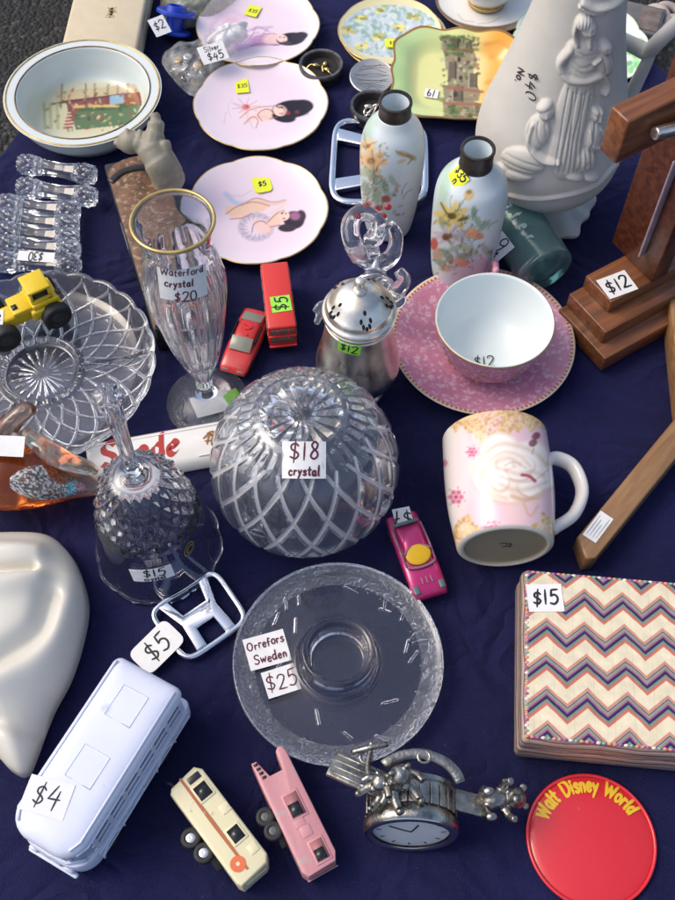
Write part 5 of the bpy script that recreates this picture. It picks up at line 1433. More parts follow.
def bell():
    b = P(159, 546)
    rows = [(546, 61), (541, 59.5), (530, 57), (515, 54), (500, 50.5), (488, 45), (480, 37), (474.5, 26), (471.5, 13), (470, 7)]
    pr = sorted(prof(b, rows), key=lambda p: p[1]); pr[0] = (pr[0][0], 0)
    t = thing('crystal_bell', 'cut crystal hand bell with a faceted handle and scalloped mouth', 'bell', b)
    out = resample(catmull(pr, 10), 130); zt = out[-1, 1]
    inn = resample(catmull([(.0003, zt - .009)] + [(max(p[0] - .0032, .001), p[1] - .0025) for p in reversed(pr[1:-2])] + [(pr[0][0] - .0028, 0)], 8), 60)
    out[:6, 0] += np.linspace(.0016, 0, 6)
    hz = zfor(b, 393) ; hm = zfor(b, 430)
    hand = [(.0075, zt + .001), (.0058, zt + .006), (.0050, zt + .02), (.0056, hm), (.0072, hz - .014), (.0098, hz - .009), (.0100, hz - .002), (.0078, hz), (.0, hz + .0003)]
    full = np.concatenate([inn, out, hand]); n0 = len(inn); n1 = n0 + len(out); k = len(full)
    s_ = np.concatenate([np.zeros(n0), np.linspace(0, 1, len(out)), np.ones(len(hand))])
    def disp(TH, SI, R, Z):
        idx = np.round(SI * (k - 1)).astype(int); S_ = s_[idx]; on = (idx >= n0) & (idx < n1)
        env = np.clip((S_ - .44) / .08, 0, 1) * np.clip((.90 - S_) / .05, 0, 1)
        m = cutmask(TH * 19 / (2 * math.pi) + S_ * 7.2, TH * 19 / (2 * math.pi) - S_ * 7.2, .5) * env
        wave = np.clip(1 - Z / .035, 0, 1) ** 2
        hx = (idx >= n1) * R * .09 * np.cos(6 * TH)
        sc_ = np.abs(np.cos(TH * 5)) ** .6
        return -1.0 * on * m * .0026 + wave * .0028 * (sc_ - .6) + hx, wave * 0
    V, F, _ = revolve(full, 420, disp); MB().add(V, F).build('glass', GLASSC, t, angle=None)
    turned_sticker(t, b, pr, 152, 574, 42, 22, [('$15', .0105, .002, -.002), ('crystal', .005, .001, -.0075)], PAPER, rot=4, pen=.0014, seed=11, off=.0010)
    M, R, q = on_turned(t, b, pr, 188, 548, .0008)
    mb = MB(); V, F, _ = revolve([(0, .0002), (1, .0002)], 28); mb.add(V * np.array([.0055, .0085, 1]), F, 0)
    V, F, _ = revolve([(.72, .0004), (.9, .0004)], 28); mb.add(V * np.array([.0055, .0085, 1]), F, 1)
    st, _ = strokes('C', .008, 0, -.004, center=True); ribbon(mb, st, .0012, lambda u, v, z: (u, v, z), 1, .0005)
    mb.build('oval_label', [INK, GOLD], t, M=M @ Matrix.Rotation(rad(-30), 4, 'Z'), smooth=False)
bell()

def votive():
    c = P(338, 661, .006); r = 105 / S(c)
    t = thing('glass_candle_holder', 'wide clear glass candle dish with a pebbled rim and dashes cut in it', 'candle holder', (c.x, c.y, 0))
    cr = 37 / S(P(338, 640, .026)); H = .030
    top = np.concatenate([resample(catmull([(0, .0075), (cr * .62, .0075), (cr * .74, .010), (cr * .80, H - .003)], 8), 30), catmull([(cr * .82, H), (cr * .93, H + .001), (cr, H - .001)], 4), resample(catmull([(cr, H - .001), (cr * 1.02, H * .62), (cr * 1.12, .0125), (cr * 1.3, .0105), (r * .70, .0088), (r * .90, .0092), (r * .985, .0110)], 8), 90)[1:]])
    ed = [(r, .0104), (r * 1.002, .0085), (r * .995, .006)]
    bot = resample(catmull([(r * .99, .005), (r * .92, .0012), (r * .84, .0004), (r * .5, .0004), (0, .0004)], 8), 150)
    full = np.concatenate([top, ed, bot]); k = len(full); n1 = len(top) + len(ed)
    R = random.Random(12)
    ds = []
    for i in range(30):
        a, q = R.uniform(0, 6.28), math.sqrt(R.uniform(.28, .93)); o = a + R.uniform(0, 3.14)
        x, y = r * q * math.cos(a), r * q * math.sin(a); l = r * R.uniform(.045, .075)
        ds.append((x - l * math.cos(o), y - l * math.sin(o), x + l * math.cos(o), y + l * math.sin(o)))
    def disp(TH, SI, R_, Z):
        idx = np.round(SI * (k - 1)).astype(int); low = idx >= n1
        X, Y = R_ * np.cos(TH), R_ * np.sin(TH); D = np.full(X.shape, 1.)
        for ax, ay, bx, by in ds:
            dx, dy = bx - ax, by - ay
            q = np.clip(((X - ax) * dx + (Y - ay) * dy) / (dx * dx + dy * dy), 0, 1)
            D = np.minimum(D, np.hypot(X - ax - q * dx, Y - ay - q * dy))
        peb = smoothnoise(X, Y, 1500, 3) * smoothnoise(X, Y, 900, 8)
        ring = np.clip((R_ / r - .74) / .1, 0, 1)
        return 0 * R_, low * (np.clip(1 - D / .0014, 0, 1) * .0022 + ring * np.clip(peb, 0, 1) * .0018)
    V, F, _ = revolve(full, 520, disp)
    MB().add(V, F, [1 if (f[0] % k >= n1 and np.hypot(*V[f[0], :2]) > r * .80) else 0 for f in F]).build('glass', [GLASSC, PEBBLE], t)
    o = Vector((c.x, c.y, 0))
    for px, py, wp, hp, ls, ro, z, nm, sd in ((267, 650, 42, 34, [('Orrefors', .0068, 0, .003), ('Sweden', .0072, .001, -.0095)], 17, .0105, 'maker_label', 4), (281, 681, 34, 28, [('$25', .0125, 0, -.006)], 19, .0103, 'price_sticker', 6)):
        p = P(px, py, z); s = S(p)
        sticker(t, wp / s, hp / s, ls, PAPER, M=Matrix.Translation(p - o) @ rotm(az=ro, ay=2), pen=.0012, ink=INKP, name=nm, seed=sd)
votive()

# orange glass bird
def bird():
    b = P(38, 486, 0)
    t = thing('glass_bird', 'orange blown glass bird with a clear tail and speckled wing', 'glass bird', b)
    q = lambda x, y, z: tuple(P(x, y, z) - b)
    path = catmull([q(110, 490, .013), q(92, 487, .017), q(72, 482, .022), q(45, 477, .029), q(12, 475, .032), q(-22, 470, .034), q(-46, 466, .036)], 8)
    rr = np.interp(np.linspace(0, 1, len(path)), [0, .1, .3, .5, .68, .85, 1], [.0028, .0055, .014, .0265, .031, .026, .006])
    V, F = tube(path, rr, 40, flat=.92)
    wx = (V + np.array(b)) ; px, py = projv(wx)
    k = np.clip((px - 60) / 34, 0, 1)[:, None]
    C = np.array((.85, .20, .035)) * (1 - k) + np.array((.85, .86, .84)) * k
    MB().add(V, F, 0, C).build('body', mat('amber blown glass', (.8, .25, .05), .04, trans=.88, ior=1.48, attr=True), t)
    c_ = catmull([q(-6, 446, .052), q(4, 432, .064), q(14, 420, .072), q(26, 411, .076), q(36, 410, .074)], 8)
    V, F = tube(c_, np.interp(np.linspace(0, 1, len(c_)), [0, .5, .8, 1], [.013, .0085, .0075, .0030]), 20)
    MB().add(V, F).build('neck', mat('smoky glass', (.62, .46, .36), .04, trans=.95, ior=1.5), t)
    c_ = catmull([q(24, 432, .055), q(44, 448, .055), q(64, 460, .050), q(88, 468, .042), q(98, 472, .038)], 8)
    V, F = tube(c_, np.interp(np.linspace(0, 1, len(c_)), [0, .4, .8, 1], [.006, .010, .006, .002]), 20, flat=.6)
    cv = np.random.default_rng(3).choice(5, len(V)); pal = np.array([(.75, .78, .72), (.45, .6, .45), (.7, .35, .2), (.8, .82, .8), (.6, .7, .68)])
    MB().add(V, F, 0, pal[cv]).build('back_wing', mat('flecked glass', (.8, .8, .8), .06, trans=.85, attr=True), t)
    # speckled wing patch on the flank, following the body
    n, m = 56, 26
    U = np.linspace(0, 1, n); W = np.linspace(-1, 1, m)
    Vp, Cp = [], []
    R = np.random.default_rng(5)
    ring = np.array([V_ for V_ in path])
    for i, u in enumerate(U):
        f = .20 + .42 * u; j = f * (len(path) - 1); j0 = int(j); pc = path[j0] * (1 - (j - j0)) + path[j0 + 1] * (j - j0); rr_ = np.interp(j, np.arange(len(rr)), rr)
        hw = .55 * math.sin(math.pi * min(1, u * .9 + .08)) ** .6
        for v in W:
            a = rad(52) + v * hw * 1.15
            Vp.append(pc + (rr_ * 1.09 + .0012 * (1 - v * v)) * np.array((.0 , -math.cos(a), math.sin(a) * .94)))
            g = R.random()
            base_ = np.array((.06, .07, .08)) if g < .4 else (np.array((.60, .61, .58)) if g < .75 else np.array((.26, .13, .07)))
            if u < .34 and g > .3: base_ = np.array((.06, .36, .46)) if g < .75 else np.array((.5, .66, .7))
            if u < .18 and g > .6: base_ = np.array((.6, .06, .04))
            Cp.append(base_)
    MB().add(Vp, grid_faces(n, m), 0, np.array(Cp)).build('wing', mat('speckled glass wing', rough=.1, attr=True, coat=.6), t)
    p = P(6, 446, .070)
    sticker(t, .030, .017, [], PAPER, M=Matrix.Translation(p - b) @ rotm(ax=20, az=-3), name='blank_label')
bird()

# lettered porcelain bar
def sign_bar():
    z = .014
    c, an, L = span(87, 461, 292, 424, z)
    t = thing('name_bar', 'white porcelain bar with red blackletter writing, under the crystal bell and bowl', 'sign', (c.x, c.y, 0), an)
    W = 41 / S(c)
    secs = [(-W / 2 - .003, 0), (-W / 2 - .003, .002), (-W / 2, .010), (-W / 2 + .004, .0125), (W / 2 - .006, z), (W / 2 - .002, z - .001), (W / 2 + .001, z - .004), (W / 2 + .002, 0)]
    st_ = []
    for x, k in ((-L / 2, .93), (-L / 2 + .0015, .98), (-L / 2 + .004, 1), (L / 2 - .004, 1), (L / 2, .96)):
        st_.append([(x, y * k, max(0, zz * (k if zz > .001 else 0))) for y, zz in secs])
    V, F = loft(st_)
    MB().add(V, F).build('bar', mat('white glazed porcelain', (.76, .75, .72), .14), t)
    zz = lambda y: .0125 + (y + W / 2 - .004) / (W - .010) * (z - .0125)
    mb = MB()
    s_, w_ = strokes('Spode', .0235, -L / 2 + .012, -.0085, track=.12, jit=.0, slant=.08)
    ribbon(mb, s_, .0034, lambda u, v, l: (u, v, zz(v) + .0002 + l), 0, 0, nib=(.0042, .0036))
    mb.build('lettering', INKR, t, smooth=False)
    mb = MB()
    x0 = -L / 2 + .108
    for pts in ([(-.004, -.004), (0, .004), (.005, -.003)], [(-.006, .002), (-.001, .005), (.004, .003)], [(0, -.006), (.001, .0), (.006, .002)], [(-.005, -.001), (.002, -.002)], [(-.002, .006), (.002, .007), (.005, .005)]):
        ribbon(mb, [catmull(pts, 5)], .0022, lambda u, v, l: (x0 + u, v, zz(v) + .0002 + l), 0)
    mb.build('brown_crest', mat('brown crest', (.30, .15, .07), .4), t, smooth=False)
    V, F = tube([(-L / 2 + .095, -W / 2 + .0035, .0131), (L / 2 - .006, -W / 2 + .0035, .0131)], .0006, 6); MB().add(V, F).build('raised_line', mat('white glazed porcelain'), t)
    V, F = tube([(-L / 2 + .006, W / 2 - .0045, z + .0001), (L / 2 - .006, W / 2 - .0045, z + .0001)], .0005, 6); MB().add(V, F).build('raised_line', mat('white glazed porcelain'), t)
sign_bar()
# ================================================================== toys
def xform(mb_vf, M): 
    V, F = mb_vf; A = np.array(M); return V @ A[:3, :3].T + A[:3, 3], F
def toy_bus():
    zr = .066
    c, an, L = span(150, 668, 35, 846, zr)
    W = .058
    t = thing('toy_bus', 'plain white plastic toy bus with $4 written on its roof', 'toy bus', (c.x, c.y, 0), an)
    WP = mat('bluish white plastic', (.66, .70, .83), .36, var=.05, vscale=25, dirt=((.50, .52, .58), 48, .66))
    WS = mat('shaded bluish white plastic', (.60, .64, .78), .33, var=.03)  # same plastic as the roof, coloured darker for its shaded sides
    GR = mat('shaded groove plastic', (.36, .40, .54), .5)  # same plastic darkened, painting the shade in the grille grooves
    # +x is the rounded front
    def plan(w_, l_, n=9, rf=.018, rb=.006):
        rf, rb = min(rf, w_ / 2 - .002), min(rb, w_ / 2 - .002)
        pts = []
        for cx, cy, r_, a0 in ((l_ / 2 - rf, w_ / 2 - rf, rf, 0), (-l_ / 2 + rb, w_ / 2 - rb, rb, 90), (-l_ / 2 + rb, -w_ / 2 + rb, rb, 180), (l_ / 2 - rf, -w_ / 2 + rf, rf, 270)):
            for i in range(n):
                a = rad(a0 + 90 * i / (n - 1)); pts.append((cx + r_ * math.cos(a), cy + r_ * math.sin(a)))
        return pts
    lower = [[(x, y, z) for x, y in plan(w_, l_)] for z, w_, l_ in ((.006, W - .004, L - .004), (.008, W, L), (.026, W + .001, L + .001), (.0275, W, L))]
    V, F = loft(lower); b = MB().add(V, F).build('body', WS, t, angle=40)
    V, F = loft([[(x, y, z) for x, y in plan(w_, l_)] for z, w_, l_ in ((.0275, W - .005, L - .006), (.054, W - .007, L - .010))]); MB().add(V, F).build('window_band', mat('shaded window plastic', (.34, .37, .47), .35), t, angle=40)  # darker plastic tone paints the shade inside the open windows
    roof = [[(x, y, z) for x, y in plan(w_, l_)] for z, w_, l_ in ((.0535, W - .004, L - .006), (.0545, W - .001, L - .002), (.0590, W - .001, L - .003), (.0620, W - .004, L - .007), (.0640, W - .009, L - .013), (.0652, W - .016, L - .022), (.0658, W - .026, L - .034), (.0660, W - .040, L - .052))]
    V, F = loft(roof); rf = MB().add(V, F).build('roof', WP, t, angle=50)
    # gutter beads and roof hatches
    for sy in (-1, 1):
        for yy, zz in ((W / 2 - .0002, .0560), (W / 2 - .0042, .0640)):
            V, F = tube([(-L / 2 + .006, sy * yy, zz), (L / 2 - .016, sy * yy, zz), (L / 2 - .008, sy * (yy - .004), zz - .001)], .0009, 8); MB().add(V, F).build('gutter', WP, rf)
    for x0 in (-.038, .010):
        sq = [(x0 - .012, -.010), (x0 + .012, -.010), (x0 + .012, .011), (x0 - .012, .011)]
        V, F = tube([(x, y, .0660 - abs(y) * .02) for x, y in sq + sq[:1]], .0006, 6, cap=False); MB().add(V, F).build('roof_hatch', WS, rf)
    # window pillars on each side, doors, front screen
    for sy in (-1, 1):
        for i, x in enumerate(np.linspace(-L / 2 + .008, L / 2 - .022, 7)):
            V, F = box(.0040, .003, .0270, (x, sy * (W / 2 - .0026), .0408), .0006); MB().add(V, F).build('window_pillar', WS, t)
        for zz in (.0520, .0405, .0305, .0245, .0125): V, F = tube([(-L / 2 + .006, sy * (W / 2 + (.0006 if zz < .028 else -.0018)), zz), (L / 2 - .018, sy * (W / 2 + (.0006 if zz < .028 else -.0018)), zz)], .0009, 8); MB().add(V, F).build('side_moulding', WP, t)
        for x in (-.030, .038):
            a = np.linspace(0, math.pi, 14); V, F = tube(np.stack([x + .0125 * np.cos(a), np.full(14, sy * (W / 2 + .0006)), .007 + .0125 * np.sin(a)], 1), .0010, 8); MB().add(V, F).build('wheel_arch', WP, t)
            wheel(t, (x, sy * (W / 2 - .004), .0095), .0095, .009, hub=mat('grey toy base'))
        for k, (x, w_) in enumerate(((-.048, .012), (-.008, .010), (.016, .010))): V, F = box(w_, .0012, .010, (x, sy * (W / 2 + .0004), .0185), .0004); MB().add(V, F).build('side_panel', WP, t)
    xf = L / 2
    for sy in (-1, 1): V, F = box(.0022, .0032, .026, (xf - .0048, sy * .016, .0405), .0006); MB().add(V, F).build('screen_pillar', WS, t, M=None)
    V, F = box(.003, .003, .026, (xf - .0042, 0, .0405), .0006); MB().add(V, F).build('screen_pillar', WS, t)
    V, F = tube([(xf - .010, -W / 2 + .004, .030), (xf - .002, -.014, .0295), (xf - .001, 0, .0295), (xf - .002, .014, .0295), (xf - .010, W / 2 - .004, .030)], .0013, 8); MB().add(V, F).build('front_moulding', WP, t)
    for sy in (-1, 1):
        V, F = revolve([(0, .0), (.0042, 0), (.0042, .0022), (.003, .003), (0, .0022)], 24)[:2]; MB().add(V, F).build('headlight', WP, t, M=Matrix.Translation((xf - .001, sy * .015, .017)) @ rotm(ay=90))
        V, F = box(.001, .009, .008, (xf + .0008, sy * .004, .0175), .0003); MB().add(V, F).build('grille', GR, t)
    V, F = box(.004, W - .016, .004, (xf + .0012, 0, .0095), .0015); MB().add(V, F).build('bumper', WP, t)
    q = P(47, 797, .0662) - Vector((c.x, c.y, 0)); q = Matrix.Rotation(-an, 4, 'Z') @ q
    sticker(t, .032, .024, [('$4', .0145, 0, -.0065)], mat('translucent label', (.72, .73, .78), .5), M=Matrix.Translation((q.x, q.y, .0662)) @ Matrix.Rotation(-an - rad(14), 4, 'Z'), pen=.0013, seed=3, bend=(.4, .4))
toy_bus()

def caravan_frame(x0, y0, x1, y1, z):
    c, an, L = span(x0, y0, x1, y1, z)
    return c, an, L
def beige_caravan():
    H = .029
    c, an, L = span(183, 777, 256, 874, H)
    t = thing('toy_caravan', 'cream die-cast toy caravan with an orange stripe lying on its side', 'toy caravan', (c.x, c.y, 0), an, 'toy caravans lying on their sides')
    W = .0285
    CRM = mat('cream enamel', (.72, .66, .42), .35, dirt=((.28, .26, .22), 75, .62), bump=.0002, bscale=300)
    y0, y1 = -W / 2, W / 2
    out = [(-L / 2 + .001, y0 + .003), (-L / 2 + .004, y0), (L / 2 - .004, y0), (L / 2, y0 + .002), (L / 2 - .001, y1 - .004), (L / 2 - .006, y1), (-L / 2 + .004, y1), (-L / 2 - .0012, y1 - .004)]
    V, F = prism(out, .0, H, .0018, 3); b = MB().add(V, F).build('body', CRM, t, angle=40)
    def on(px, py): return Matrix.Rotation(-an, 4, 'Z') @ (P(px, py, H) - Vector((c.x, c.y, H)))
    def plate_(px0, py0, w_, h_, name, m, z=.0004, bev=.0003):
        q = on(px0, py0); V, F = box(w_, h_, .001, (q.x, q.y, H + z), bev); return MB().add(V, F).build(name, m, t)
    ORG = mat('orange paint', (.42, .13, .05), .4, dirt=((.62, .56, .38), 120, .64))
    for px, py, w_, h_ in ((203, 791, .011, .010), (236, 834, .0105, .009)):
        f = plate_(px, py, w_ + .003, h_ + .003, 'window', CRM, .0003)
        q = on(px, py); V, F = box(w_, h_, .0006, (q.x, q.y, H + .0007)); MB().add(V, F).build('pane', DARKG, f)
    f = plate_(194, 778, .005, .010, 'window', DARKG, .0002)
    for px, py in ((225, 808), (253, 848)): plate_(px, py, .007, .007, 'moulded_hatch', CRM, .0001)
    a_, b_ = on(181, 780), on(247, 868)
    mb = MB(); ribbon(mb, [np.array([(a_.x, a_.y), ((a_.x + b_.x) / 2, (a_.y + b_.y) / 2), (b_.x, b_.y)])], .0030, lambda u, v, l: (u, v, H + .0002 + l), 0); mb.build('stripe', ORG, t, smooth=False)
    q = on(238, 864); mb = MB(); V, F, _ = revolve([(0, H + .0004), (.0055, H + .0004)], 28); mb.add(V + np.array((q.x, q.y, 0)), F, 0)
    V, F, _ = revolve([(0, H + .0006), (.0014, H + .0006)], 16); mb.add(V + np.array((q.x, q.y, 0)), F, 1)
    mb.build('round_decal', [mat('bright orange decal', (.70, .15, .05), .4), CRM], t, smooth=False)
    for px, py in ((190, 837), (203, 852)):
        q = on(px, py); wheel(t, (q.x, q.y, H - .006), .0072, .007, axis='z', hub=mat('silver hub', (.7, .7, .7), .3, metal=.8), hubr=.5)
    mb = MB(); V, F = box(.030, .006, .006, (.008, y0 - .002, H - .010)); MB().add(V, F).build('chassis', mat('black toy base', (.02, .02, .02), .5), t)
    V, F = tube([(-L / 2, y0 + .006, H * .5), (-L / 2 - .006, y0 + .005, H * .5), (-L / 2 - .008, y0 + .003, H * .5)], .0012, 8); MB().add(V, F).build('tow_hook', mat('black toy base'), t)
    V, F = box(.0012, W * .6, H * .5, (L / 2 + .0002, .0, H * .5), .0003); MB().add(V, F).build('end_panel', mat('cream end', (.55, .50, .34), .4), t)
beige_caravan()
def pink_caravan():
    H = .026
    c, an, L = span(277, 775, 322, 868, H)
    t = thing('toy_caravan', 'pink die-cast toy caravan with an open tail lying on its side', 'toy caravan', (c.x, c.y, 0), an, 'toy caravans lying on their sides')
    PK = mat('dull pink enamel', (.56, .26, .28), .38, dirt=((.45, .34, .33), 70, .58), bump=.0002, bscale=300)
    W = .0275; y0, y1 = -W / 2, W / 2; Lb = L
    out = [(-Lb / 2 - .016, y0 + .0005), (-Lb / 2 - .016, y0 + .0045), (-Lb / 2 - .002, y0 + .0090), (-Lb / 2 - .002, y1 - .0085), (-Lb / 2 - .016, y1 - .0072), (-Lb / 2 - .0185, y1 - .0045), (-Lb / 2 - .0175, y1 - .0012), (-Lb / 2 - .012, y1), (Lb / 2 - .006, y1), (Lb / 2, y1 - .003), (Lb / 2 + .001, y0 + .003), (Lb / 2 - .004, y0), (-Lb / 2 + .006, y0)]
    V, F = prism(out, 0, H, .0014, 2); MB().add(V, F).build('body', PK, t, angle=40)
    def on(px, py): return Matrix.Rotation(-an, 4, 'Z') @ (P(px, py, H) - Vector((c.x, c.y, H)))
    for px, py, w_, h_ in ((294.5, 805, .017, .0105), (319.5, 850, .0145, .0095)):
        q = on(px, py)
        V, F = box(w_ + .003, h_ + .0024, .001, (q.x, q.y, H + .0002), .0003); f = MB().add(V, F).build('window', PK, t)
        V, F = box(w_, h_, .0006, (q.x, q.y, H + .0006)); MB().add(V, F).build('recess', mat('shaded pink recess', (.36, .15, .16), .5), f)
        V, F = box(w_ * .55, h_ * .8, .0006, (q.x + w_ * .18, q.y - h_ * .06, H + .0010)); MB().add(V, F).build('pane', DARKG, f)
    for px, py in ((299, 822), (306, 831)):
        q = on(px, py); V, F = box(.008, .008, .0008, (q.x, q.y, H + .0001), .0003); MB().add(V, F).build('moulded_hatch', PK, t)
    for k in range(4):
        V, F = box(.0018, .0030, .0008, (-Lb / 2 - .0135 + k * .0036, y0 + .0030 + k * .0006, H + .0002)); MB().add(V, F).build('slot', DARKG, t)
    for px, py in ((265, 816), (273, 830)):
        q = on(px, py); wheel(t, (q.x, q.y, H - .005), .0068, .007, axis='z', hub=mat('grey toy base'), hubr=.5)
    V, F = box(.028, .006, .006, (-.004, y0 - .002, H - .010)); MB().add(V, F).build('chassis', mat('black toy base'), t)
    V, F = box(.001, W * .7, H * .28, (Lb / 2 + .0010, 0, H * .62), .0003); MB().add(V, F).build('rear_window', mat('shaded pink recess'), t)
    V, F = box(.001, W * .86, .0016, (Lb / 2 + .0012, 0, H * .36), .0003); MB().add(V, F).build('bumper', PK, t)
pink_caravan()

def toy_car(x0, y0, x1, y1, hw, label, paint, rows, glass, extras=None, stick=None, z=.010, wr=.0052):
    c, an, L = span(x0, y0, x1, y1, z)
    t = thing('toy_car', label, 'toy car', (c.x, c.y, 0), an)
    V, F = loft([sup(hw * w_, z0, z1, x * L, 24, e) for x, w_, z0, z1, e in rows]); MB().add(V, F).build('body', paint, t, angle=60)
    if glass:
        V, F = loft([sup(hw * w_, z0, z1, x * L, 20, 3.5, tp) for x, w_, z0, z1, tp in glass]); MB().add(V, F).build('cabin', extras['glass'], t, angle=60)
    for x in (-.30, .30):
        for sy in (-1, 1): wheel(t, (x * L, sy * (hw - .002), wr), wr, .004)
    return t, c, an, L
REDP = mat('chipped red enamel', (.52, .030, .028), .28, dirt=((.30, .07, .06), 110, .63), coat=.3)
t, c, an, L = toy_car(259, 311, 232, 371, .0145, 'red toy sports car with a sloping back between the crystal vase and red bus', REDP,
    [(-.5, .86, .004, .011, 4), (-.47, .95, .003, .0135, 4), (-.3, 1.0, .003, .0150, 4), (0, 1.0, .003, .0150, 4), (.25, .98, .003, .0145, 4), (.44, .92, .003, .0120, 4), (.5, .82, .004, .009, 4)],
    [(-.40, .80, .012, .0152, .9), (-.22, .84, .012, .0205, .80), (-.05, .84, .012, .0215, .78), (.06, .82, .012, .0205, .78), (.20, .80, .012, .0150, .9)], {'glass': mat('red cabin', (.50, .030, .028), .28)})
for xx, w_, ll, sl, nm in ((.145, .0205, .0135, 24, 'windscreen'), (-.30, .0195, .0125, -18, 'rear_window')):
    V, F = box(ll, w_, .0008, (0, 0, 0), .0003); MB().add(V, F).build(nm, mat('smoky toy window', (.20, .21, .17), .15), t, M=Matrix.Translation((xx * L, 0, .0186)) @ rotm(ay=sl))
for sy in (-1, 1):
    V, F = box(.022, .0008, .005, (-.06 * L, sy * .0118, .0172), .0003); MB().add(V, F).build('side_window', DARKG, t, M=None)
    V, F = box(.0012, .006, .003, (.5 * L - .0010, sy * .0072, .0085), .0004); MB().add(V, F).build('headlight', mat('smoky toy window'), t)
V, F = box(.0012, .024, .0022, (.5 * L - .0004, 0, .0052), .0004); MB().add(V, F).build('bumper', mat('black toy base'), t)
mb = MB()
ribbon(mb, [catmull([(-.010, -.004), (-.006, .003), (-.002, -.003), (.003, .002)], 5)], .003, lambda u, v, l: (u - .08 * L + .004, v, .0222 + l), 0); mb.build('decal', mat('bright red decal', (.62, .02, .02), .4), t, smooth=False)

MAG = mat('magenta metallic enamel', (.50, .022, .15), .24, metal=.25, coat=.6, dirt=((.10, .16, .14), 60, .68))
t, c, an, L = toy_car(400, 513, 432, 594, .0150, 'magenta toy coupe with a yellow interior and $7 label on its tail', MAG,
    [(-.5, .78, .004, .011, 4), (-.46, .90, .003, .0150, 4), (-.25, .98, .003, .0165, 4), (.05, 1.0, .003, .0160, 4), (.25, 1.0, .003, .0150, 4), (.44, .98, .003, .0125, 4), (.5, .92, .004, .009, 4)],
    [(-.33, .74, .013, .0165, .9), (-.20, .78, .013, .0225, .8), (-.04, .76, .013, .0225, .78), (.09, .80, .013, .0165, .9)], {'glass': MAG}, z=.012)
V, F = ellipsoid((.001, 0, -.0006), (.0088, .0108, .0020)); MB().add(V, F).build('interior', mat('yellow toy seats', (.78, .46, .012), .35), t, M=Matrix.Translation((.055 * L, 0, .0200)) @ rotm(ay=17))
a = np.linspace(-1.3, 1.3, 12)
V, F = tube(np.stack([.15 * L + .004 * np.cos(a), .0118 * np.sin(a) / .96, np.full(12, .0172)], 1), .0012, 8); MB().add(V, F).build('windscreen', mat('grey toy glass', (.30, .14, .20), .15), t)
a = np.linspace(1.9, 4.4, 12)
V, F = tube(np.stack([.075 * L + .008 * np.cos(a), .0116 * np.sin(a), np.full(12, .0212)], 1), .0009, 8); MB().add(V, F).build('roof_edge', mat('grey toy glass'), t)
V, F = box(.0030, .022, .0030, (-.33 * L, 0, .0180), .0010); MB().add(V, F).build('spoiler', mat('greenish worn metal', (.12, .20, .18), .35, metal=.5), t)
for sy in (-1, 1):
    V, F = box(.007, .0045, .0010, (.42 * L, sy * .0108, .0130), .0004); MB().add(V, F).build('headlight', mat('greenish worn metal'), t, M=None)
    V, F = tube([(-.30 * L, sy * .0122, .0176), (-.05 * L, sy * .0128, .0176), (.16 * L, sy * .0125, .0166)], .0009, 6); MB().add(V, F).build('window_frame', mat('grey toy glass'), t)
for k in range(3): V, F = box(.006, .0012, .0006, (.34 * L, (k - 1) * .004, .0143), .0002); MB().add(V, F).build('bonnet_vent', mat('grey toy glass'), t)
sticker(t, .015, .019, [('$7', .0125, 0, -.006)], PAPER, M=Matrix.Translation((-.405 * L, 0, .0164)) @ rotm(az=math.degrees(-an) + 192, ay=0), pen=.0015, seed=2)

def red_bus():
    H = .034
    c, an, L = span(274, 262, 282, 327, H)
    t = thing('toy_bus', 'small red double-decker toy bus with a green price label on top', 'toy bus', (c.x, c.y, 0), an)
    W = .0265
    RB = mat('bright red enamel', (.62, .035, .025), .3, coat=.3, dirt=((.38, .06, .05), 90, .68))
    V, F = box(L, W, H - .004, (0, 0, H / 2 + .002), .0022, 3); MB().add(V, F).build('body', RB, t, angle=50)
    for z_, h_, n in ((.0265, .0065, 5), (.0145, .0065, 5)):
        for sy in (-1, 1):
            for k in range(n): V, F = box(L / n * .74, .0008, h_, ((k - (n - 1) / 2) * L / n * .94, sy * (W / 2 + .0001), z_), .0002); MB().add(V, F).build('side_window', mat('grey toy pane', (.16, .15, .15), .2), t)
    for z_, h_ in ((.0268, .0062), (.0150, .0066)):
        V, F = box(.0008, W * .80, h_, (L / 2 + .0001, 0, z_), .0002); MB().add(V, F).build('front_window', mat('grey toy pane'), t)
        for y_ in (-.004, .006): V, F = box(.0014, .0012, h_, (L / 2 + .0002, y_, z_)); MB().add(V, F).build('window_bar', RB, t)
    V, F = box(.002, W * .95, .0016, (L / 2 + .0004, 0, .0208), .0005); MB().add(V, F).build('ledge', RB, t)
    V, F = box(.0025, W * .98, .003, (L / 2 + .0008, 0, .0062), .001); MB().add(V, F).build('bumper', RB, t)
    for x in (-.3, .3):
        for sy in (-1, 1): wheel(t, (x * L, sy * (W / 2 - .002), .0052), .0052, .004)
    q = Matrix.Rotation(-an, 4, 'Z') @ (P(281, 304, H) - Vector((c.x, c.y, H)))
    sticker(t, .0185, .0185, [('$5', .0125, 0, -.006)], PAPERG, M=Matrix.Translation((q.x, q.y, H + .0001)) @ rotm(az=math.degrees(-an) + 100), pen=.0016, seed=6)
red_bus()

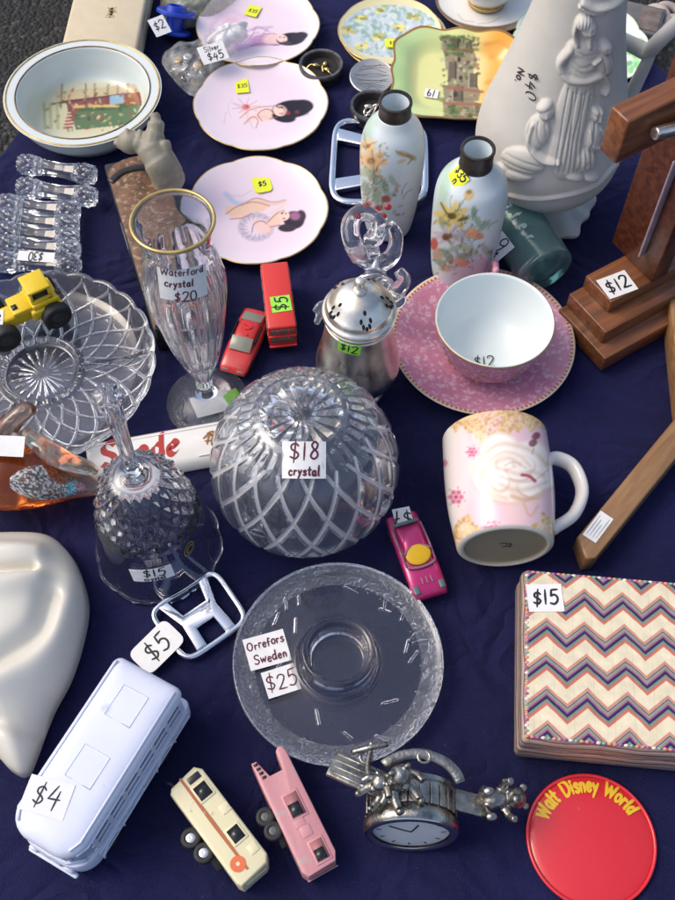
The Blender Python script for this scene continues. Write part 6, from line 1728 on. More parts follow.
# ================================================================== small emblem with its tag
c, an, L = span(168, 634, 233, 590, 0); s = S(c)
cE = P(200, 617)
emblem('small chrome car emblem with a splayed H and a $5 tag', frame(cE, (math.cos(an), math.sin(an), 0), None, (0, 0, 1)), 78 / s, 62 / s / .94, bar=.0052, thick=.006)
te = [o for o in COL.objects if o.get('label', '').startswith('small chrome car emblem')][0]
p = P(157, 647, .006)
M = te.matrix_world.inverted() if False else frame(cE, (math.cos(an), math.sin(an), 0), None, (0, 0, 1)).inverted()
sticker(te, 50 / S(p), 33 / S(p), [('$5', .0165, 0, -.008)], PAPER, M=M @ Matrix.Translation(p) @ rotm(az=47, ay=-4), pen=.0017, round_=.006, name='price_tag', seed=9)

# ================================================================== mug lying on its side
def mug():
    R = .0445
    a_ = P(505, 549, R * .86); b_ = P(494, 418, R)
    a_ = Vector((a_.x, a_.y, R * .90))
    d = P(494, 425, R) - a_; d.z = 0; Lm = .102
    x = d.normalized()
    M = frame(a_, x, None, (0, 0, 1))
    t = thing('pink_mug', 'pale pink mug with a white rose and tan lace pattern lying on its side', 'mug', M=Matrix.Translation((a_.x, a_.y, 0)) @ Matrix.Rotation(math.atan2(x.y, x.x), 4, 'Z'))
    out = catmull([(R * .80, 0), (R * .855, .0015), (R * .88, .006), (R * .97, .035), (R * 1.0, .06), (R * .995, .085), (R * .985, Lm)], 8)
    out = resample(out, 120)
    inn = catmull([(R * .95, Lm), (R * .94, .06), (R * .86, .02), (R * .7, .008), (0, .007)], 8)
    base = [(0, .0028), (R * .70, .0028), (R * .735, .0022), (R * .745, .0), (R * .80, 0)]
    full = np.concatenate([base, out[1:], [(R * .97, Lm + .001)], inn]); n0 = len(base); n1 = n0 + len(out); k = len(full)
    cv = Cv(420, (226, 186, 196), (420, 600, 395, 580))
    cv.put((cv.noise(1, 8, 4) * .5 + .5) * .3, (236, 222, 218))
    cv.put(np.clip((470 - cv.U) / 18, 0, 1) * .85 * (cv.Vv < 545), (226, 226, 214)); cv.ell(460, 470, 18, 30, 0, (232, 216, 216), .6, .8)
    R_ = random.Random(8)
    tan = [(206, 168, 112), (216, 184, 132), (190, 148, 94), (224, 198, 152)]
    # lace at rim and foot
    for (x0, x1, yf) in ((446, 548, lambda x: 428 + 20 * math.exp(-((x - 492) / 16) ** 2) + 3 * math.sin(x * .5)),):
        for i in range(900):
            x_ = R_.uniform(x0, x1); y_ = R_.uniform(408, yf(x_)); cv.ell(x_, y_, R_.uniform(1.0, 2.6), R_.uniform(.8, 2.0), R_.uniform(0, 180), R_.choice(tan), .75, .5)
    for i in range(1300):
        x_ = R_.uniform(450, 556); top_ = 536 - 20 * math.exp(-((x_ - 466) / 12) ** 2) - 22 * math.exp(-((x_ - 545) / 14) ** 2) + 2 * math.sin(x_ * .6); y_ = R_.uniform(top_, 560)
        cv.ell(x_, y_, R_.uniform(1.0, 2.6), R_.uniform(.8, 2.0), R_.uniform(0, 180), R_.choice(tan), .75, .5)
    for cx_, cy_ in ((466, 530), (480, 438), (498, 440), (545, 528)):
        for k_ in range(4): 
            a = np.linspace(0, 5, 14); cv.line(np.stack([cx_ + (1 + a * 1.4) * np.cos(a + k_ * 1.6), cy_ + (1 + a * 1.2) * np.sin(a + k_ * 1.6)], 1).tolist(), 1.0, (240, 222, 186), .8, .6)
    # the big white rose
    for x_, y_, rx, ry, ro in ((516, 470, 36, 26, 8), (500, 450, 20, 18, 0), (532, 456, 20, 16, 10), (538, 478, 22, 14, 0), (506, 490, 24, 14, 10), (486, 478, 14, 16, 0)): cv.ell(x_, y_ + 1, rx, ry, ro, (212, 178, 158), .75, .25); cv.ell(x_, y_ - 1, rx * .9, ry * .86, ro, (244, 236, 228), .95, .35)
    for x_, y_, rx, ry, ro, c_ in ((516, 470, 34, 24, 8, (240, 232, 224)), (500, 452, 18, 16, 0, (242, 236, 226)), (530, 458, 18, 14, 10, (238, 228, 220)), (534, 478, 20, 12, 0, (242, 234, 228)), (508, 488, 22, 12, 10, (238, 228, 218)), (526, 492, 20, 12, 10, (226, 196, 172)), (520, 506, 14, 16, 20, (232, 206, 186)), (494, 478, 16, 18, 0, (240, 232, 214)), (480, 466, 14, 10, -20, (232, 226, 200))): cv.ell(x_, y_, rx, ry, ro, c_, .38, .6)
    for x_, y_, rx, ry, ro in ((508, 462, 13, 9, -15), (524, 464, 12, 9, 15), (518, 474, 13, 7, 5), (530, 490, 14, 8, 20), (500, 480, 10, 12, -10)): cv.ell(x_, y_ + 1.2, rx, ry, ro, (206, 172, 150), .7, .25); cv.ell(x_, y_ - .6, rx * .88, ry * .82, ro, (243, 236, 226), .95, .3)
    for pts, c_, w_ in (([(490, 460), (504, 452), (520, 456), (530, 466)], (222, 204, 180), 3.6), ([(500, 476), (516, 482), (534, 480), (548, 470)], (210, 192, 180), 1.8), ([(504, 466), (514, 462), (526, 468)], (206, 186, 176), 1.6), ([(512, 496), (526, 500), (540, 494)], (206, 164, 128), 4.2), ([(524, 504), (530, 516), (538, 506)], (214, 172, 136), 2.6), ([(486, 470), (492, 490), (508, 500)], (218, 206, 184), 1.6)): cv.line(pts, w_, c_, .75, .7)
    for pts in ([(486, 452), (500, 444), (518, 446), (534, 452), (546, 464)], [(484, 470), (480, 482), (490, 494), (506, 498)], [(506, 470), (518, 474), (532, 472), (544, 476)], [(496, 462), (508, 458), (520, 464)], [(500, 484), (514, 490), (532, 488), (546, 482)]): cv.line(pts, 4.2, (206, 172, 146), .55, .9)
    cv.line([(522, 475), (529, 476), (535, 481)], 3.4, (172, 60, 84), .95, .4)
    for x_, y_ in ((536, 436), (533, 443)): cv.ell(x_, y_, 4.6, 3.6, -30, (132, 52, 72), .9, .4)
    cv.line([(535, 438), (533, 446)], 1.4, (90, 86, 60), .8); cv.line([(534, 448), (532, 454)], 1.2, (150, 150, 110), .8)
    for x_, y_, q in ((456, 497, 1.0), (491, 527, 1.0), (472, 452, .7), (444, 463, .5)):
        for k_ in range(6): a = k_ * 1.047; cv.ell(x_ + 5.2 * q * math.cos(a), y_ + 5.2 * q * math.sin(a), 2.6 * q, 2.4 * q, 0, (206, 92, 130), .9, .45)
        cv.ell(x_, y_, 2.2 * q, 2.2 * q, 0, (176, 56, 96), .95, .5)
        for k_ in range(7): a = k_ * .9 + .4; cv.ell(x_ + 9.5 * q * math.cos(a), y_ + 9.5 * q * math.sin(a), 1.1 * q, 1.1 * q, 0, (214, 120, 150), .8, .5)
    Mw = np.array(frame(a_, x, None, (0, 0, 1)))
    V, F, _ = revolve(full, 220)
    V = V[:, [2, 0, 1]]                       # turned about local x
    def world(V): return V @ Mw[:3, :3].T + Mw[:3, 3]
    Vm = V.copy(); Vm[:, 2] = np.abs(Vm[:, 2])
    px, py = projv(world(Vm)); C = cv(px, py)
    idx = np.arange(len(V)) % k
    C[(idx >= n1)] = s2l((214, 214, 208)); C[idx < n0 + 3] = s2l((200, 196, 184)); C[idx < 3] = s2l((150, 140, 116))
    V[:, 2] += a_.z
    MB().add(V, F, 0, C).build('body', GLAZE, t)
    hp = catmull([(.083, -R * .96, 0), (.086, -R * 1.18, .0), (.078, -R * 1.48, 0), (.056, -R * 1.58, 0), (.034, -R * 1.36, 0), (.021, -R * .98, 0), (.018, -R * .88, 0)], 8)
    hp[:, 2] = a_.z - .006 - np.clip(-hp[:, 1] - R, 0, 1) * .15
    V, F = tube(hp, .0052, 14, flat=1.5, up=(0, 0, 1)); MB().add(V, F).build('handle', mat('creamy glaze', (.72, .69, .64), .15), t)
    mb = MB()
    st = [catmull(q_, 5) for q_ in ([(-.004, .002), (-.001, .004), (.002, .001)], [(-.002, -.003), (.002, -.002), (.005, -.003)], [(.003, .003), (.005, .001), (.004, -.001)])]; ribbon(mb, st, .0016, lambda u, v, l: (.0026 - l, -u, a_.z + v), 0); mb.build('stamp', mat('grey backstamp', (.07, .065, .06), .5), t, smooth=False)
mug()

# ================================================================== pewter watch with bears
def bear(t_label, loc, rz, sc, pose, M=None):
    t = thing('bear_figure', t_label, 'figurine', loc, rz, 'pewter bear figures', M=M)
    sh = [ellipsoid((0, 0, .009), (.0068, .0062, .0085)), ellipsoid((.001, 0, .0215), (.0064, .0062, .0058)), ellipsoid((.0066, 0, .0205), (.0032, .003, .0026))]
    for sy in (-1, 1):
        sh.append(ellipsoid((-.001, sy * .0050, .0268), (.0016, .0024, .0024)))
        sh.append(tube([(0, sy * .005, .014), (.004, sy * .0095, .013 + pose * .004), (.0085, sy * .0105, .010 + pose * .010)], [.0030, .0027, .0022], 10))
        sh.append(tube([(.001, sy * .004, .004), (.008, sy * .0062, .003), (.0145, sy * .0068, .0032)], [.0036, .0031, .0026], 10))
        sh.append(ellipsoid((.0155, sy * .0068, .0045), (.0022, .0026, .0034)))
    V, F = remeshed(sh, .0007, 3)
    MB().add(V * sc, F).build('body', PEWTER, t)
    mb = MB()
    for sy in (-1, 1): mb.add(*ellipsoid(np.array((.0064, sy * .0026, .0236)) * sc, (.0007, .0007, .0007), n=8, m=6))
    mb.add(*ellipsoid(np.array((.0096, 0, .0212)) * sc, (.0009, .0011, .0008), n=8, m=6))
    mb.build('face', mat('dark pewter', (.05, .05, .045), .4, metal=.8), t)
    return t
def watch():
    R = .0335
    f0 = P(411, 832, R)
    ax = Vector((-.04, -1, .16)).normalized()          # the glass looks towards the near edge
    zc = R
    M = frame((f0.x, f0.y, zc), ax.cross(Vector((0, 0, 1))).normalized() * -1, None, ax)
    base = Vector((f0.x, f0.y, 0))
    t = thing('novelty_watch', 'pewter novelty watch standing on edge with bears climbing over its strap', 'watch', base)
    Ml = Matrix.Translation(-base) @ M
    pr = [(R * .80, .0015), (R * .86, .003), (R * .96, .002), (R, -.001), (R * .99, -.006), (R * .93, -.008), (R * .93, -.026), (R * .97, -.027), (R * .97, -.030), (R * .8, -.031), (0, -.031)]
    V, F, _ = revolve(pr, 96); MB().add(V, F).build('case', PEWTER, t, M=Ml, angle=50)
    V, F, _ = revolve([(R * .80, .0018), (R * .86, .0034), (R * .955, .0024), (R * .99, -.0005)], 96); MB().add(V, F).build('bezel', mat('polished pewter', (.66, .64, .60), .14, metal=1), t, M=Ml)
    V, F, _ = revolve([(0, -.0035), (R * .80, -.0035)], 64); d = MB().add(V, F).build('dial', mat('grey watch dial', (.62, .65, .70), .4), t, M=Ml)
    mb = MB()
    for k in range(12):
        a = k * math.pi / 6; V, F = box(.0035, .0010, .0003, (0, 0, 0)); mb.add(V, F, M=Matrix.Rotation(a, 4, 'Z') @ Matrix.Translation((R * .66, 0, -.0033)))
    for a, l in ((1.2, .012), (2.7, .017)): V, F = box(l, .0012, .0003, (l / 2, 0, -.0030)); mb.add(V, F, M=Matrix.Rotation(a, 4, 'Z'))
    mb.build('hand_and_mark', INK, d, M=Ml, smooth=False)
    V, F, _ = revolve(catmull([(R * .80, .0014), (R * .5, .0032), (0, .0040)], 6), 64); MB().add(V, F).build('watch_glass', mat('thin watch glass', (.97, .98, .99), .03, trans=1.0, ior=1.15), t, M=Ml)
    # staves round the case
    for k in range(26):
        a = k * 2 * math.pi / 26; V, F = box(.0068, .0012, .015, (0, 0, 0), .0004)
        MB().add(V, F).build('stave', PEWTER, t, M=Ml @ Matrix.Rotation(a, 4, 'Z') @ Matrix.Translation((0, R * .945, -.017)) )
    inv = Matrix.Translation(-base)
    # strap boards left and right
    c, an, L = span(331, 763, 392, 790, .052)
    V, F = box(L, .0205, .0042, (0, 0, 0), .0012, 2); st = MB().add(V, F).build('strap', PEWTER, t, M=inv @ Matrix.Translation(c) @ Matrix.Rotation(an, 4, 'Z') @ rotm(ax=-16, ay=2))
    for k in range(4):
        V, F = tube([(-L / 2 + .002, -.0072 + k * .0048, .0023), (L / 2 - .002, -.0072 + k * .0048, .0023)], .0007, 6); MB().add(V, F).build('strap_rib', PEWTER, st, M=inv @ Matrix.Translation(c) @ Matrix.Rotation(an, 4, 'Z') @ rotm(ax=-16, ay=2))
    c2, an2, L2 = span(446, 798, 490, 808, .034)
    V, F = box(L2, .017, .0042, (0, 0, 0), .0012, 2); MB().add(V, F).build('strap', PEWTER, t, M=inv @ Matrix.Translation(c2) @ Matrix.Rotation(an2, 4, 'Z') @ rotm(ax=-20, ay=6))
    a = np.linspace(.2, 2.4, 24); V, F = tube(np.stack([.031 * np.cos(a), .024 * np.sin(a), 0 * a], 1), .0042, 10, flat=.5)
    pc = P(417, 790, .050) - base; MB().add(V, F).build('strap_loop', PEWTER, t, M=Matrix.Translation(pc) @ rotm(ax=12))
    for px, py, z in ((424, 757, .056), (366, 757, .062)):
        aa = np.linspace(0, 2 * math.pi, 18); V, F = tube(np.stack([.0042 * np.cos(aa), .0042 * np.sin(aa), 0 * aa], 1), .0012, 8, cap=False); MB().add(V, F).build('rivet_ring', PEWTER, t, M=Matrix.Translation(P(px, py, z) - base))
    # twigs / rope
    for pts in (((372, 742, .07), (368, 770, .06), (378, 790, .056)), ((352, 752, .064), (368, 748, .070), (388, 744, .07)), ((360, 785, .058), (396, 800, .060), (424, 792, .058))):
        V, F = tube(catmull([P(*q) - base for q in pts], 6), .0019, 8); MB().add(V, F).build('rope', PEWTER, t)
watch()
p = P(398, 782, .062); bear('pewter bear figure sitting on top of the watch case, nearer its left strap', (p.x, p.y, .060), rad(-65), 1.2, .8)
p = P(380, 788, .058); bear('pewter bear figure climbing the left strap of the pewter watch', (p.x, p.y, .056), rad(-140), .95, .3)
pb = P(478, 800, .034); ph = P(514, 797, .034); dv = (ph - pb).normalized()
bear('pewter bear figure lying on the right strap of the pewter watch', None, 0, 1.25, .9, M=frame(pb + Vector((0, 0, -.002)), (0, -.35, .94), None, dv))

# ================================================================== chevron box, badge
def zig_mat(name, px, py, amp, side=False):
    m = bpy.data.materials.new(name); m.use_nodes = True
    nt = m.node_tree; p = nt.nodes['Principled BSDF']; tc = nt.nodes.new('ShaderNodeTexCoord')
    sx = nt.nodes.new('ShaderNodeSeparateXYZ'); nt.links.new(tc.outputs['Object'], sx.inputs[0])
    def mth(op, a, b=None):
        n = nt.nodes.new('ShaderNodeMath'); n.operation = op
        for i, v in enumerate((a, b)):
            if v is None: continue
            if isinstance(v, (int, float)): n.inputs[i].default_value = v
            else: nt.links.new(v, n.inputs[i])
        return n.outputs[0]
    ns = nt.nodes.new('ShaderNodeTexNoise'); ns.inputs['Scale'].default_value = 35; ns.inputs['Detail'].default_value = 3
    nt.links.new(tc.outputs['Object'], ns.inputs['Vector'])
    wob = mth('MULTIPLY', mth('SUBTRACT', ns.outputs['Fac'], .5), .004)
    src = mth('ADD', sx.outputs['X'], sx.outputs['Y']) if side else sx.outputs['X']
    z = mth('PINGPONG', mth('ADD', src, wob), px / 2)
    z = mth('MULTIPLY', z, amp / (px / 2))
    v = mth('ADD', sx.outputs['Z'] if side else sx.outputs['Y'], z)
    v = mth('ADD', v, wob)
    f = mth('FRACT', mth('ADD', mth('DIVIDE', v, py), 20))
    r = nt.nodes.new('ShaderNodeValToRGB'); r.color_ramp.interpolation = 'CONSTANT'
    e = r.color_ramp.elements
    if side: st = [(0, (.33, .27, .22)), (.14, (.12, .06, .06)), (.24, (.36, .30, .25)), (.40, (.45, .38, .30)), (.50, (.22, .07, .08)), (.58, (.30, .24, .20)), (.72, (.08, .05, .07)), (.80, (.38, .33, .27)), (.92, (.24, .16, .14))]
    else: st = [(0, (.74, .66, .47)), (.42, (.62, .20, .06)), (.46, (.62, .10, .16)), (.495, (.30, .22, .15)), (.58, (.08, .26, .22)), (.615, (.020, .014, .06)), (.69, (.20, .03, .24)), (.735, (.32, .23, .16)), (.82, (.22, .40, .36)), (.85, (.12, .03, .12)), (.885, (.40, .30, .22)), (.945, (.66, .28, .10)), (.975, (.70, .20, .26))]
    e[0].position, e[0].color = st[0][0], (*st[0][1], 1)
    e[1].position, e[1].color = st[1][0], (*st[1][1], 1)
    for q, c_ in st[2:]:
        k = e.new(q); k.color = (*c_, 1)
    nt.links.new(f, r.inputs[0])
    n2 = nt.nodes.new('ShaderNodeTexNoise'); n2.inputs['Scale'].default_value = 120; n2.inputs['Detail'].default_value = 6
    nt.links.new(tc.outputs['Object'], n2.inputs['Vector'])
    mr = nt.nodes.new('ShaderNodeMapRange'); mr.inputs['From Min'].default_value = .3; mr.inputs['From Max'].default_value = .7; mr.inputs['To Min'].default_value = .86; mr.inputs['To Max'].default_value = 1.06
    nt.links.new(n2.outputs['Fac'], mr.inputs[0])
    # faint seams between the strips of bone
    seam = mth('GREATER_THAN', mth('ABSOLUTE', mth('SUBTRACT', mth('FRACT', mth('DIVIDE', mth('ADD', src, 10), px / 2)), .5)), .485)
    k = mth('SUBTRACT', mr.outputs[0], mth('MULTIPLY', seam, .14))
    mx = nt.nodes.new('ShaderNodeVectorMath'); mx.operation = 'SCALE'
    nt.links.new(r.outputs[0], mx.inputs[0]); nt.links.new(k, mx.inputs['Scale']); nt.links.new(mx.outputs[0], p.inputs['Base Color'])
    p.inputs['Roughness'].default_value = .32
    b = nt.nodes.new('ShaderNodeBump'); b.inputs['Distance'].default_value = .0003
    nt.links.new(n2.outputs['Fac'], b.inputs['Height']); nt.links.new(b.outputs[0], p.inputs['Normal'])
    return m
def chevron_box():
    H = .052
    a_, b_, d_ = P(522, 571, H), P(527, 736, H), P(675, 584, H)
    x = (d_ - a_).normalized(); D = (b_ - a_).length; Lx = .165
    y = Vector((-x.y, x.x, 0))
    D = (a_ - b_).dot(y)
    t = thing('chevron_box', 'lidded box inlaid with cream and multicoloured chevron strips', 'box', (b_.x, b_.y, 0), math.atan2(x.y, x.x))
    def rr(ins, z, n=6, r=.0035):
        pts = []
        for cx, cy, a0 in ((Lx - r - ins, D - r - ins, 0), (r + ins, D - r - ins, 90), (r + ins, r + ins, 180), (Lx - r - ins, r + ins, 270)):
            for i in range(n):
                a = rad(a0 + 90 * i / (n - 1)); pts.append((cx + r * math.cos(a), cy + r * math.sin(a), z))
        return pts
    SIDE = zig_mat('striped box side', .050, .020, .0028, True)
    base = [rr(.0, .0), rr(-.002, .004), rr(-.0035, .012), rr(-.0038, .020), rr(-.0032, .028), rr(-.0028, .031), rr(-.002, .0318)]
    V, F = loft(base); MB().add(V, F).build('base', SIDE, t, angle=50)
    lid = [rr(-.002, .0326), rr(-.0032, .0333), rr(-.0036, .039), rr(-.0030, .0455), rr(-.0018, .0500), rr(-.0004, .0514, r=.003)]
    V, F = loft(lid); l = MB().add(V, F).build('lid', SIDE, t, angle=50)
    V, F = box(Lx - .0005, D - .0005, .0012, (Lx / 2, D / 2, H - .0006), .0004); MB().add(V, F).build('inlaid_top', zig_mat('chevron bone inlay', .0290, .0262, -.0128), l, smooth=False)
    mb = MB(); R = random.Random(4)
    cols = [(.66, .30, .14), (.70, .22, .26), (.30, .10, .30), (.75, .7, .55), (.2, .36, .32)]
    for k_ in range(5):
        mbk = MB()
        for i in range(k_, 150, 5):
            u = i / 150 * 2 * (Lx + D)
            pt = (u, 0) if u < Lx else ((Lx, u - Lx) if u < Lx + D else ((2 * Lx + D - u, D) if u < 2 * Lx + D else (0, 2 * Lx + 2 * D - u)))
            V, F = ellipsoid((pt[0], pt[1], H - .0006), (.0019, .0013, .0012), n=8, m=5); mbk.add(V, F)
        mbk.build('edge_inlay', mat('inlay bead %d' % k_, cols[k_], .35), l)
    q = Matrix.Rotation(-math.atan2(x.y, x.x), 4, 'Z') @ (P(545, 598, H) - Vector((b_.x, b_.y, H)))
    sticker(t, .027, .0225, [('$15', .0115, 0, -.0055)], PAPER, M=Matrix.Translation((q.x, q.y, H + .0001)) @ rotm(az=math.degrees(-math.atan2(x.y, x.x)) + 1), pen=.0018, seed=14)
chevron_box()
def badge():
    c = P(592, 839, .004); r = 64 / S(c)
    t = thing('tin_badge', 'round red tin badge with yellow arched writing, below the chevron box', 'badge', (c.x, c.y, 0))
    dome = lambda q: .0055 - .0045 * (q / r) ** 2 - .0012 * max(0, (q / r - .9) / .1) ** 2 if q < r else 0
    pr = [(0, .0008), (r * .9, .0008), (r * .985, .0005)] + [(r * k, dome(r * k) if k < 1 else .0004) for k in (1.0, .995, .985, .96, .92, .85, .75, .6, .4, .2, 0)]
    pr[3] = (r, .0008); pr[4] = (r * .998, .0014)
    V, F, _ = revolve(pr, 120); MB().add(V, F).build('disc', mat('glossy red lacquer', (.62, .024, .034), .24, coat=.3, rvar=.10, vscale=40, dirt=((.50, .10, .09), 130, .70), bump=.00008, bscale=60), t)
    a = np.linspace(0, 2 * math.pi, 120); V, F = tube(np.stack([r * .992 * np.cos(a), r * .992 * np.sin(a), np.full(120, .0014)], 1), .0013, 8, cap=False); MB().add(V, F).build('rolled_rim', mat('glossy red lacquer'), t)
    mb = MB()
    s_, w_ = strokes('Walt Disney World', .0112, 0, 0, track=.10, jit=.012, seed=7, slant=.03)
    Rb = r * .73; half = rad(63)
    def fn(u, v, l):
        a = math.pi / 2 - (u - w_ / 2) / w_ * 2 * half + rad(3); q = Rb + v
        return (q * math.cos(a), q * math.sin(a), dome(q) + .00025 + l)
    ribbon(mb, s_, .0026, fn, 0); mb.build('lettering', INKY, t, smooth=False)
badge()

# ================================================================== cream shell-like ceramic at the left edge
def ceramic():
    cx, cy = -8, 640
    outl = [(-60, 545), (-20, 532), (20, 529), (50, 533), (70, 552), (82, 580), (86, 606), (80, 640), (68, 676), (52, 706), (42, 730), (34, 752), (24, 772), (8, 768), (-20, 742), (-60, 740), (-110, 700), (-120, 620), (-100, 570)]
    c = P(cx, cy, 0)
    pts = [(P(x, y, .018) - c) for x, y in outl]
    ol = catmull([(p.x, p.y) for p in pts], 10, closed=True)
    na = len(ol); nr = 60
    q = np.linspace(0, 1, nr)
    Q, I = np.meshgrid(q, np.arange(na), indexing='ij')
    X = ol[I, 0] * Q; Y = ol[I, 1] * Q
    t = thing('ceramic_shell', 'large smooth cream ceramic ornament with soft folds, cut off by the left edge', 'ornament', (c.x, c.y, 0))
    px, py = projv(np.stack([X + c.x, Y + c.y, np.full(X.shape, .03)], -1))
    Z = .044 * np.sqrt(np.clip(1 - Q ** 2.6, 0, 1)) + .006
    def fold(p0, wd, h, sign=1):
        p_ = catmull(p0, 6); D = np.full(X.shape, 999.)
        for i in range(len(p_) - 1):
            ax, ay = p_[i]; dx, dy = p_[i + 1] - p_[i]
            k = np.clip(((px - ax) * dx + (py - ay) * dy) / (dx * dx + dy * dy + 1e-9), 0, 1); D = np.minimum(D, np.hypot(px - ax - k * dx, py - ay - k * dy))
        return h * np.exp(-(D / wd) ** 2)
    Z += fold([(-60, 550), (0, 555), (40, 556)], 11, .009) - fold([(-40, 572), (0, 576), (36, 574)], 5, .011) + fold([(-60, 592), (0, 594), (40, 584)], 13, .008) + fold([(75, 580), (66, 620), (44, 664), (0, 690)], 14, .006) - fold([(52, 600), (40, 636), (0, 668)], 10, .010) - fold([(46, 724), (20, 726), (-30, 712)], 9, .008)
    Z = np.where(Q > .999, .004, np.maximum(Z, .004))
    Vt = np.stack([X, Y, Z], -1).reshape(-1, 3); Vb = np.stack([X[::59] * .93, Y[::59] * .93, np.zeros_like(X[::59])], -1).reshape(-1, 3)
    F = grid_faces(nr, na, False, True); o = (nr - 1) * na; ob = nr * na
    F += [(o + i, o + (i + 1) % na, ob + na + (i + 1) % na, ob + na + i) for i in range(na)] + [tuple(ob + na + i for i in range(na))]
    MB().add(np.concatenate([Vt, Vb]), F).build('body', mat('cream ceramic', (.66, .635, .555), .38, var=.04, vscale=20, coat=.15), t)
ceramic()
# ================================================================== brown case, grey cat
def brown_case():
    H = .038
    a_, b_ = P(103, 162, H), P(153, 328, H)
    y = (a_ - b_); Ly = y.length; an = math.atan2(y.y, y.x) - math.pi / 2
    t = thing('mottled_case', 'long brown mottled case with black sides and a black band, behind the crystal vase', 'case', (b_.x, b_.y, 0), an)
    W = .058
    BR = mat('brown mottled leather', (.15, .070, .032), .5, var=.5, vscale=120, bump=.0006, bscale=220, dirt=((.28, .19, .11), 160, .55))
    BK = mat('black case side', (.013, .012, .012), .4, bump=.0002)
    V, F = box(W, Ly, H - .003, (W / 2, Ly / 2, (H - .003) / 2), .002, 2); MB().add(V, F).build('body', BK, t)
    arc = [(W / 2 + (W / 2 - .001) * math.cos(a), Ly - .020 + .018 * math.sin(a)) for a in np.linspace(0, math.pi, 14)]
    V, F = prism([(.0015, .002), (W - .001, .002)] + arc, H - .0032, H + .0006, .0014, 2); MB().add(V, F).build('top_panel', BR, t)
    bp = catmull([(.001, Ly - .030, H + .0010), (W * .3, Ly - .020, H + .0012), (W * .7, Ly - .022, H + .0012), (W - .001, Ly - .034, H + .0010)], 6)
    V, F = tube(bp, .0040, 8, flat=.22); MB().add(V, F).build('band', BK, t)
    V, F = box(.0006, .036, .012, (-.0002, Ly * .60, .016), .0002); MB().add(V, F).build('side_label', mat('grey foil label', (.22, .23, .26), .4), t)
    return t
brown_case()
def cat():
    b = P(166, 183, .0386)
    t = thing('cat_figurine', 'grey green pottery cat figurine perched on the end of the brown case', 'figurine', b)
    q = lambda x, y, z: np.array(P(x, y, z) - b)
    sh = [ellipsoid(q(168, 178, .042), (.017, .016, .014)), tube(catmull([q(168, 176, .045), q(160, 162, .060), q(152, 150, .068), q(150, 142, .072)], 6), [.0165] * 8 + [.0145] * 6 + [.012] * 5, 16),
          ellipsoid(q(131, 142, .070), (.0135, .012, .0115)), ellipsoid(q(120, 143, .068), (.0065, .006, .0055)), tube([q(148, 146, .07), q(138, 143, .071)], .010, 14),
          tube(catmull([q(152, 146, .072), q(155, 132, .080), q(156, 120, .088), q(154, 113, .092)], 5), [.0105] * 5 + [.0085] * 5 + [.005] * 5 + [.003], 12),
          tube(catmull([q(163, 164, .058), q(166, 152, .070), q(164, 140, .078)], 5), [.008] * 5 + [.006] * 5 + [.004], 12)]
    for x, y in ((126, 130), (139, 131)): sh.append(tube([q(x + 2, y + 5, .078), q(x, y - 2, .084)], [.0050, .0018], 10))
    for x, y in ((160, 189), (174, 188)): sh.append(ellipsoid(q(x, y, .035), (.0075, .007, .0045)))
    V, F = remeshed(sh, .0014, 4)
    cm = mat('grey green pottery', (.27, .25, .19), .5, var=.25, vscale=60, bump=.0003, bscale=260)
    MB().add(V, F).build('body', cm, t)
    mb = MB()
    for x, y in ((121, 139), (128, 140)): mb.add(*ellipsoid(q(x, y, .0765), (.0016, .0014, .0012), n=10, m=7))
    mb.add(*ellipsoid(q(115, 145, .069), (.0015, .0013, .0012), n=10, m=7))
    mb.build('face', mat('dark pottery glaze', (.07, .06, .045), .3), t)
cat()

# ================================================================== plastic bags and blue spool in the far corner
def film(name, tint, alpha, rough=.12):
    m = bpy.data.materials.new(name); m.use_nodes = True
    nt = m.node_tree; p = nt.nodes['Principled BSDF']; tc = nt.nodes.new('ShaderNodeTexCoord')
    p.inputs['Base Color'].default_value = (*tint, 1); p.inputs['Roughness'].default_value = rough
    n = nt.nodes.new('ShaderNodeTexNoise'); n.inputs['Scale'].default_value = 70; n.inputs['Detail'].default_value = 5
    nt.links.new(tc.outputs['Object'], n.inputs['Vector'])
    mr = nt.nodes.new('ShaderNodeMapRange'); mr.inputs['From Min'].default_value = .35; mr.inputs['From Max'].default_value = .7
    mr.inputs['To Min'].default_value = max(0, alpha - .14); mr.inputs['To Max'].default_value = min(1, alpha + .25)
    nt.links.new(n.outputs['Fac'], mr.inputs[0]); nt.links.new(mr.outputs[0], p.inputs['Alpha'])
    b = nt.nodes.new('ShaderNodeBump'); b.inputs['Distance'].default_value = .003
    nt.links.new(n.outputs['Fac'], b.inputs['Height']); nt.links.new(b.outputs[0], p.inputs['Normal'])
    return m
def pouch(parent, outl, c, H, z0, m, name='film', seed=1, amp=.004):
    ol = catmull([(p - c).xy for p in outl], 8, closed=True); na = len(ol); nr = 34
    Q, I = np.meshgrid(np.linspace(0, 1, nr), np.arange(na), indexing='ij')
    X, Y = ol[I, 0] * Q, ol[I, 1] * Q
    cr = np.abs(smoothnoise(X, Y, 170, seed)) + .6 * np.abs(smoothnoise(X, Y, 330, seed + 1))
    Z = z0 + H * np.sqrt(np.clip(1 - Q ** 2.4, 0, 1)) + amp * cr * np.clip((1 - Q) * 4, .15, 1)
    Zb = np.full_like(Z, z0 + .0006) 
    Vt = np.stack([X, Y, Z], -1).reshape(-1, 3)
    F = grid_faces(nr, na, False, True); n = nr * na
    o = (nr - 1) * na
    V = np.concatenate([Vt, np.stack([ol[:, 0], ol[:, 1], np.full(na, z0 + .0005)], 1)])
    F += [(o + i, o + (i + 1) % na, n + (i + 1) % na, n + i) for i in range(na)] + [tuple(n + i for i in range(na))]
    return MB().add(V, F).build(name, m, parent)
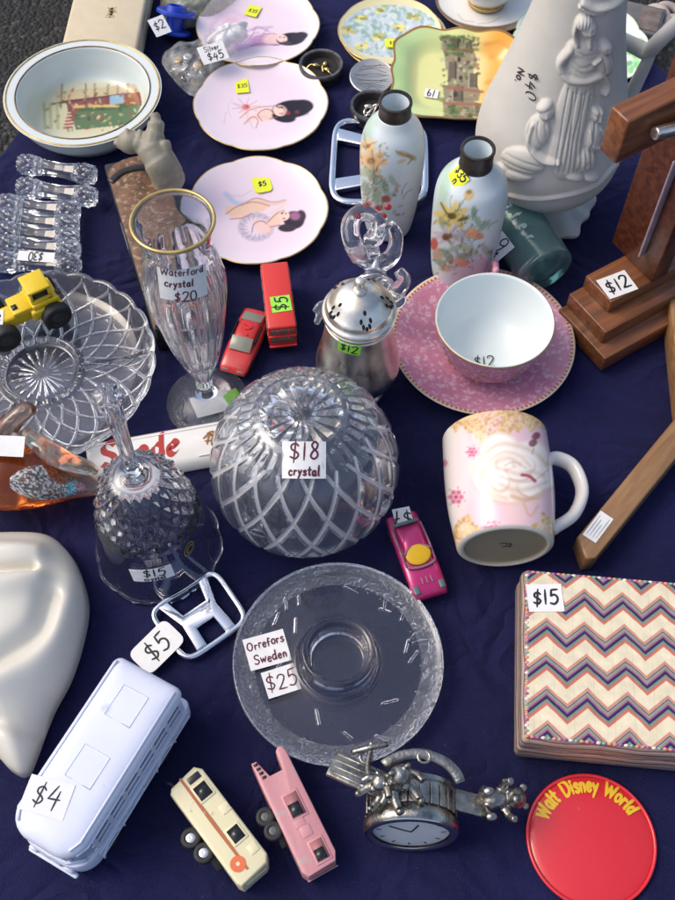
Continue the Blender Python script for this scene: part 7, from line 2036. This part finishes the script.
def bags():
    c = P(196, 66, 0)
    t = thing('trinket_bag', 'clear plastic bag of small trinkets with a price tag, beside the far lady plate', 'plastic bag', c)
    pouch(t, [P(x, y, .012) for x, y in ((160, 52), (176, 40), (196, 36), (222, 22), (240, 20), (238, 36), (232, 56), (214, 72), (204, 86), (190, 88), (174, 74))], c, .016, .0008, film('clear crinkled film', (.62, .64, .64), .20), seed=4)
    c2_ = P(228, 28, .034) - c
    V, F = revolve(catmull([(0, .0055), (.010, .005), (.0155, .001), (.017, -.004), (.012, -.009), (0, -.010)], 6), 40, lambda TH, SI, R, Z: (R * .12 * np.sin(5 * TH) + R * .06 * np.sin(11 * TH), .001 * np.sin(7 * TH)))[:2]
    MB().add(V, F, M=Matrix.Translation((c2_.x, c2_.y, .028)) @ rotm(az=35) @ Matrix.Diagonal((1.4, .85, 1, 1))).build('gathered_top', film('milky film', (.78, .76, .77), .75, .3), t)
    p = P(213, 53, .030) - c
    sticker(t, .030, .022, [('Silver', .006, 0, .003), ('$45', .009, .001, -.0085)], PAPER, M=Matrix.Translation((p.x, p.y, .030)) @ rotm(az=24, ax=20), name='price_tag', pen=.0012, seed=5)
    R = random.Random(6)
    cols = [('bright gold', GOLD), ('silver', SILVER), ('pewter', PEWTER)]
    pts = [(178, 60), (184, 68), (192, 74), (198, 66), (188, 57), (204, 72), (196, 82), (176, 68), (186, 78), (206, 60)]
    words_ = ['thin gold charm', 'domed silver charm', 'dull grey charm', 'small gold charm', 'silver disc charm', 'grey pewter charm', 'tiny gold charm', 'bright silver charm', 'worn pewter charm', 'flat gold charm']
    for i, (x, y) in enumerate(pts):
        q = P(x, y, .003 + .004 * (i % 3))
        g = thing('charm', 'small metal charm among others inside the clear trinket bag', 'charm', q, R.uniform(0, 6), 'metal charms in the clear bag')
        V, F, _ = revolve(catmull([(0, .0012), (.004, .0016), (.0055, .0006), (.005, -.0002), (0, 0)], 4), 20); MB().add(V, F).build('disc', cols[i % 3][1], g, M=rotm(ax=R.uniform(-25, 25), ay=R.uniform(-25, 25)))
        a = np.linspace(0, 2 * math.pi, 14); V, F = tube(np.stack([.0068 + .0018 * np.cos(a), .0018 * np.sin(a), .001 + 0 * a], 1), .0005, 6, cap=False); MB().add(V, F).build('loop', cols[i % 3][1], g)
    c = P(205, 6, 0)
    t = thing('plastic_bag', 'crumpled olive tinted clear plastic bag lying behind the blue spool', 'plastic bag', c)
    pouch(t, [P(x, y, .012) for x, y in ((158, 2), (168, -16), (200, -30), (240, -34), (262, -20), (240, -6), (214, 12), (188, 20), (170, 18))], c, .026, .0008, film('olive crinkled film', (.34, .36, .28), .45), seed=8)
    V, F = revolve(catmull([(0, 0), (.016, .001), (.020, .008), (.015, .020), (.007, .024), (0, .025)], 6), 32)[:2]
    c3 = P(196, 0, 0) - c
    MB().add(V, F, M=Matrix.Translation(c3)).build('contents', mat('grey plastic lump', (.22, .24, .24), .4), t)
    # blue spool
    q = P(178, 30, 0); 
    t = thing('plastic_spool', 'bright blue plastic spool with a white tag, beside the cream presentation box', 'spool', q)
    BL = mat('blue plastic', (.012, .045, .42), .28)
    M0 = Matrix.Translation((0, 0, .020)) @ rotm(ax=-28, ay=12)
    V, F, _ = revolve([(.0075, .0), (.0205, 0), (.022, .0012), (.022, .004), (.0205, .0055), (.016, .005), (.0145, .0035), (.012, .004), (.0105, .010), (.0095, .0105), (.008, .0095), (.0075, .0)], 56); MB().add(V, F).build('front_flange', BL, t, M=M0, angle=40)
    V, F, _ = revolve([(.0, -.016), (.010, -.016), (.010, .002), (0, .002)], 40); MB().add(V, F).build('core', BL, t, M=M0, angle=40)
    V, F, _ = revolve([(.0, -.020), (.019, -.020), (.020, -.018), (.019, -.016), (0, -.016)], 48); MB().add(V, F).build('back_flange', BL, t, M=M0, angle=40)
    p = P(159, 23, .030) - q
    sticker(t, .019, .022, [('$2', .010, 0, -.004)], PAPER, M=Matrix.Translation((p.x, p.y, .026)) @ rotm(az=32, ax=25), name='price_tag', pen=.0012, seed=3)
bags()

# ================================================================== wooden cross and folding stand on the right
def wood(name, base, dark):
    m = bpy.data.materials.new(name); m.use_nodes = True
    nt = m.node_tree; p = nt.nodes['Principled BSDF']; tc = nt.nodes.new('ShaderNodeTexCoord')
    mp = nt.nodes.new('ShaderNodeMapping'); mp.inputs['Scale'].default_value = (14, 150, 150)
    nt.links.new(tc.outputs['UV'] if False else tc.outputs['Object'], mp.inputs[0])
    n = nt.nodes.new('ShaderNodeTexNoise'); n.inputs['Scale'].default_value = 1.0; n.inputs['Detail'].default_value = 7; n.inputs['Distortion'].default_value = .6
    nt.links.new(mp.outputs[0], n.inputs['Vector'])
    r = nt.nodes.new('ShaderNodeValToRGB'); e = r.color_ramp.elements
    e[0].position = .32; e[0].color = (*dark, 1); e[1].position = .68; e[1].color = (*base, 1)
    nt.links.new(n.outputs['Fac'], r.inputs[0]); nt.links.new(r.outputs[0], p.inputs['Base Color'])
    p.inputs['Roughness'].default_value = .36; p.inputs['Coat Weight'].default_value = .25; p.inputs['Coat Roughness'].default_value = .2
    b = nt.nodes.new('ShaderNodeBump'); b.inputs['Distance'].default_value = .0002
    nt.links.new(n.outputs['Fac'], b.inputs['Height']); nt.links.new(b.outputs[0], p.inputs['Normal'])
    return m
WB = wood('orange brown stained wood', (.24, .088, .030), (.10, .032, .011))
WR = wood('mahogany stained wood', (.125, .036, .015), (.045, .012, .007))
WO = wood('pale oak', (.34, .19, .085), (.20, .10, .04))
def cross():
    f = P(607, 358, .02); l = P(560, 318, .02); r_ = P(663, 327, .02)
    u = (r_ - f).normalized(); v = Vector((-u.y, u.x, 0))
    an = math.atan2(u.y, u.x)
    Lv = (l - f).dot(v)
    M = Matrix.Translation((f.x, f.y, 0)) @ Matrix.Rotation(an, 4, 'Z')
    t = thing('wooden_cross', 'dark wooden standing cross with a silver figure on a three-stepped base', 'cross', M=M)
    inv = M.inverted()
    Lu = .151
    z = 0
    ins = 0
    for h, iu, iv in ((.020, -.002, 0), (.017, .006, .0149), (.016, .0215, .0312)):
        V, F = box(Lu - 2 * iu, .068 - iv, h - .0003, (Lu / 2, (.068 + iv) / 2, z + h / 2), .0012, 2); MB().add(V, F).build('step', WB, t); z += h
    pw, pd = .058, .018
    pc = inv @ P(612, 268, z); px0 = pc.x + .002; pcx = Lu / 2; py = .0575
    px0 = pcx - pw / 2
    top = .30
    V, F = box(top - z, pw, pd, (0, 0, 0), .0015, 2)
    MB().add(V, F).build('post', WR, t, M=Matrix.Translation((pcx, py, (top + z) / 2)) @ rotm(ay=-90))
    E = M @ Vector((pcx - .086, py, 0)); za = zfor(E, 136)
    V, F = box(.172, pd + .002, .042, (0, 0, 0), .0018, 2); MB().add(V, F).build('crossbar', WB, t, M=Matrix.Translation((pcx, py, za)))
    # silver figure on the front
    y0 = py - pd / 2 - .006
    sh = [tube(catmull([(pcx, y0, z + .018), (pcx + .002, y0, z + .045), (pcx - .002, y0 - .006, z + .066), (pcx, y0, za - .030)], 6), [.0032] * 6 + [.0042] * 6 + [.006] * 7, 12),
          ellipsoid((pcx, y0, za - .018), (.011, .0065, .016)), ellipsoid((pcx + .003, y0 - .005, za + .012), (.0075, .0075, .009)), ellipsoid((pcx, y0 - .001, za - .036), (.0095, .007, .008))]
    for s_ in (-1, 1): sh.append(tube(catmull([(pcx + s_ * .008, y0, za - .006), (pcx + s_ * .034, y0 - .003, za - .002), (pcx + s_ * .062, y0 - .002, za + .004)], 6), np.linspace(.0075, .0050, 13), 12))
    V, F = remeshed(sh, .0011, 3); MB().add(V, F).build('figure', SILVER, t)
    V, F = box(.030, .001, .014, (pcx, py - pd / 2 - .0006, za + .034), .0003); MB().add(V, F).build('scroll_plate', SILVER, t)
    V, F = box(.0075, .0022, .115, (pcx - .013, py - pd / 2 - .0012, z + .080), .0008); MB().add(V, F).build('inlay_strip', mat('mother of pearl strip', (.50, .40, .46), .2, metal=.3, var=.3, vscale=30), t)
    q = inv @ P(617, 285, z)
    sticker(t, .030, .024, [('$12', .0135, 0, -.0065)], PAPER, M=Matrix.Translation((q.x, q.y, z + .0002)) @ rotm(az=math.degrees(-an) + 24), pen=.0019, seed=21)
cross()
def stand():
    a_, b_ = P(592, 543, .022), P(712, 395, .022)
    d = b_ - a_; L = d.length; an = math.atan2(d.y, d.x)
    t = thing('wooden_stand', 'pale wooden folding stand with a small printed sticker, cut off by the right edge', 'stand', (a_.x, a_.y, 0), an)
    V, F = prism([(-.016, -.004), (-.010, -.010), (L, -.010), (L, .012), (-.004, .012)], .0, .024, .0018, 2); MB().add(V, F).build('board', WO, t)
    M = Matrix.Translation((a_.x, a_.y, 0)) @ Matrix.Rotation(an, 4, 'Z')
    p0, p1 = M.inverted() @ P(686, 425, .014), M.inverted() @ P(678, 226, .052)
    ax = (p1 - p0); Lb = ax.length
    V, F = box(Lb, .016, .030, (Lb / 2, 0, 0), .0018, 2, (1, 1)); MB().add(V, F).build('board', WO, t, M=frame(p0 + Vector((0, 0, .002)), ax, None, Vector((0, 0, 1))))
    q = M.inverted() @ P(598, 527, .0242)
    mbm = Matrix.Translation((q.x, q.y, .0243)) @ rotm(az=2)
    st = sticker(t, .028, .0125, [('oak stand', .0, 0, 0)] if False else [], PAPER, M=mbm, name='printed_sticker')
    mb = MB()
    for k in range(4): ribbon(mb, [np.array([(-.011, .004 - k * .0027), (-.002 + (k % 2) * .008, .004 - k * .0027), (.011 - (k % 3) * .004, .004 - k * .0027)])], .0007, lambda u, v, l: (u, v, .0005 + l), 0)
    mb.build('print_line', mat('faint grey print', (.25, .27, .33), .6), st, M=mbm, smooth=False)
stand()
def foil_bag():
    c = P(676, 205, 0)
    t = thing('cellophane_packet', 'dark mottled cellophane packet standing behind the wooden cross at the right edge', 'packet', c)
    m = bpy.data.materials.new('mottled print'); m.use_nodes = True
    nt = m.node_tree; p = nt.nodes['Principled BSDF']; tc = nt.nodes.new('ShaderNodeTexCoord')
    v = nt.nodes.new('ShaderNodeTexVoronoi'); v.inputs['Scale'].default_value = 160; nt.links.new(tc.outputs['Object'], v.inputs['Vector'])
    sp = nt.nodes.new('ShaderNodeSeparateColor'); nt.links.new(v.outputs['Color'], sp.inputs[0])
    r = nt.nodes.new('ShaderNodeValToRGB'); e = r.color_ramp.elements; r.color_ramp.interpolation = 'CONSTANT'
    e[0].position = 0; e[0].color = (.02, .02, .03, 1); e[1].position = .5; e[1].color = (.12, .08, .08, 1)
    for q, c_ in ((.65, (.30, .32, .36)), (.78, (.30, .16, .14)), (.9, (.04, .06, .16))):
        k = e.new(q); k.color = (*c_, 1)
    nt.links.new(sp.outputs[0], r.inputs[0]); nt.links.new(r.outputs[0], p.inputs['Base Color']); p.inputs['Roughness'].default_value = .15
    pouch(t, [P(x, y, .02) for x, y in ((664, 170), (690, 150), (730, 160), (740, 210), (700, 240), (668, 236), (658, 205))], c, .06, .0008, m, name='packet_body', seed=12, amp=.006)
    V, F = box(.040, .003, .010, (0.01, .02, .052), .001); MB().add(V, F).build('header_fold', mat('thin blue header', (.10, .14, .30), .4), t)
foil_bag()
def far_right():
    q = P(637, 32, -.011)
    t = thing('card_box', 'small flat grey cardboard box on the asphalt behind the ewer handle', 'box', (q.x, q.y, -.0115), rad(-20))
    V, F = box(.050, .050, .020, (0, 0, .0102), .0015); MB().add(V, F).build('carton', mat('grey card', (.13, .13, .135), .8, var=.2), t)
    V, F = box(.024, .040, .0008, (.010, 0, .0208), .0002); MB().add(V, F).build('printed_panel', mat('faded pinkish print', (.17, .135, .12), .7, var=.4, vscale=120), t)
    for k, (x, y, s_, lab) in enumerate(((654, 23, 1.0, 'pale pottery ring lying on the asphalt right of the grey card box'), (669, 17, .8, 'pale pottery ring lying farthest right behind the ewer handle'))):
        q = P(x, y, -.008)
        t = thing('pottery_ring', lab, 'ring', (q.x, q.y, -.0055), rad(60 * k), 'pale pottery rings')
        a = np.linspace(0, 2 * math.pi, 30); V, F = tube(np.stack([.013 * s_ * np.cos(a), .018 * s_ * np.sin(a), .003 + .002 * np.sin(2 * a)], 1), .0062 * s_, 12, cap=False); MB().add(V, F).build('body', mat('pale pinkish pottery', (.42, .36, .32), .5, var=.2, vscale=80), t)
far_right()
